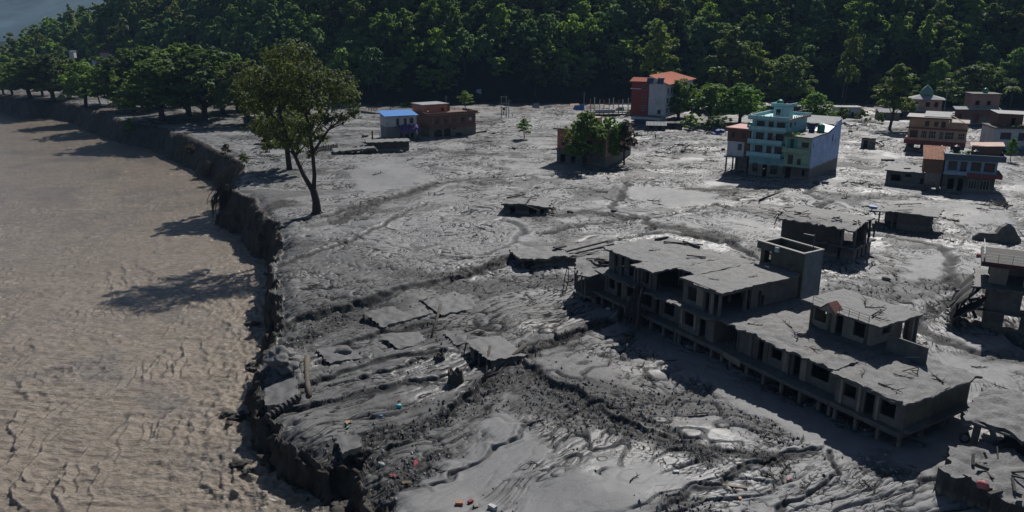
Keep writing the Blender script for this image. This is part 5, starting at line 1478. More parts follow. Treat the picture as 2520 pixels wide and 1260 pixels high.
def brick_house_left():
    r = TQ.root('brick_house', 'small brick and white house on stilts left of the turquoise house', -20.7, 1.6)
    W, Dp = 5.6, 8.0
    fo = [(1.0, 1.9, 8.1, 9.5), (3.6, 4.5, 8.1, 9.4)]
    mb = MB(); walls4(mb, 0, W, 0, Dp, 7.2, 10.2, front=fo); mb.build('upper_wall', BRICK, r)
    for op in fo: window(r, (0, 0), (W, 0), op, WOODF, GLASS, 2, 1)
    fo = [(2.6, 3.7, 5.1, 6.8)]
    mb = MB(); walls4(mb, 0.1, W - 1.3, 0.1, Dp, 3.7, 7.195, front=fo); mb.build('white_wall', WHITEP, r)
    window(r, (.1, .1), (W, .1), fo[0], TURQ_L, plain('green_shutter', (.05, .1, .06), .7, .2, 2, 0), 1, 1)
    mb = MB(); wall(mb, (W - 1.3, .1), (W, .1), 3.7, 7.195); mb.build('side_wall', BRICK, r)
    b = MB(); b.box(-.3, -.6, 3.4, W, Dp, 3.697); b.build('floor_slab', CONC, r)
    for x, y in ((.2, 0), (2.6, 0), (5.2, 0), (.2, 4), (.2, 7)): column(r, x, y, -1.5, 3.4, .3)
    mb = MB(); wall(mb, (2.4, .2), (5.4, .2), .4, 3.39, [(.3, .9, 1, 3)]); wall(mb, (1.0, 4), (5.4, 4), -1, 3.39); mb.build('ground_floor_wall', CONC, r)
    b = MB(); b.box(-.4, -.6, 10.203, W + .1, Dp + .2, 10.5); b.build('roof_slab', PINKROOF, r)
brick_house_left()
water_tank(TQ.at(-16.6, 5.0, 10.5), GREEN_PL, 'green water tank on the pink roof of the brick house', .75, 1.2)

def red_white_block():
    F_ = Frame(1590, 305, -28)
    r = F_.root('apartment_block', 'tall red and white block with an orange tin roof at the foot of the slope', -6.0, 0)
    H = 13.9
    # red stair wing
    fo = []
    mb = MB(); wall(mb, (0, 0), (6.5, 0), 2.5, 14.7, [(4.2, 5.4, z, z + 1.9) for z in (4.6, 8.3, 11.7)]); wall(mb, (0, 9), (0, .22), 2.5, 14.7); wall(mb, (6.5, 9), (0.0, 9), 2.5, 14.7); mb.build('red_wall', REDP, r)
    for z in (4.6, 8.3, 11.7): window(r, (0, 0), (6.5, 0), (4.2, 5.4, z, z + 1.9), WHITEF, GLASS, 2, 2)
    b = MB(); b.box(-.3, -.25, 12.0, 3.6, -.003, 12.35); b.build('ledge', WHITEP, r)
    b = MB(); b.add([(-.7, -.6, 14.75), (5.6, -.6, 14.75), (5.2, 2.6, 16.0), (-.4, 2.6, 16.0), (-.7, -.6, 14.6), (5.6, -.6, 14.6), (5.2, 2.6, 15.85), (-.4, 2.6, 15.85)], [(0, 1, 2, 3), (7, 6, 5, 4), (0, 4, 5, 1), (1, 5, 6, 2), (2, 6, 7, 3), (3, 7, 4, 0)]); b.build('wing_roof', ORANGE_ROOF, r)
    # white block, its long side running back
    W, Dp = 12.7, 34.0
    mb = MB(); wall(mb, (6.503, 0), (W, 0), 2.5, H, [(3.4, 4.6, 3.6, 5.2)]); mb.build('white_wall', WHITEP, r)
    window(r, (6.503, 0), (W, 0), (3.4, 4.6, 3.6, 5.2), WOODF, GLASS, 1, 1)
    wo = []
    for z in (3.2, 6.6, 10.0):
        for s in range(8): wo.append((1.2 + 4.1 * s, 3.0 + 4.1 * s, z + .6, z + 2.6))
    mb = MB(); wall(mb, (W, .222), (W, Dp), 2.5, H, wo); wall(mb, (W, Dp), (6.6, Dp), 2.5, H); wall(mb, (6.6, Dp), (6.6, 9.1), 2.5, H); mb.build('wall', WHITEP, r)
    for op in wo: window(r, (W, .222), (W, Dp), op, WHITEF, GLASS, 2, 1)
    for z in (6.0, 9.5):
        b = MB(); b.box(W + .003, .3, z, W + 1.0, Dp, z + .25); b.build('balcony', WHITEP, r)
    rx, rz = 6.0, H + 3.0
    corrugated(r, 'tin_roof', ORANGE_ROOF, (W + 1.2, -.8, H + .1), (W + 1.2, Dp + .8, H + .1), (rx, Dp - 7, rz), (rx, .5, rz), 34)
    corrugated(r, 'tin_roof', ORANGE_ROOF, (0, Dp + .8, H + .1), (0, 9.4, H + .1), (rx, 9.4, rz - .03), (rx, Dp - 7, rz - .03), 26)
    b = MB(); b.add([(W + 1.2, Dp + .8, H + .08), (0, Dp + .8, H + .08), (rx, Dp - 7, rz - .02), (W + 1.1, Dp + .7, H), (.1, Dp + .7, H), (rx, Dp - 7.1, rz - .2)], [(0, 1, 2), (5, 4, 3), (0, 3, 4, 1), (1, 4, 5, 2), (2, 5, 3, 0)]); b.build('hip_roof', ORANGE_ROOF, r)
    b = MB(); b.add([(6.6, .0, H), (W, .0, H), (W, .0, H + .5), (6.6, .0, H + 2.6), (6.6, .2, H), (W, .2, H), (W, .2, H + .5), (6.6, .2, H + 2.6)], [(0, 1, 2, 3), (7, 6, 5, 4), (0, 4, 5, 1), (1, 5, 6, 2), (2, 6, 7, 3), (3, 7, 4, 0)]); b.build('gable', WHITEP, r)
    # podium with a dark shopfront
    b = MB(); wall(b, (1.5, -3.5), (12.0, -3.5), -1.5, 2.9, [(0.4, 9.4, 0.3, 2.0)]); wall(b, (12.0, -3.28), (12.0, 4), -1.5, 2.9); wall(b, (1.5, 0), (1.5, -3.28), -1.5, 2.9); b.build('podium_wall', WHITEP, r)
    b = MB(); b.box(1.9, -3.4, .3, 10.9, -3.3, 2.0); b.build('shop_front', plain('navy_shutter', (.02, .03, .1), .5, .2, 1, .02), r)
    b = MB(); b.box(1.2, -3.8, 2.903, 12.2, -.01, 3.15); b.build('podium_roof', CONC, r)
    for sx in (5.8, 9.6):
        s = F_.root('solar_water_heater', 'solar water heater on the roof edge above the white wall, %s' % ('nearer the red wing' if sx < 7 else 'nearer the tree'), -6 + sx, -1.5, 'solar heater', 'solar heaters on the roof edge', H + .35)
        b = MB(); b.add([(0, 0, 0), (2.2, 0, 0), (2.2, 1.2, 1.5), (0, 1.2, 1.5), (0, .08, -.08), (2.2, .08, -.08), (2.2, 1.28, 1.42), (0, 1.28, 1.42)], [(0, 1, 2, 3), (7, 6, 5, 4), (0, 4, 5, 1), (1, 5, 6, 2), (2, 6, 7, 3), (3, 7, 4, 0)]); b.build('panel', SOLAR, s)
        MB().tube([(-.15, 1.3, 1.75), (2.35, 1.3, 1.75)], .27, 10).build('tank', TIN, s, True)
        b = MB()
        for x in (.1, 2.1): b.bar((x, 1.3, 1.5), (x, 1.6, -.2), .06); b.bar((x, .1, -.05), (x, 1.6, -.2), .06)
        b.build('stand', STEEL, s)
red_white_block()

def coral_house():
    F_ = Frame(1490, 410, -28)
    r = F_.root('coral_house', 'two storey coral and peach house behind dark trees, mud line at half height', -13.4, 0)
    W, Dp = 13.4, 18.5
    fo = [(1.0, 2.4, .2, 2.2), (4.0, 5.2, -1, 2.4), (7, 8.4, .4, 2.2)]
    mb = MB(); walls4(mb, 0, W - .23, 0, Dp, -1.5, 3.3, front=fo, skip='r'); mb.build('ground_floor_wall', CONC, r)
    fo = [(1.2, 2.8, 4.4, 6.1), (4.3, 5.6, 4.2, 6.1), (8, 9.6, 4.4, 6.1)]
    mb = MB(); walls4(mb, 0, W - .23, .15, Dp, 3.603, 8.6, front=fo, skip='r', left=[(4, 5.2, 5, 6.4)]); mb.build('wall', CORAL, r)
    for op in fo: window(r, (0, .15), (W, .15), op, WOODF, GLASS, 3, 1)
    window(r, (0, 0), (W, 0), (7, 8.4, .4, 2.2), CONC, GLASS, 2, 1)
    ro = [(13.2, 14.6, 6.2, 7.9)]
    mb = MB(); wall(mb, (W, 0), (W, Dp), -1.5, 8.6, ro); mb.build('side_wall', PEACH, r)
    window(r, (W, 0), (W, Dp), ro[0], BLUE_T, GLASS, 2, 2)
    b = MB(); b.box(-.8, -1.0, 3.303, W - .25, Dp, 3.6); b.build('floor_slab', CONC, r)
    b = MB(); b.box(-.8, -1.0, 8.603, W + .5, Dp + .4, 8.9); b.build('roof_slab', CONC, r)
    rl = MB()
    for k in range(9): rl.bar((-.5 + k * .9, -.8, 8.9), (-.5 + k * .9, -.8, 9.7), .06)
    rl.bar((-.5, -.8, 9.7), (6.7, -.8, 9.7), .06); rl.bar((-.5, -.8, 9.35), (6.7, -.8, 9.35), .04); rl.build('railing', WHITEF, r)
    corrugated(r, 'tin_roof', TIN, (8.5, 3, 9.0), (13.9, 3, 9.0), (13.9, 18.8, 9.6), (8.5, 18.8, 9.6), 10)
    b = MB(); b.box(5.2, 9, 8.903, 7.6, 11.5, 10.9); b.build('roof_room', PEACH2, r)
coral_house()

def brown_brick_house():
    F_ = Frame(1060, 341, 33)
    r = F_.root('brown_brick_house', 'brown brick two storey house with arched ground floor, standing alone in the mud', -.3, 0)
    W, Dp = 16.6, 9.0
    def arch(s0, s1, z1):
        return [(s0, s1, -1.5, z1), (s0 + .25, s1 - .25, z1, z1 + .35), (s0 + .6, s1 - .6, z1 + .35, z1 + .55)]
    ops = arch(1.6, 4.4, 2.0) + arch(5.0, 7.4, 2.3) + [(8.2, 9.0, 2.4, 2.9), (9.2, 11.4, -1.5, 1.0)]
    mb = MB(); walls4(mb, 0, W, 0, Dp, -1.5, 3.6, front=ops, skip='b'); wall(mb, (W - .3, 4.5), (.3, 4.5), -1.5, 3.5); mb.build('ground_floor_wall', BRICK2, r)
    fo = [(2.1, 3.3, 4.5, 5.9), (5.2, 6.3, 4.5, 5.6), (8.5, 9.3, 4.6, 5.3), (11.4, 12.5, 4.5, 5.7)]
    mb = MB(); walls4(mb, 0, W, .1, Dp, 3.903, 6.9, front=fo); mb.build('upper_wall', BRICK2, r)
    for op in fo: window(r, (0, .1), (W, .1), op, WOODF, GLASS, 2, 1)
    for x in (1.0, 4.3, 7.3, 10.4, 13.3): MB().box(x, .02, 3.903, x + .25, .097, 6.9).build('pilaster', plain('pale_brick', (.3, .2, .15), .8, .2, 2, .1), r)
    b = MB(); b.box(-.4, -.5, 3.603, W + .2, Dp, 3.9); b.build('floor_slab', plain('faded_red_slab', (.2, .09, .07), .8, .3, 2, .1), r)
    b = MB(); b.box(-.9, -1.1, 6.903, W + .9, Dp + .5, 7.15); b.build('roof_slab', BRICK, r)
    b = MB(); b.box(-.5, -.6, 7.153, W + .5, -.35, 7.75); b.box(-.5, -.35, 7.153, -.25, Dp, 7.75); b.box(W + .25, -.35, 7.153, W + .5, Dp, 7.75); b.build('parapet', BRICK2, r)
    disc = MB().lathe([(0.55, 0), (0.55, .08), (.35, .12)], 16); o = disc.build('round_emblem', WHITEP, r); o.location = (14.6, .09, 5.2); o.rotation_euler = (math.pi / 2, 0, 0)
    mb = MB(); walls4(mb, 0.5, 9.0, 5.0, 12.5, 7.16, 9.7, front=[(1.4, 2.0, 7.5, 8.6), (6.2, 7.4, 7.7, 8.7)]); mb.build('roof_room_wall', CORAL, r)
    b = MB(); b.box(.1, 4.5, 9.703, 9.6, 13, 9.95); b.build('roof_room_roof', TIN, r)
    b = MB(); wall(b, (W, .5), (W + 6, 3.0), -1, .7, (), .3); b.build('yard_wall', BRICK2, r)
    for k in range(3): column(r, 9.9 + k * .9, 6.5 + k, 7.15, 8.9, .25, CONC_D)
brown_brick_house()

def blue_roof_house():
    F_ = Frame(952, 347, 24)
    r = F_.root('blue_roof_house', 'grey two storey house with a bright blue tin roof and purple awning', 0, 0)
    W, Dp = 9.6, 7.0
    fo = [(4.2, 5.0, -1, 1.9), (6.0, 7.0, .3, 1.8), (7.6, 8.6, -1, 2.0)]
    mb = MB(); walls4(mb, 0, W, 0, Dp, -1.5, 4.2, front=fo); mb.build('ground_floor_wall', plain('grey_plaster', (.22, .22, .225), .8, .2, 1, .1, mud=1.0), r)
    fo = [(3.2, 4.1, 4.7, 6.6), (5.6, 6.5, 4.5, 6.6), (7.4, 8.6, 4.9, 6.6)]
    mb = MB(); walls4(mb, 0, W, 0, Dp, 4.203, 7.2, front=fo); mb.build('wall', WHITEP, r)
    for op in fo: window(r, (0, 0), (W, 0), op, BLACK_PL, GLASS, 1, 1)
    corrugated(r, 'tin_roof', BLUE_TIN, (-.7, -1.2, 7.5), (W + .4, -1.2, 7.5), (W + .4, Dp + .6, 8.4), (-.7, Dp + .6, 8.4), 16)
    a = MB(); n = 12
    for k in range(n):
        f0, f1 = k / n, (k + 1) / n
        x0 = 3.4 + 6.8 * f0; x1 = 3.4 + 6.8 * f1; d0 = .25 * math.sin(k * 2.1); d1 = .25 * math.sin((k + 1) * 2.1)
        prof = [(0.0, 4.6), (-.9, 4.3), (-1.9, 3.7), (-2.2, 3.0)]
        vs = [(x0, y, z + d0) for y, z in prof] + [(x1, y, z + d1) for y, z in prof]
        a.add(vs, [(i, i + 1, i + 5, i + 4) for i in range(3)])
    a.build('awning', PURPLE, r)
    for x in (4.0, 6.6, 9.4): column(r, x, -1.8, -1, 3.2, .16, CONC_D)
    b = MB(); b.box(2.6, -1.3, 4.0, W, -.01, 4.2); b.build('balcony', CONC, r)
blue_roof_house()

def peach_house():
    F_ = Frame(2228, 368, -30)
    r = F_.root('peach_house', 'peach coloured two storey house with dark red bands sunk in mud at the right', 0, 0)
    fo = [(3.9, 5.0, 4.1 + 2.7, 8.3), (6.2, 7.2, 6.9, 8.2), (7.9, 9.0, 6.6, 8.3)]
    W, Dp = 9.6, 9.0
    mb = MB(); walls4(mb, 0, W, 0.4, Dp, 6.403, 9.0, front=fo); mb.build('upper_wall', PEACH, r)
    for op in fo: window(r, (0, .4), (W, .4), op, BLACK_PL, GLASS, 2, 1)
    W2 = 14.4
    f2 = [(.5, 2.5, 3.6, 5.6), (3.3, 4.8, 3.6, 5.6), (5.2, 7.0, 3.6, 5.6), (7.8, 8.9, 3.3, 5.6), (9.2, 11.4, 3.6, 5.6), (12.4, 14.0, 3.7, 5.4)]
    mb = MB(); walls4(mb, 0, W2, 0, Dp, 3.003, 6.1, front=f2, skip='r'); mb.build('wall', PEACH, r)
    for op in f2[:1]: window(r, (0, 0), (W2, 0), op, BLACK_PL, GLASS, 1, 1)
    for op in f2[1:]: window(r, (0, 0), (W2, 0), op, WHITEF, GLASS, 3, 2)
    for x in (2.7, 7.2, 11.6): MB().box(x, -.12, 3.003, x + .45, -.003, 6.1).build('pilaster', PEACH2, r)
    mb = MB(); wall(mb, (W2 + .003, .22), (W2 + .003, Dp), 2.0, 8.0, (), .22); mb.build('side_wall', WHITEP, r)
    mb = MB(); wall(mb, (W + .003, .2), (W2 - .003, .2), 6.403, 8.0); mb.build('wing_wall', PEACH, r)
    b = MB(); b.box(W + .2, -.2, 8.003, W2 + .3, Dp, 8.25); b.build('wing_roof', plain('pale_roof', (.34, .29, .24), .8, .2, 1, .1), r)
    b = MB(); b.box(-.5, -.7, 6.103, W2 + .1, .39, 6.4); b.build('ledge', REDTRIM, r)
    b = MB(); b.box(-.7, -1.0, 1.9, W2 + .1, Dp, 3.0); b.build('balcony_band', REDTRIM, r)
    b = MB(); b.box(-.6, -.9, 3.003, W2, -.75, 3.7); b.build('balcony_rail', PEACH, r)
    mb = MB(); wall(mb, (0, 1.2), (W2, 1.2), -1.5, 1.89, [(2, 3.5, -1, 1.4), (5.5, 7.5, -1, 1.5), (9, 11, -1, 1.5)]); mb.build('ground_floor_wall', CONC_D, r)
    for x in (.2, 4.5, 9.2, 13.8): column(r, x, -.3, -1.5, 1.89, .35)
    b = MB(); b.box(-.8, -.8, 9.003, W + .6, Dp + .5, 9.35); b.build('roof_slab', BLACK_PL, r)
    corrugated(r, 'tin_roof', plain('pale_tin', (.36, .36, .36), .8, .25, 1.5, .05), (3.5, 0.5, 9.5), (W + .5, .5, 9.5), (W + .5, 7, 10.4), (3.5, 7, 10.4), 14)
    b = MB(); b.bar((W + .2, 2, 10), (W + 4.0, 0.2, 8.2), .25, .1); b.bar((W + .2, 2.8, 10), (W + 4.0, 1.0, 8.2), .25, .1); build_each(b, 'stair_rail', PEACH2, r)
    b = MB()
    for x0, x1 in ((3.0, 6.3), (7.0, 10.2)): b.bar((x1, -1.4, 2.0), (x0, -2.6, .1), .2)
    build_each(b, 'fallen_beam', PALEWOOD, r)
peach_house()

def shrine():
    q = P(2290, 300); r = empty('domed_shrine', (q.x + 3, q.y + 12, -2.6), math.radians(-25), 'small shrine with a pale green onion dome behind the peach house', 'shrine')
    mb = MB(); walls4(mb, -4.5, 6, 0, 8, -1, 9.4, front=[(1, 2.4, 6.8, 8.6), (5, 6.4, 6.8, 8.6), (8, 9.2, 6.8, 8.6)]); mb.build('wall', PEACH2, r)
    b = MB(); b.box(-5.4, -.9, 9.403, 7, 9, 9.65); b.add([(-5.4, -.9, 9.653), (7, -.9, 9.653), (7, 9, 9.653), (-5.4, 9, 9.653), (-1.6, 2.2, 10.9), (2.6, 2.2, 10.9), (2.6, 6, 10.9), (-1.6, 6, 10.9)], [(0, 1, 5, 4), (1, 2, 6, 5), (2, 3, 7, 6), (3, 0, 4, 7), (4, 5, 6, 7)]); b.build('roof', TIN, r)
    MB().lathe([(2.2, 10.9), (2.35, 11.3), (2.15, 12.2), (1.7, 13.1), (1.0, 13.9), (.4, 14.4), (.12, 14.7)], 18, (.5, 4, 0)).build('dome', plain('green_dome', (.13, .27, .2), .6, .25, 1.5, .05), r, True)
    MB().lathe([(.12, 14.7), (.2, 15.0), (.06, 15.3), (.05, 16.6)], 8, (.5, 4, 0)).build('spire', TIN, r)
shrine()

def slate_house():
    F_ = Frame(2435, 476, -25)
    r = F_.root('slate_blue_house', 'tilted slate blue house with a red band and rubbish on its flat roof, right edge', -9.0, 0)
    W, Dp = 9.6, 12.0
    f1 = [(1.0, 2.2, .3, 2.6), (2.9, 3.9, -.5, 2.7), (4.9, 6.4, .6, 2.6), (7.0, 8.7, .6, 2.6)]
    mb = MB(); walls4(mb, 0, W, 0, Dp, -1.5, 3.5, front=f1, right=[(1.5, 2.4, .8, 2.6), (4, 5, .8, 2.6)]); mb.build('ground_floor_wall', OLIVE, r)
    for op in f1[2:]: window(r, (0, 0), (W, 0), op, WHITEF, GLASS, 3, 1)
    f2 = [(.6, 2.3, 4.4, 6.3), (2.9, 4.1, 4.2, 6.3), (4.8, 6.7, 4.4, 6.3), (7.2, 9.2, 4.4, 6.3)]
    r2 = [(.6, 2.0, 4.4, 6.2), (3.5, 5.5, 4.3, 6.3)]
    mb = MB(); walls4(mb, 0, W, 0.2, Dp, 3.903, 6.7, front=f2, right=r2); mb.build('wall', PALEBLUE, r)
    for op in f2[:3]: window(r, (0, .2), (W, .2), op, GREYBLUE, GLASS, 2, 1)
    window(r, (0, .2), (W, .2), f2[3], REDTRIM, GLASS, 3, 2); window(r, (W, .42), (W, Dp), r2[0], GREYBLUE, GLASS, 2, 1)
    b = MB(); b.box(-.2, -.9, 3.503, W + 1.0, Dp, 3.9); b.build('floor_slab', GREYBLUE, r)
    b = MB(); b.box(4.2, -1.0, 3.2, W + 1.1, -.9, 4.05); b.box(W + 1.0, -.9, 3.2, W + 1.1, 6, 4.05); b.build('balcony_band', REDTRIM, r)
    b = MB(); b.box(-.1, -1.0, 3.55, 4.2, -.9, 4.3); b.build('balcony_rail', PALEBLUE, r)
    b = MB(); b.box(-.4, -1.0, 6.703, W + 1.2, Dp, 7.0); b.build('roof_slab', GREYBLUE, r)
    b = MB(); b.box(-.4, -1.0, 7.003, W + 1.2, -.8, 7.95); b.box(-.4, -.8, 7.003, -.2, Dp, 7.95); b.box(W + 1.0, -.8, 7.003, W + 1.2, Dp, 7.95); b.build('parapet', GREYBLUE, r)
    b = MB(); b.box(-.38, -.78, 7.003, 0, Dp, 7.1); b.build('roof_litter', ROOFMUD, r)
    b = MB(); b.box(4.8, 4.0, 7.003, W + .9, 4.2, 9.3); b.box(W + .7, 4.2, 7.003, W + .9, Dp, 9.3); b.build('roof_wall', BRICK2, r)
    b = MB(); b.add([(4.6, 3.8, 9.1), (W + 1.2, 3.8, 9.5), (W + 1.2, 7.5, 9.9), (4.6, 7.5, 9.5), (4.6, 3.8, 9.0), (W + 1.2, 3.8, 9.4), (W + 1.2, 7.5, 9.8), (4.6, 7.5, 9.4)], [(0, 1, 2, 3), (7, 6, 5, 4), (0, 4, 5, 1), (1, 5, 6, 2), (2, 6, 7, 3), (3, 7, 4, 0)]); b.build('roof_sheet', PEACH2, r)
    # tin roofed lean-to at the left
    mb = MB(); walls4(mb, -4.0, -.3, .2, 6.0, 3.5, 6.5, skip='b'); mb.build('lean_to_wall', plain('brown_boards', (.2, .1, .06), .8, .3, 2, .2), r)
    mb = MB(); walls4(mb, -3.4, -.3, .8, 6.0, -1.5, 3.5, front=[(1.4, 2.4, -1, .6)]); mb.build('lean_to_base', TAN, r)
    corrugated(r, 'tin_roof', RUST, (-4.3, -.8, 6.5), (.1, -.8, 6.5), (.1, 6.8, 8.4), (-4.3, 6.8, 8.4), 7, .05, .09)
    rr = random.Random(4); b = MB()
    for k in range(16): 
        a = Vector((rr.uniform(-4, -1), rr.uniform(-1.5, .5), rr.uniform(-.3, .6))); b.bar(a, a + Vector((rr.uniform(-1, 1), rr.uniform(-1, 1), rr.uniform(0, 1.2))), rr.uniform(.08, .3))
    build_each(b, 'rubble_piece', CONC, r)
    return F_
F_ = slate_house()
water_tank(F_.at(-9 + 2.4, 8.5, 7.0), BLACK_PL, 'black water tank at the left on the roof of the slate blue house', .75, 1.5)
water_tank(F_.at(-9 + 5.4, 1.5, 7.0), BLACK_PL, 'black water tank in the middle of the slate blue roof beside yellow weeds', .75, 1.6)
veg(F_, -9 + 3.2, 6.0, 7.0, 10, 2.6, 9, 'roof_weeds', 'green weeds growing on the slate blue roof', LEAF_MID)
veg(F_, -9 + 4.6, .6, 7.0, 6, 1.2, 10, 'roof_weeds', 'yellow weeds beside the black tank on the slate blue roof', LEAF_PALE)

def blue_white_house():
    F_ = Frame(2440, 368, -12)
    r = F_.root('white_house', 'white house with blue trimmed windows at the right edge, brick room above', 0, 0)
    f = [(1.6, 4.4, 2.9, 4.9), (6.2, 7.8, 2.6, 4.9), (9.4, 12.4, 2.8, 4.9), (14, 16, 2.8, 4.9)]
    mb = MB(); walls4(mb, 0, 18, 0, 10, .8, 6.0, front=f); mb.build('wall', WHITEP, r)
    for op in f: window(r, (0, 0), (18, 0), op, BLUE_PL, GLASS, 2, 1)
    b = MB(); b.box(-.2, -.3, .2, 18.2, 10, .79); b.build('plinth_band', BLUE_PL, r)
    mb = MB(); wall(mb, (0.3, .3), (18, .3), -1.5, .19, [(2, 4, -1, .1)]); mb.build('ground_floor_wall', CONC_D, r)
    b = MB(); b.box(-.4, -.6, 6.003, 18.4, 10.3, 6.3); b.build('roof_slab', CONC_D, r)
    mb = MB(); walls4(mb, 1.5, 8, 3.5, 9, 6.303, 9.7, front=[(3.5, 4.6, 6.4, 8.6)]); mb.build('roof_room_wall', BRICK, r)
    corrugated(r, 'roof_room_roof', plain('pale_tin_sheet', (.34, .34, .34), .8, .2, 1, .05), (1.2, 3, 9.85), (12, 3, 9.5), (12, 9.5, 9.9), (1.2, 9.5, 10.25), 14)
    veg(F_, 4, -.2, 6.3, 8, 3.4, 15, 'roof_plants', 'potted plants along the roof edge of the white and blue house', LEAF_MID)
    return F_
F_ = blue_white_house()
for k, (x, lab) in enumerate(((10.0, 'green water tank under the tin sheet at the right edge, left of a pair'), (12.0, 'green water tank under the tin sheet at the right edge, right of a pair'))):
    water_tank(F_.at(x, 2.0, 6.3), GREEN_PL, lab, .8, 1.7)

def brick_tower():
    q = P(2440, 318); r = empty('brick_tower_house', (q.x, q.y + 14, 0), math.radians(-10), 'narrow pinkish brick tower house behind the white and blue house', 'house')
    mb = MB(); walls4(mb, 0, 9, 0, 7, -1, 10.4, front=[(1.2, 2.6, 6.7, 8.2), (5, 6.2, 6.7, 8.2)]); mb.build('wall', plain('pink_brick', (.33, .19, .16), .8, .2, 1.5, .1), r)
    b = MB(); b.box(-.4, -.6, 10.403, 9.4, 7.4, 10.7); b.build('roof_slab', CONC, r)
    corrugated(r, 'lean_to_roof', TIN, (-6, -3, 5.4), (9, -3, 5.4), (9, 0, 6.2), (-6, 0, 6.2), 14)
    mb = MB(); wall(mb, (-5.8, -2.6), (9, -2.6), -1, 5.3, [(1, 3, 2, 4), (6, 8, 1, 4)]); mb.build('lean_to_wall', BRICK, r)
    water_tank(Vector((q.x + 5.4, q.y + 16, 10.7)), GREEN_PL, 'green water tank on the roof of the brick tower house', .8, 1.7)
brick_tower()

# ------------------------------------------------------------------ small huts, sheds and half buried ruins
def hut(u, v, deg, W, Dp, H, wallm, roofm, label, name='hut', cat='hut', ops=None, gable=False, z0=-1.0, over=.4, backset=0):
    F_ = Frame(u, v, deg)
    r = F_.root(name, label, 0, backset, cat)
    ops = ops if ops is not None else [(W * .2, W * .2 + .9, .6, min(1.8, H - .3)), (W * .6, W * .6 + .9, -.5, min(2, H - .2))]
    mb = MB(); walls4(mb, 0, W, 0, Dp, z0, H, front=ops, right=[(Dp * .3, Dp * .3 + 1, .6, min(1.8, H - .3))]); mb.build('wall', wallm, r)
    if gable: 
        corrugated(r, 'tin_roof', roofm, (-over, -over, H + .05), (W + over, -over, H + .05), (W + over, Dp / 2, H + 1.1), (-over, Dp / 2, H + 1.1), max(5, int(W)))
        corrugated(r, 'tin_roof', roofm, (W + over, Dp + over, H + .05), (-over, Dp + over, H + .05), (-over, Dp / 2, H + 1.08), (W + over, Dp / 2, H + 1.08), max(5, int(W)))
    else: slab(r, 'roof_slab', roofm, -over, W + over, -over, Dp + over, H + .2, .18, .5, .05, .1, int(u))
    return r
hut(2058, 288, -5, 9, 6, 3.6, WHITEP, TIN, 'small white hut with two dark openings at the foot of the slope')
hut(2163, 294, -10, 7, 6, 2.6, BRICK, TIN, 'low shed with a pale tin roof behind the pale lone tree', 'shed', 'shed', gable=True)
hut(2200, 292, -8, 10, 5, 2.8, CONC_D, TIN, 'long low shed right of the pale lone tree trunk', 'shed', 'shed', gable=True)
hut(2360, 300, -10, 8, 5, 3.2, CONC_D, TIN, 'dark shed with a grey roof behind the peach house, under the wide dark tree', 'shed', 'shed', gable=True)
hut(1592, 322, -10, 6, 4, 1.8, CONC_D, TIN, 'low grey shed squeezed below the white podium', 'shed', 'shed', gable=True)
hut(1612, 318, -8, 9, 5, 2.0, CONC_D, CONC_D, 'crushed dark shed with a crooked roof below the leafy tree', 'shed', 'shed')
hut(-6, 165, 4, 16, 8, 5, PEACH2, PINKROOF, 'long low building with a reddish roof at the left edge beyond the river', 'building', 'building', z0=-14)
r = hut(600, 306, 10, 7, 5, 2.0, CONC_D, ROOFMUD, 'half buried flat roofed hut left of the forked tree, behind its crown', 'ruined_hut', 'ruin')
r = hut(2118, 362, -28, 3.6, 3.4, 2.6, TAN, ROOFMUD, 'small half buried hut with a doorway, left of the peach house', 'ruined_hut', 'ruin', [(.6, 1.7, -.5, 2.1)])
b = MB(); rr = random.Random(9)
for k in range(9):
    a = Vector((3.8 + rr.uniform(0, 2.6), rr.uniform(0, 2.5), rr.uniform(0, 1.6))); b.bar(a, a + Vector((rr.uniform(-1.4, 1.4), rr.uniform(-1, 1), rr.uniform(.2, 1.2))), rr.uniform(.1, .25))
b.bar((3.6, .2, 1.5), (7.2, .4, 2.7), .35, .2); build_each(b, 'broken_wall_piece', CONC_D, r)

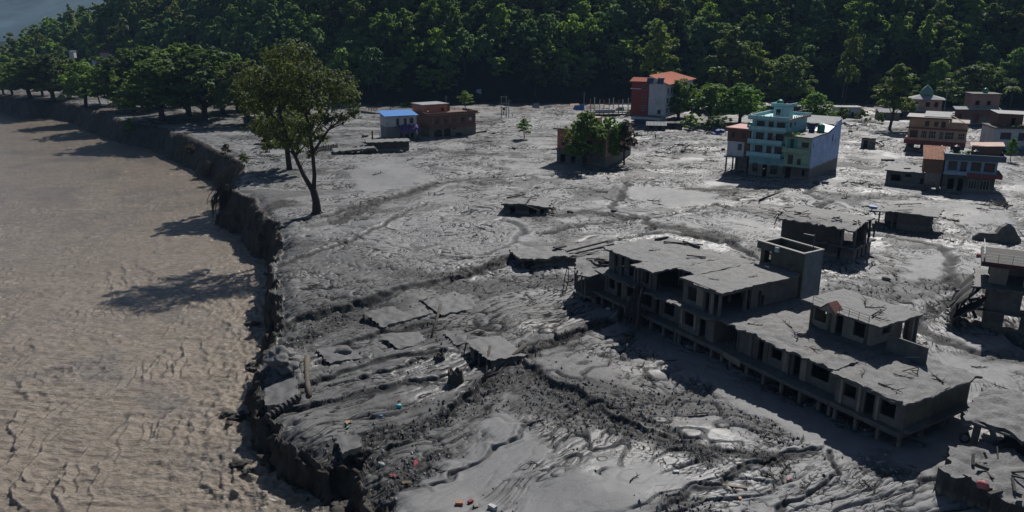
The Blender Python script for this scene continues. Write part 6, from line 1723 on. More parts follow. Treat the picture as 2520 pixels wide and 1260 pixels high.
def pink_house():
    q = P(262, 262); d = 470.0
    def W(u, v): return PD(u, v, d)
    a = W(250, 160); z = a.z
    r = empty('pink_house', (a.x, a.y, z), math.radians(6), 'pink and grey house among the trees on the far left slope', 'house')
    mb = MB(); walls4(mb, 0, 5, 0, 8, -4, 7.0); mb.build('grey_wall', plain('pink_grey_wall', (.4, .3, .3), .8, .2, 1, 0), r)
    mb = MB(); walls4(mb, 5.003, 14, 1, 8, -4, 4.6, front=[(1.4, 2.8, 1.4, 3.4), (5, 6.4, 1.4, 3.4)]); mb.build('wall', CORAL, r)
    b = MB(); b.box(-.4, -.4, 7.003, 5.6, 8.4, 7.4); b.build('roof_slab', REDP, r)
    b = MB(); b.box(5.61, .4, 4.603, 14.6, 8.4, 5.0); b.build('roof_slab', PEACH2, r)
    a = W(228, 166); r = empty('grey_house', (a.x, a.y, a.z), 0, 'small grey house left of the pink one on the far slope', 'house')
    mb = MB(); walls4(mb, 0, 5, 0, 6, -3, 4.0, front=[(2.5, 3.6, 1.2, 2.8)]); mb.build('wall', WHITEP, r)
    corrugated(r, 'tin_roof', TIN, (-.4, -.4, 4.1), (5.4, -.4, 4.1), (5.4, 6.4, 5.2), (-.4, 6.4, 5.2), 6)
    a = W(322, 125); r = empty('pale_roof_house', (a.x, a.y, a.z), 0, 'pale flat roof peeping through trees above the pink house', 'house')
    mb = MB(); walls4(mb, 0, 7.5, 0, 7, -2, 1.4); mb.build('wall', PEACH2, r); b = MB(); b.box(-.4, -.4, 1.403, 7.9, 7.4, 1.7); b.build('roof_slab', WHITEP, r)
    a = W(170, 132); r = empty('white_hut', (a.x, a.y, a.z), 0, 'tiny white hut in the trees at the upper left', 'hut')
    mb = MB(); walls4(mb, 0, 2.6, 0, 3, -2.5, 1.3); mb.build('wall', WHITEP, r); b = MB(); b.box(-.3, -.3, 1.303, 2.9, 3.3, 1.5); b.build('roof_slab', WHITEP, r)
pink_house()

def ruin_K():
    F_ = Frame(2085, 630, -45)
    r = F_.root('ruined_house', 'dark roofless looking house with a torn mud roof behind the stair tower', -10.0, 0, 'ruin')
    mb = MB(); wall(mb, (0, -2), (9.2, -2), -1, 5.0, (), .2); wall(mb, (0, 3.4), (0, -1.78), -1, 5.0, [(1, 2.2, 1, 3)]); wall(mb, (11.2, 3.5), (0, 3.5), -1, 5.0, [(2, 3.4, 2, 4)])
    mb.build('wall', CONC_D, r)
    for x, y in ((9.6, -1.8), (11.4, -1.6), (11.6, 1.5), (11.6, 3.2)): column(r, x, y, 1.9, 5.2, .26)
    slab(r, 'roof_slab', ROOFMUD, .2, 12.0, -3.8, 4.0, 5.7, .22, .4, .07, .25, 71, lambda X, Y, Z: (X, Y, Z - .25 * np.clip((-1 - Y), 0, 3)))
    slab(r, 'terrace_slab', CONC_D, 5.6, 11.9, -2.3, 5.6, 2.0, .25, .4, .05, .15, 72)
    mb = MB(); walls4(mb, 6.2, 11.4, -1.4, 5.2, -1, 1.74, front=[(2.6, 3.2, -.6, 1.4)], right=[(1.0, 1.7, -.8, 1.4), (2.6, 3.3, -.8, 1.4), (4.2, 4.9, -.8, 1.4)]); mb.build('ground_floor_wall', CONC, r)
    b = MB(); rr = random.Random(5)
    for k in range(14):
        a = Vector((rr.uniform(.4, 12), rr.uniform(-3.6, -1), 5.8)); b.bar(a, a + Vector((rr.uniform(-1.6, 1.6), rr.uniform(-.8, .8), rr.uniform(-.1, .4))), rr.uniform(.06, .16))
    for k in range(8):
        a = Vector((12 + rr.uniform(-.4, .8), rr.uniform(-1, 3), 5.5)); b.bar(a, a + Vector((rr.uniform(0, .8), rr.uniform(-.5, .5), -rr.uniform(.8, 2.6))), rr.uniform(.1, .3))
    for k in range(5):
        a = Vector((-.3 + rr.uniform(-.4, .4), -3 + k * .5, 5.4)); b.bar(a, a + Vector((-.6, 0, -rr.uniform(.6, 2.0))), .12)
    build_each(b, 'broken_beam', DRIFT, r)
    b = MB(); b.bar((6.2, -2.7, 1.9), (7.8, -2.6, 2.4), 1.2, .06); b.build('plank', PALEWOOD, r)
    b = MB(); b.box(7.0, -2.15, 2.9, 8.6, -2.01, 4.4); b.build('opening_shade_panel', BLACK_PL, r)  # black panel on the solid wall, stands in for an opening's shade
ruin_K()

def ruin_J():
    F_ = Frame(2281, 566, -35)
    r = F_.root('ruined_house', 'half buried house with a caved mud roof and three pillars on its right side', -5.0, 0, 'ruin')
    mb = MB(); wall(mb, (.2, 0), (5.0, 0), -1, 2.6, (), .2); wall(mb, (5.0, 4.8), (-2.6, 4.8), -1, 2.6, [(1, 2, .4, 2)]); mb.build('wall', CONC, r)
    for y in (.8, 2.2, 3.6, 4.7): column(r, 5.0, y, -1, 2.6, .45)
    for x in (-2.8, -.6): column(r, x, .2, -1, 2.6, .25)
    mb = MB(); wall(mb, (.4, 4.4), (.4, .3), -1, 2.5, (), .2); mb.build('inner_wall', CONC_D, r)
    slab(r, 'roof_slab', ROOFMUD, .0, 6.6, -2.2, 5.6, 2.95, .22, .4, .07, .2, 74)
    slab(r, 'broken_roof_slab', ROOFMUD, -4.0, -.05, -1.4, 5.4, 2.75, .2, .4, .08, .3, 75, lambda X, Y, Z: (X, Y, Z - .12 * np.clip(-1 - X, 0, 5)))
    b = MB(); rr = random.Random(8)
    for k in range(10):
        a = Vector((rr.uniform(-5, -2), rr.uniform(-1.5, 3), rr.uniform(1.4, 3.0))); b.bar(a, a + Vector((rr.uniform(-1.4, 1.4), rr.uniform(-1, 1), rr.uniform(-.8, .4))), rr.uniform(.08, .2))
    b.bar((-1, 3, 3.1), (3, 5, 3.5), .12); b.bar((.2, -1.8, 3.2), (2.4, -.4, 3.3), .2, .1); build_each(b, 'broken_beam', DRIFT, r)
    b = MB(); b.box(-4.4, -1.2, 2.75, -3.2, -.4, 3.2); b.build('blue_bundle', BLUE_PL, r)
ruin_J()

def ruin_I():
    F_ = Frame(2278, 466, -30)
    r = F_.root('flat_hut', 'sunken flat roofed hut touching the left of the slate blue house', -8.2, 2.2, 'ruin')
    fo = [(1.0, 3.0, .9, 2.3), (3.8, 5.0, 2.0, 2.6), (6.8, 7.8, .7, 1.9)]
    mb = MB(); walls4(mb, 0, 8.2, 0, 8.5, -1, 2.95, front=fo); mb.build('wall', CONC, r)
    slab(r, 'roof_slab', ROOFMUD, -.3, 8.6, -.4, 8.9, 3.2, .22, .5, .05, .12, 77)
    b = MB(); b.bar((3.2, 3, 3.3), (4.4, 3.6, 3.35), .5, .15); b.bar((6, 7.6, 3.3), (8, 8, 3.4), .3, .2); build_each(b, 'roof_debris', DRIFT, r)
ruin_I()

def ruin_L():
    F_ = Frame(1300, 527, -10)
    r = F_.root('sunken_house', 'sunken house of which only a broken dark roof slab shows, alone in the mud', -5.0, 0, 'ruin')
    mb = MB(); wall(mb, (.3, .2), (8.4, .2), -1, 1.55, [(1.2, 2.2, -.4, 1.2), (4.8, 6.2, -.3, 1.1), (6.9, 7.6, -.2, 1.1)]); wall(mb, (8.4, .42), (8.4, 6), -1, 1.55); wall(mb, (.3, 6), (.3, .42), -1, 1.55); wall(mb, (8.2, 6), (.5, 6), -1, 1.55); mb.build('wall', CONC_D, r)
    slab(r, 'roof_slab', ROOFMUD, 0, 4.6, -.6, 6.6, 1.9, .3, .35, .07, .25, 81, lambda X, Y, Z: (X, Y, Z + .05 * X))
    slab(r, 'roof_slab', ROOFMUD, 4.7, 8.8, -.4, 6.6, 1.85, .3, .35, .07, .25, 82, lambda X, Y, Z: (X, Y, Z - .08 * (X - 4.7)))
    b = MB(); rr = random.Random(18)
    for k in range(9):
        a = Vector((rr.uniform(8.2, 10), rr.uniform(-.5, 4), rr.uniform(-.1, .9))); b.bar(a, a + Vector((rr.uniform(-1, 1.4), rr.uniform(-1, 1), rr.uniform(-.5, .5))), rr.uniform(.12, .35))
    b.bar((4.2, -.8, 2.0), (7.4, -1.6, 1.1), .12); b.bar((3, 5, 2.15), (6, 4.2, 2.1), .3, .12); b.bar((.2, 4, 2.1), (3.4, 6.2, 2.4), .35, .2); build_each(b, 'broken_beam', DRIFT, r)
ruin_L()

def ruin_M():
    F_ = Frame(1325, 660, 15)
    r = F_.root('sunken_house', 'sunken wreck with torn roof edge and dark beam left of the terrace', -1.0, 0, 'ruin')
    slab(r, 'roof_slab', ROOFMUD, -1.6, 6.0, -.4, 6.4, 1.6, .35, .3, .09, .3, 84, lambda X, Y, Z: (X, Y, Z - .05 * Y))
    mb = MB(); wall(mb, (.4, 0), (13.4, 0), -1, 1.2, (), .3); wall(mb, (-1.2, 5.6), (-1.2, .4), -1, 1.1, [(1, 2, -.5, .8), (3, 4, -.5, .8)], .2); mb.build('wall', CONC_D, r)
    slab(r, 'fallen_slab', ROOFMUD, 6.2, 13.6, .4, 6.0, 1.2, .3, .35, .09, .25, 85, lambda X, Y, Z: (X, Y, Z + .05 * (X - 6)))
    b = MB(); rr = random.Random(28)
    for k in range(16):
        a = Vector((rr.uniform(-1.8, .4), rr.uniform(0, 6), rr.uniform(.6, 1.6))); b.tube([a, a + Vector((rr.uniform(-.6, .2), rr.uniform(-.8, .2), -.4)), a + Vector((rr.uniform(-.9, .1), rr.uniform(-1, .2), -1.4))], .05, 4)
    b.bar((5.0, -.6, 1.5), (9.5, -1.2, .8), .14); b.bar((6, 2, 1.6), (13, 3.4, 2.3), .22); b.bar((7, 1, 1.5), (13.5, 2.0, 2.2), .2); b.bar((4.6, 3.6, 1.8), (6.6, 4.6, 1.7), .8, .2); build_each(b, 'broken_beam', DRIFT, r)
ruin_M()

def ruin_O():
    F_ = Frame(2440, 800, -30)
    r = F_.root('broken_concrete_house', 'wrecked concrete house with torn side slabs and a railed upper deck at the right edge', -1.0, -1.0, 'ruin')
    z1, z2, z3 = 2.2, 5.0, 7.9
    mb = MB(); wall(mb, (0, 0), (10, 0), -1.5, z2 - .2, [(2.0, 3.6, .2, 1.8), (3.4, 6, 2.6, 4.4), (6.5, 8.5, .2, 2.0), (7, 9.4, 2.6, 4.4)]); wall(mb, (0, 6), (0, .22), -1.5, z2 - .2); mb.build('wall', CONC, r)
    slab(r, 'floor_slab', ROOFMUD, -1.4, 10, -.8, 7.5, z2, .22, .4, .05, .2, 91)
    b = MB(); b.box(0, -.8, z1 - .2, 10, -.02, z1); b.build('ledge', CONC, r)
    mb = MB(); wall(mb, (-.1, 1.2), (1.7, 1.2), z2, z3 - .5, (), .3); wall(mb, (3.3, 1.2), (10, 1.2), z2, z3 - .5, [(.8, 2, z2, z3 - 1), (4, 5.4, z2 + .6, z3 - 1)], .3); wall(mb, (10, 6), (-.1, 6), z2, z3 - .5); mb.build('upper_wall', TAN, r)
    b = MB(); b.box(-1.2, -.38, z3 - .497, 10, 7, z3); b.build('roof_slab', CONC_D, r); b = MB(); b.box(-1.2, -.5, z3 - .5, 10, -.383, z3 + .05); b.build('fascia', plain('maroon_fascia', (.07, .03, .03), .8, .3, 2, .1), r)
    rl = MB()
    for h in (.35, .7, 1.0): rl.bar((-1.0, -.2, z3 + h), (10, -.2, z3 + h), .05); rl.bar((-1.0, -.2, z3 + h), (-1.0, 6.8, z3 + h), .05)
    for k in range(8): rl.bar((-1.0 + 1.4 * k, -.2, z3), (-1.0 + 1.4 * k, -.2, z3 + 1.0), .06)
    for k in range(1, 5): rl.bar((-1.0, -.2 + 1.6 * k, z3), (-1.0, -.2 + 1.6 * k, z3 + 1.0), .06)
    rl.build('railing', WHITEF, r)
    # slabs torn down on the left side
    def torn(X, Y, Z):
        f = np.clip((0 - X) / 4.0, 0, 1)
        return X + 1.2 * f * f, Y + .4 * f, Z - 4.2 * f ** 1.5 + .25 * np.sin(Y * 2 + X)
    slab(r, 'torn_slab', CONC, -4.4, -.2, .2, 5.4, z2 - .05, .2, .3, .12, .3, 92, torn)
    def torn2(X, Y, Z):
        f = np.clip((0 - X) / 3.4, 0, 1)
        return X, Y - 1.0 * f, Z - 2.6 * f + .2 * np.sin(Y * 2.4)
    slab(r, 'torn_slab', CONC_D, -3.6, -.2, -1.4, 1.2, z1 + 1.2, .2, .3, .1, .25, 93, torn2)
    # the outer skin of the house, bent outwards like a curtain
    def curtain(X, Y, Z):
        f = np.clip(X / 4.0, 0, 1)                      # 0 at the deck, 1 at the mud
        return -1.2 - 1.0 * np.sin(f * 3.0) - 1.6 * f + .25 * np.sin(Y * 1.9), Y - .5 * f, z2 - .15 - f * (5.4 + .5 * np.sin(Y * 1.3))
    slab(r, 'torn_slab', CONC, 0, 4.0, -1.6, 3.4, 0, .22, .25, .05, .3, 94, curtain)
    slab(r, 'torn_slab', CONC_D, 0, 4.0, 3.7, 6.4, 0, .22, .25, .05, .3, 96, lambda X, Y, Z: curtain(X * .9, Y, Z))
    b = MB(); rr = random.Random(6)
    for k in range(18):
        a = Vector((rr.uniform(-4, -.4), rr.uniform(-1.5, 4), rr.uniform(-.2, 3.0))); b.bar(a, a + Vector((rr.uniform(-1.2, 1.2), rr.uniform(-1, 1), rr.uniform(-1.0, 1.2))), rr.uniform(.08, .35))
    build_each(b, 'rubble_piece', CONC_D, r)
    b = MB(); b.tube([(3.6, -.4, 4.2), (3.8, -.7, 2.0), (4.0, -.9, .2)], .04, 4); b.bar((5, -.9, 2.8), (8, -1.6, 3.1), .12); build_each(b, 'hanging_bar', STEEL, r)
ruin_O()

def ruin_P():
    F_ = Frame(2400, 1122, -42)
    r = F_.root('collapsed_slab_house', 'collapsed house with a sagging mud laden slab on one leaning pillar, lower right corner', -.3, 0, 'ruin')
    def sag(X, Y, Z): return X, Y, Z - .10 * np.clip(X - 1.5, 0, 9) * np.clip((5 - Y) / 5, 0, 1)
    slab(r, 'roof_slab', ROOFMUD, -.9, 9, -.8, 7.5, 3.3, .3, .28, .14, .3, 95, sag)
    b = MB(); b.tube([(-.9, -.7, 3.2), (.6, -.75, 3.1), (2.6, -.8, 3.0), (5, -.7, 2.8)], [.22, .14, .1, .1], 8); b.build('mud_lip', ROOFMUD, r, True)
    column(r, 0.1, -.1, -1, 3.0, .5, CONC, (-.15, 0)); column(r, .3, 5.6, -1, 3.0, .4, CONC)
    b = MB(); rr = random.Random(16)
    for k in range(34):
        a = Vector((rr.uniform(.6, 8), rr.uniform(-1.2, 4), rr.uniform(-.2, 2.6))); b.bar(a, a + Vector((rr.uniform(-1.6, 1.6), rr.uniform(-1, 1), rr.uniform(-1.0, 1.0))), rr.uniform(.06, .3))
    build_each(b, 'rubble_piece', CONC_D, r)
    mb = MB(); wall(mb, (1.6, 3.2), (9, 3.2), -1, 2.6, [(2, 3.4, 0, 2)], .2); mb.build('wall', CONC_D, r)
    F2 = Frame(2322, 1215, -52)
    r = F2.root('fallen_house_block', 'heap of a fallen house block with torn mud edge in the lower right corner', 0, 0, 'ruin')
    def tilt(X, Y, Z): return X + .3 * np.sin(Y * 1.3), Y, Z - .02 * X + .15 * np.sin(X * 1.1) * np.cos(Y * .9)
    slab(r, 'roof_slab', ROOFMUD, -.5, 9, -.2, 7.0, 1.9, 2.6, .28, .16, .3, 97, tilt, CONC_D)
    b = MB()
    for k in range(40):
        a = Vector((rr.uniform(-.4, 9), -.3 + rr.uniform(-.2, .1), 1.8)); b.tube([a, a + Vector((rr.uniform(-.3, .3), -.25, -.5)), a + Vector((rr.uniform(-.5, .5), -.3 - rr.uniform(0, .3), -1.5))], .025, 4)
    build_each(b, 'hanging_root', DRIFT, r)
    b = MB()
    for k in range(26):
        a = Vector((rr.uniform(0, 8.5), rr.uniform(.2, 6), 1.95)); b.bar(a, a + Vector((rr.uniform(-1.2, 1.2), rr.uniform(-1.2, 1.2), rr.uniform(-.05, .5))), rr.uniform(.06, .3))
    build_each(b, 'rubble_piece', CONC_D, r)
    return F2
F2 = ruin_P()
# ------------------------------------------------------------------ things lying in and on the mud
rnd = random.Random(77)
plain_bank = plain('bank_soil', (0.05, 0.043, 0.034), .85, .45, 2.5, .5)

def W_(u, v, dz=0.0):
    q = P(u, v); return Vector((q.x, q.y, gz(q.x, q.y) + dz))

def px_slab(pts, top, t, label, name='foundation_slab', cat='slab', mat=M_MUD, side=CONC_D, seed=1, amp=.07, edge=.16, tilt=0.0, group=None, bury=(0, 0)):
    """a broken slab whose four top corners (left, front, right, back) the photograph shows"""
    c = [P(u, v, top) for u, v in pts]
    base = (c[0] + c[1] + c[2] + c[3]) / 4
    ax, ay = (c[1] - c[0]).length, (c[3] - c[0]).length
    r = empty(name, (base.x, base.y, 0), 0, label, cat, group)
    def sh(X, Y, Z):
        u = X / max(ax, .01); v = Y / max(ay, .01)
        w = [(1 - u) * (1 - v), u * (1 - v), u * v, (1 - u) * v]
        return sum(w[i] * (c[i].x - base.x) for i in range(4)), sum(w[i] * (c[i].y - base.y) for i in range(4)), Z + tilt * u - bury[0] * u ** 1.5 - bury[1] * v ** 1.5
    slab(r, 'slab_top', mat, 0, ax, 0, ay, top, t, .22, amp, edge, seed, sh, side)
    return r
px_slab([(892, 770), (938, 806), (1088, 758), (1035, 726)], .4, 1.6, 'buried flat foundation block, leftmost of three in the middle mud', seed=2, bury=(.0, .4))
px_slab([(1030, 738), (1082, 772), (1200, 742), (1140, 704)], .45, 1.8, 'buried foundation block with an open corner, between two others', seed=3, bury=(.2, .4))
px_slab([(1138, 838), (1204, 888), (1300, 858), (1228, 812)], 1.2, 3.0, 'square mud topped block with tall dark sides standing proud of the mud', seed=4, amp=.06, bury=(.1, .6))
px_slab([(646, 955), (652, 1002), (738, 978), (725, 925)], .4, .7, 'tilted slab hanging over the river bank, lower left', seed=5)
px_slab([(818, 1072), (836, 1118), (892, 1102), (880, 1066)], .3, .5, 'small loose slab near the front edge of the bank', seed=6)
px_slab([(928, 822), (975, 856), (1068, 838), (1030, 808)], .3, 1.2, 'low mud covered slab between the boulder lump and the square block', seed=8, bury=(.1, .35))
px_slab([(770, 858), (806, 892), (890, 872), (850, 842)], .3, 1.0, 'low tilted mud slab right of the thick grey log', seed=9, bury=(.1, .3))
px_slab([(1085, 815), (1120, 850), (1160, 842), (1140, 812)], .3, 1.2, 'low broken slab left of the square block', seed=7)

def lump(name, loc, s, mat, label, cat, seed, group=None, sub=2, rough=.25):
    bm = bmesh.new(); bmesh.ops.create_icosphere(bm, subdivisions=sub, radius=1)
    for v in bm.verts:
        p_ = v.co
        k = 1 + rough * float(perlin(np.array([p_.x * 1.3 + seed]), np.array([p_.y * 1.3 + p_.z * 1.7]), seed)[0]) + rough * .5 * float(perlin(np.array([p_.x * 3 + seed]), np.array([p_.y * 3 - p_.z * 3]), seed + 1)[0])
        v.co = Vector((p_.x * s[0] * k, p_.y * s[1] * k, p_.z * s[2] * k))
    me = bpy.data.meshes.new(name); bm.to_mesh(me); bm.free(); me.materials.append(mat)
    me.polygons.foreach_set('use_smooth', [sub > 1] * len(me.polygons))
    o = link_mesh(name, me, None, loc, (0, 0, seed * .7)); tag(o, label, cat, group); return o
lump('mud_boulder', W_(700, 905, .5), (1.9, 1.4, .95), ROCK, 'big mud coated boulder on the bank edge, lower left', 'boulder', 3, None, 4, .55)
lump('mud_boulder', W_(845, 868, .25), (1.0, .7, .6), ROCK, 'rounded mud lump right of the gravel patch', 'boulder', 5, None, 3)
lump('pale_stone', W_(938, 1136, .1), (.42, .2, .18), plain('pale_stone', (.33, .33, .33), .8, .2, 3, .2), 'pale elongated stone among gravel near the front edge', 'stone', 8)

# logs, posts and the broken pipe on the bank
def log_(name, pts, rad, mat, label, cat='log', group=None, n=8):
    base = pts[0]
    b = MB(); b.tube([Vector(q) - base for q in pts], rad, n); o = b.build(name, mat, None, True, base); tag(o, label, cat, group); return o
log_('log', [W_(757, 885, .5), W_(754, 915, .25), W_(757, 945, .15), W_(762, 975, .1)], [.32, .26, .3, .22], plain('peeled_log', (.11, .09, .07), .85, .35, 4, .4), 'thick grey log lying towards the viewer beside the tilted slab')
log_('log', [W_(1085, 758, .6), W_(1075, 795, .3), W_(1062, 832, .1)], [.17, .15, .12], DRIFT, 'thin log lying downhill from the corner of the foundation blocks')
log_('leaning_post', [W_(1206, 884, 1.3), W_(1200, 905, .8), W_(1194, 940, 0)], [.14, .14, .13], DRIFT, 'post leaning against the front corner of the square block', 'post')
log_('leaning_post', [W_(1152, 855, 1.2), W_(1140, 880, 0)], [.08, .08], DRIFT, 'thin stick leaning on the left side of the square block', 'post')
log_('log', [W_(1292, 868, .3), W_(1262, 892, .25), W_(1228, 915, .1), W_(1170, 940, .05)], [.26, .2, .14, .08], DRIFT, 'split log lying in front of the square block')
def pipe():
    a, b = W_(655, 1022, .15), W_(738, 984, .45)
    r = empty('broken_pipe', a, 0, 'dark ribbed broken pipe sticking out of the bank below the tilted slab', 'pipe')
    d = b - a
    MB().tube([Vector((0, 0, 0)), d], [.3, .3], 12).build('pipe_body', BLACK_PL, r)
    for k in range(8):
        p_ = d * (k + .5) / 8
        MB().tube([p_ - d * .018, p_ + d * .018], [.4, .4], 12).build('pipe_ring', STEEL, r)
pipe()
def stump(u, v, h, rad, label, seed):
    q = W_(u, v, -.3); r_ = random.Random(seed); n = 14; vs = []; fs = []
    for ring, (k, z) in enumerate(((1.25, 0), (1.0, h * .5), (.95, h), (.7, h * .95), (.62, h * .3))):
        for i in range(n):
            a = 6.283 * i / n; jag = (1 + .25 * math.sin(i * 2.3 + seed)) if ring in (2, 3) else 1
            vs.append((rad * k * math.cos(a) * (1 + .12 * math.sin(3 * a + seed)), rad * k * math.sin(a), z * jag))
    for ring in range(4):
        for i in range(n): fs.append((ring * n + i, ring * n + (i + 1) % n, (ring + 1) * n + (i + 1) % n, (ring + 1) * n + i))
    fs.append(tuple(4 * n + i for i in range(n)))
    o = MB().add(vs, fs).build('hollow_stump', DRIFT, None, True, q); tag(o, label, 'stump')
stump(1120, 935, 1.4, .75, 'hollow dark broken stump left of the square block', 2)
stump(1082, 882, .7, .6, 'low dark stump between the gravel and the square block', 4)

# rubbish
def box_litter(u, v, s, mat, label, name='rubbish', cat='rubbish', rz=.4, dz=.05):
    b = MB(); x, y, z = s
    b.add([(-x, -y, 0), (x, -y * .9, 0), (x * .95, y, 0), (-x, y, 0), (-x * .85, -y * .9, z), (x * .9, -y * .8, z * .9), (x * .85, y * .9, z * 1.1), (-x * .9, y * .85, z)],
          [(0, 3, 2, 1), (4, 5, 6, 7), (0, 1, 5, 4), (1, 2, 6, 5), (2, 3, 7, 6), (3, 0, 4, 7)])
    o = b.build(name, mat, None, False, W_(u, v, dz), rz); tag(o, label, cat); return o
def canister(u, v, mat, label, s=1.0, rz=0.4):
    r = empty('plastic_canister', W_(u, v, .12), rz, label, 'canister'); 
    MB().tube([(-.28 * s, 0, .12 * s), (-.25 * s, 0, .12 * s), (.2 * s, 0, .12 * s), (.26 * s, 0, .12 * s)], [.12 * s, .2 * s, .2 * s, .1 * s], 10).build('barrel', mat, r, True)
    MB().tube([(.26 * s, 0, .12 * s), (.34 * s, 0, .12 * s)], [.07 * s, .07 * s], 8).build('lid', WHITE_T, r)
canister(981, 998, CYAN_T, 'cyan plastic canister lying on the furrowed mud')
canister(936, 1018, BLUE_PL, 'small blue canister below and left of the cyan one', .7, .2)
def rag(u, v, s, mat, label, seed, name='rag', cat='rag'):
    n = 7; vs = []; fs = []
    for i in range(n):
        for j in range(n):
            x, y = (i / (n - 1) - .5) * s[0], (j / (n - 1) - .5) * s[1]
            z = .10 + .12 * math.sin(i * 1.9 + seed) * math.cos(j * 1.6 + seed) * min(s) * 1.2
            k = 1 + .3 * math.sin(seed + i * .9 + j * .7); vs.append((x * k, y * k, z))
    for i in range(n - 1):
        for j in range(n - 1): fs.append((i * n + j, (i + 1) * n + j, (i + 1) * n + j + 1, i * n + j + 1))
    b = MB(); b.add(vs + [(x, y, z - .03) for x, y, z in vs], fs + [tuple(k + n * n for k in reversed(f)) for f in fs])
    o = b.build(name, mat, None, True, W_(u, v, .02), seed * .5); tag(o, label, cat)
rag(983, 983, (.3, .2), RED_T, 'tiny red scrap beside the cyan canister', 1)
rag(856, 1037, (.6, .4), plain('tan_scrap', (.4, .24, .15), .8, .3, 4, .1), 'orange tan scrap lying on the gravel', 2)
rag(856, 1050, (.45, .2), plain('green_scrap', (.05, .25, .18), .7, .2, 4, .1), 'green scrap just below the tan one on gravel', 3)
rag(1022, 1131, (.75, .4), RED_T, 'crimson cloth on the gravel near the front', 4)
rag(968, 1166, (.5, .3), plain('maroon_scrap', (.2, .03, .04), .8, .2, 4, .1), 'maroon scrap left of the crimson cloth', 5)
rag(1000, 1183, (.6, .35), plain('brown_scrap', (.12, .09, .06), .8, .2, 4, .1), 'brown scrap of board below the crimson cloth', 6)
for k, (u, v, s, m_, lab) in enumerate(((1130, 1242, .3, ORANGE_T, 'orange rubbish heap bit at the bottom edge, left of the brick'), (1158, 1236, .22, RED_T, 'small red bit at the bottom edge beside the orange rubbish'), (1172, 1246, .3, PEACH2, 'pale brick at the bottom edge right of the orange rubbish'),
        (1212, 1254, .34, WHITE_T, 'white block at the bottom edge'), (1663, 1172, .25, WHITE_T, 'white bag with dark straps on the mud at the lower middle'), (1940, 1181, .18, PINK_T, 'small pink bit on the cracked mud, lower right'), (1820, 1232, .2, ORANGE_T, 'orange bit below the pale plank'),
        (1497, 763, .3, WHITE_T, 'white scrap in the shade before the terrace'), (2425, 735, .5, REDTRIM, 'dull red sheet by the broken house'), (2408, 632, .5, PINK_T, 'faded pink cloth on mud below the broken wall'))):
    box_litter(u, v, (s, s * .6, s * .7), m_, lab, rz=k * .8)
b = MB(); b.box(-.9, -.12, 0, .9, .12, .06); o = b.build('plank', PALEWOOD, None, False, W_(1808, 1208, .08), -.25); tag(o, 'pale plank lying on the cracked mud, lower right', 'plank')
def pink_bag():
    q = P(2418, 1196, 2.1); o = lump('pink_bag', (q.x, q.y, 2.2), (.42, .34, .34), PINK_T, 'pink bundle on the fallen house block, lower right corner', 'bundle', 12, None, 2, .4)
pink_bag()

# a tin canopy of sticks and branches: driftwood over the mud
def stick_mesh(seed):
    r_ = random.Random(seed); b = MB(); L_ = 2.4
    pts = [Vector((-L_ / 2 + L_ * k / 4, r_.uniform(-.12, .12), .08 + r_.uniform(-.03, .1))) for k in range(5)]
    b.tube(pts, [.09, .08, .065, .05, .02], 6)
    for k in (1, 2, 3, 3):
        d = Vector((r_.uniform(.2, .7), r_.choice((-1, 1)) * r_.uniform(.3, .7), r_.uniform(0, .5))); b.tube([pts[k], pts[k] + d * .5, pts[k] + d], [.045, .035, .012], 5)
    return b.mesh('driftwood_branch', DRIFT, True)
STICKS = [stick_mesh(k) for k in range(6)]
spots = [(1050, 745, .9), (1010, 1040, .7), (880, 980, .6), (1580, 900, 1.0), (1600, 930, .8), (1720, 1010, .8), (1900, 1080, .9), (1650, 1060, .7), (1450, 1110, .6), (1320, 1150, .5), (1090, 1150, .8), (1560, 1200, .6), (1930, 1150, .9),
         (2050, 1170, .7), (2140, 1200, .7), (1740, 1120, .8), (2420, 1010, .9), (2460, 960, .7), (2410, 905, .7), (1760, 690, 1), (2060, 760, 1.0), (2200, 680, 1.1), (2380, 720, 1), (2440, 640, 1.2), (2330, 590, 1.4),
         (1610, 490, 1.3), (1480, 470, 1.2), (1180, 560, 1.1), (1100, 620, .8), (1310, 740, .9), (1400, 690, .9), (960, 560, 1), (890, 540, 1.2), (1080, 480, 1.3), (1650, 375, 1.6), (1690, 370, 1.6), (1710, 362, 1.5), (1600, 385, 1.4), (1665, 388, 1.3),
         (1530, 385, 1.5), (1750, 395, 1.5), (1700, 410, 1.4), (2110, 455, 1.6), (2150, 470, 1.4), (2080, 490, 1.4), (2000, 520, 1.3), (1960, 470, 1.2), (2420, 520, 1.4), (2460, 505, 1.8), (2480, 512, 1.6), (2350, 480, 1.5), (1200, 350, 1.5), (1240, 300, 1.6),
         (1180, 300, 1.6), (640, 330, 1.8), (560, 325, 1.5), (680, 385, 1.5), (620, 390, 1.4), (1010, 395, 1.4), (1060, 370, 1.5), (860, 420, 1.2), (930, 430, 1.2), (2090, 310, 2.0), (2110, 318, 1.6), (2075, 306, 1.6), (1770, 345, 1.4), (1835, 340, 1.4)]
for cu, cv, su, sv, n_, sz in ((1680, 368, 55, 14, 16, 1.5), (2095, 310, 40, 8, 10, 1.7), (2460, 508, 45, 8, 10, 1.5), (620, 385, 55, 14, 14, 1.5), (1650, 930, 70, 60, 14, .6), (1850, 1130, 160, 60, 22, .5), (2120, 1180, 120, 40, 10, .5), (1180, 690, 90, 30, 8, .7), (2330, 540, 60, 14, 8, 1.2), (1560, 350, 40, 10, 6, 1.6), (2120, 460, 70, 20, 10, 1.2), (1480, 500, 160, 40, 14, .9)):
    for _ in range(n_): spots.append((cu + rnd.gauss(0, su * .6), cv + rnd.gauss(0, sv * .6), sz * rnd.uniform(.6, 1.3)))
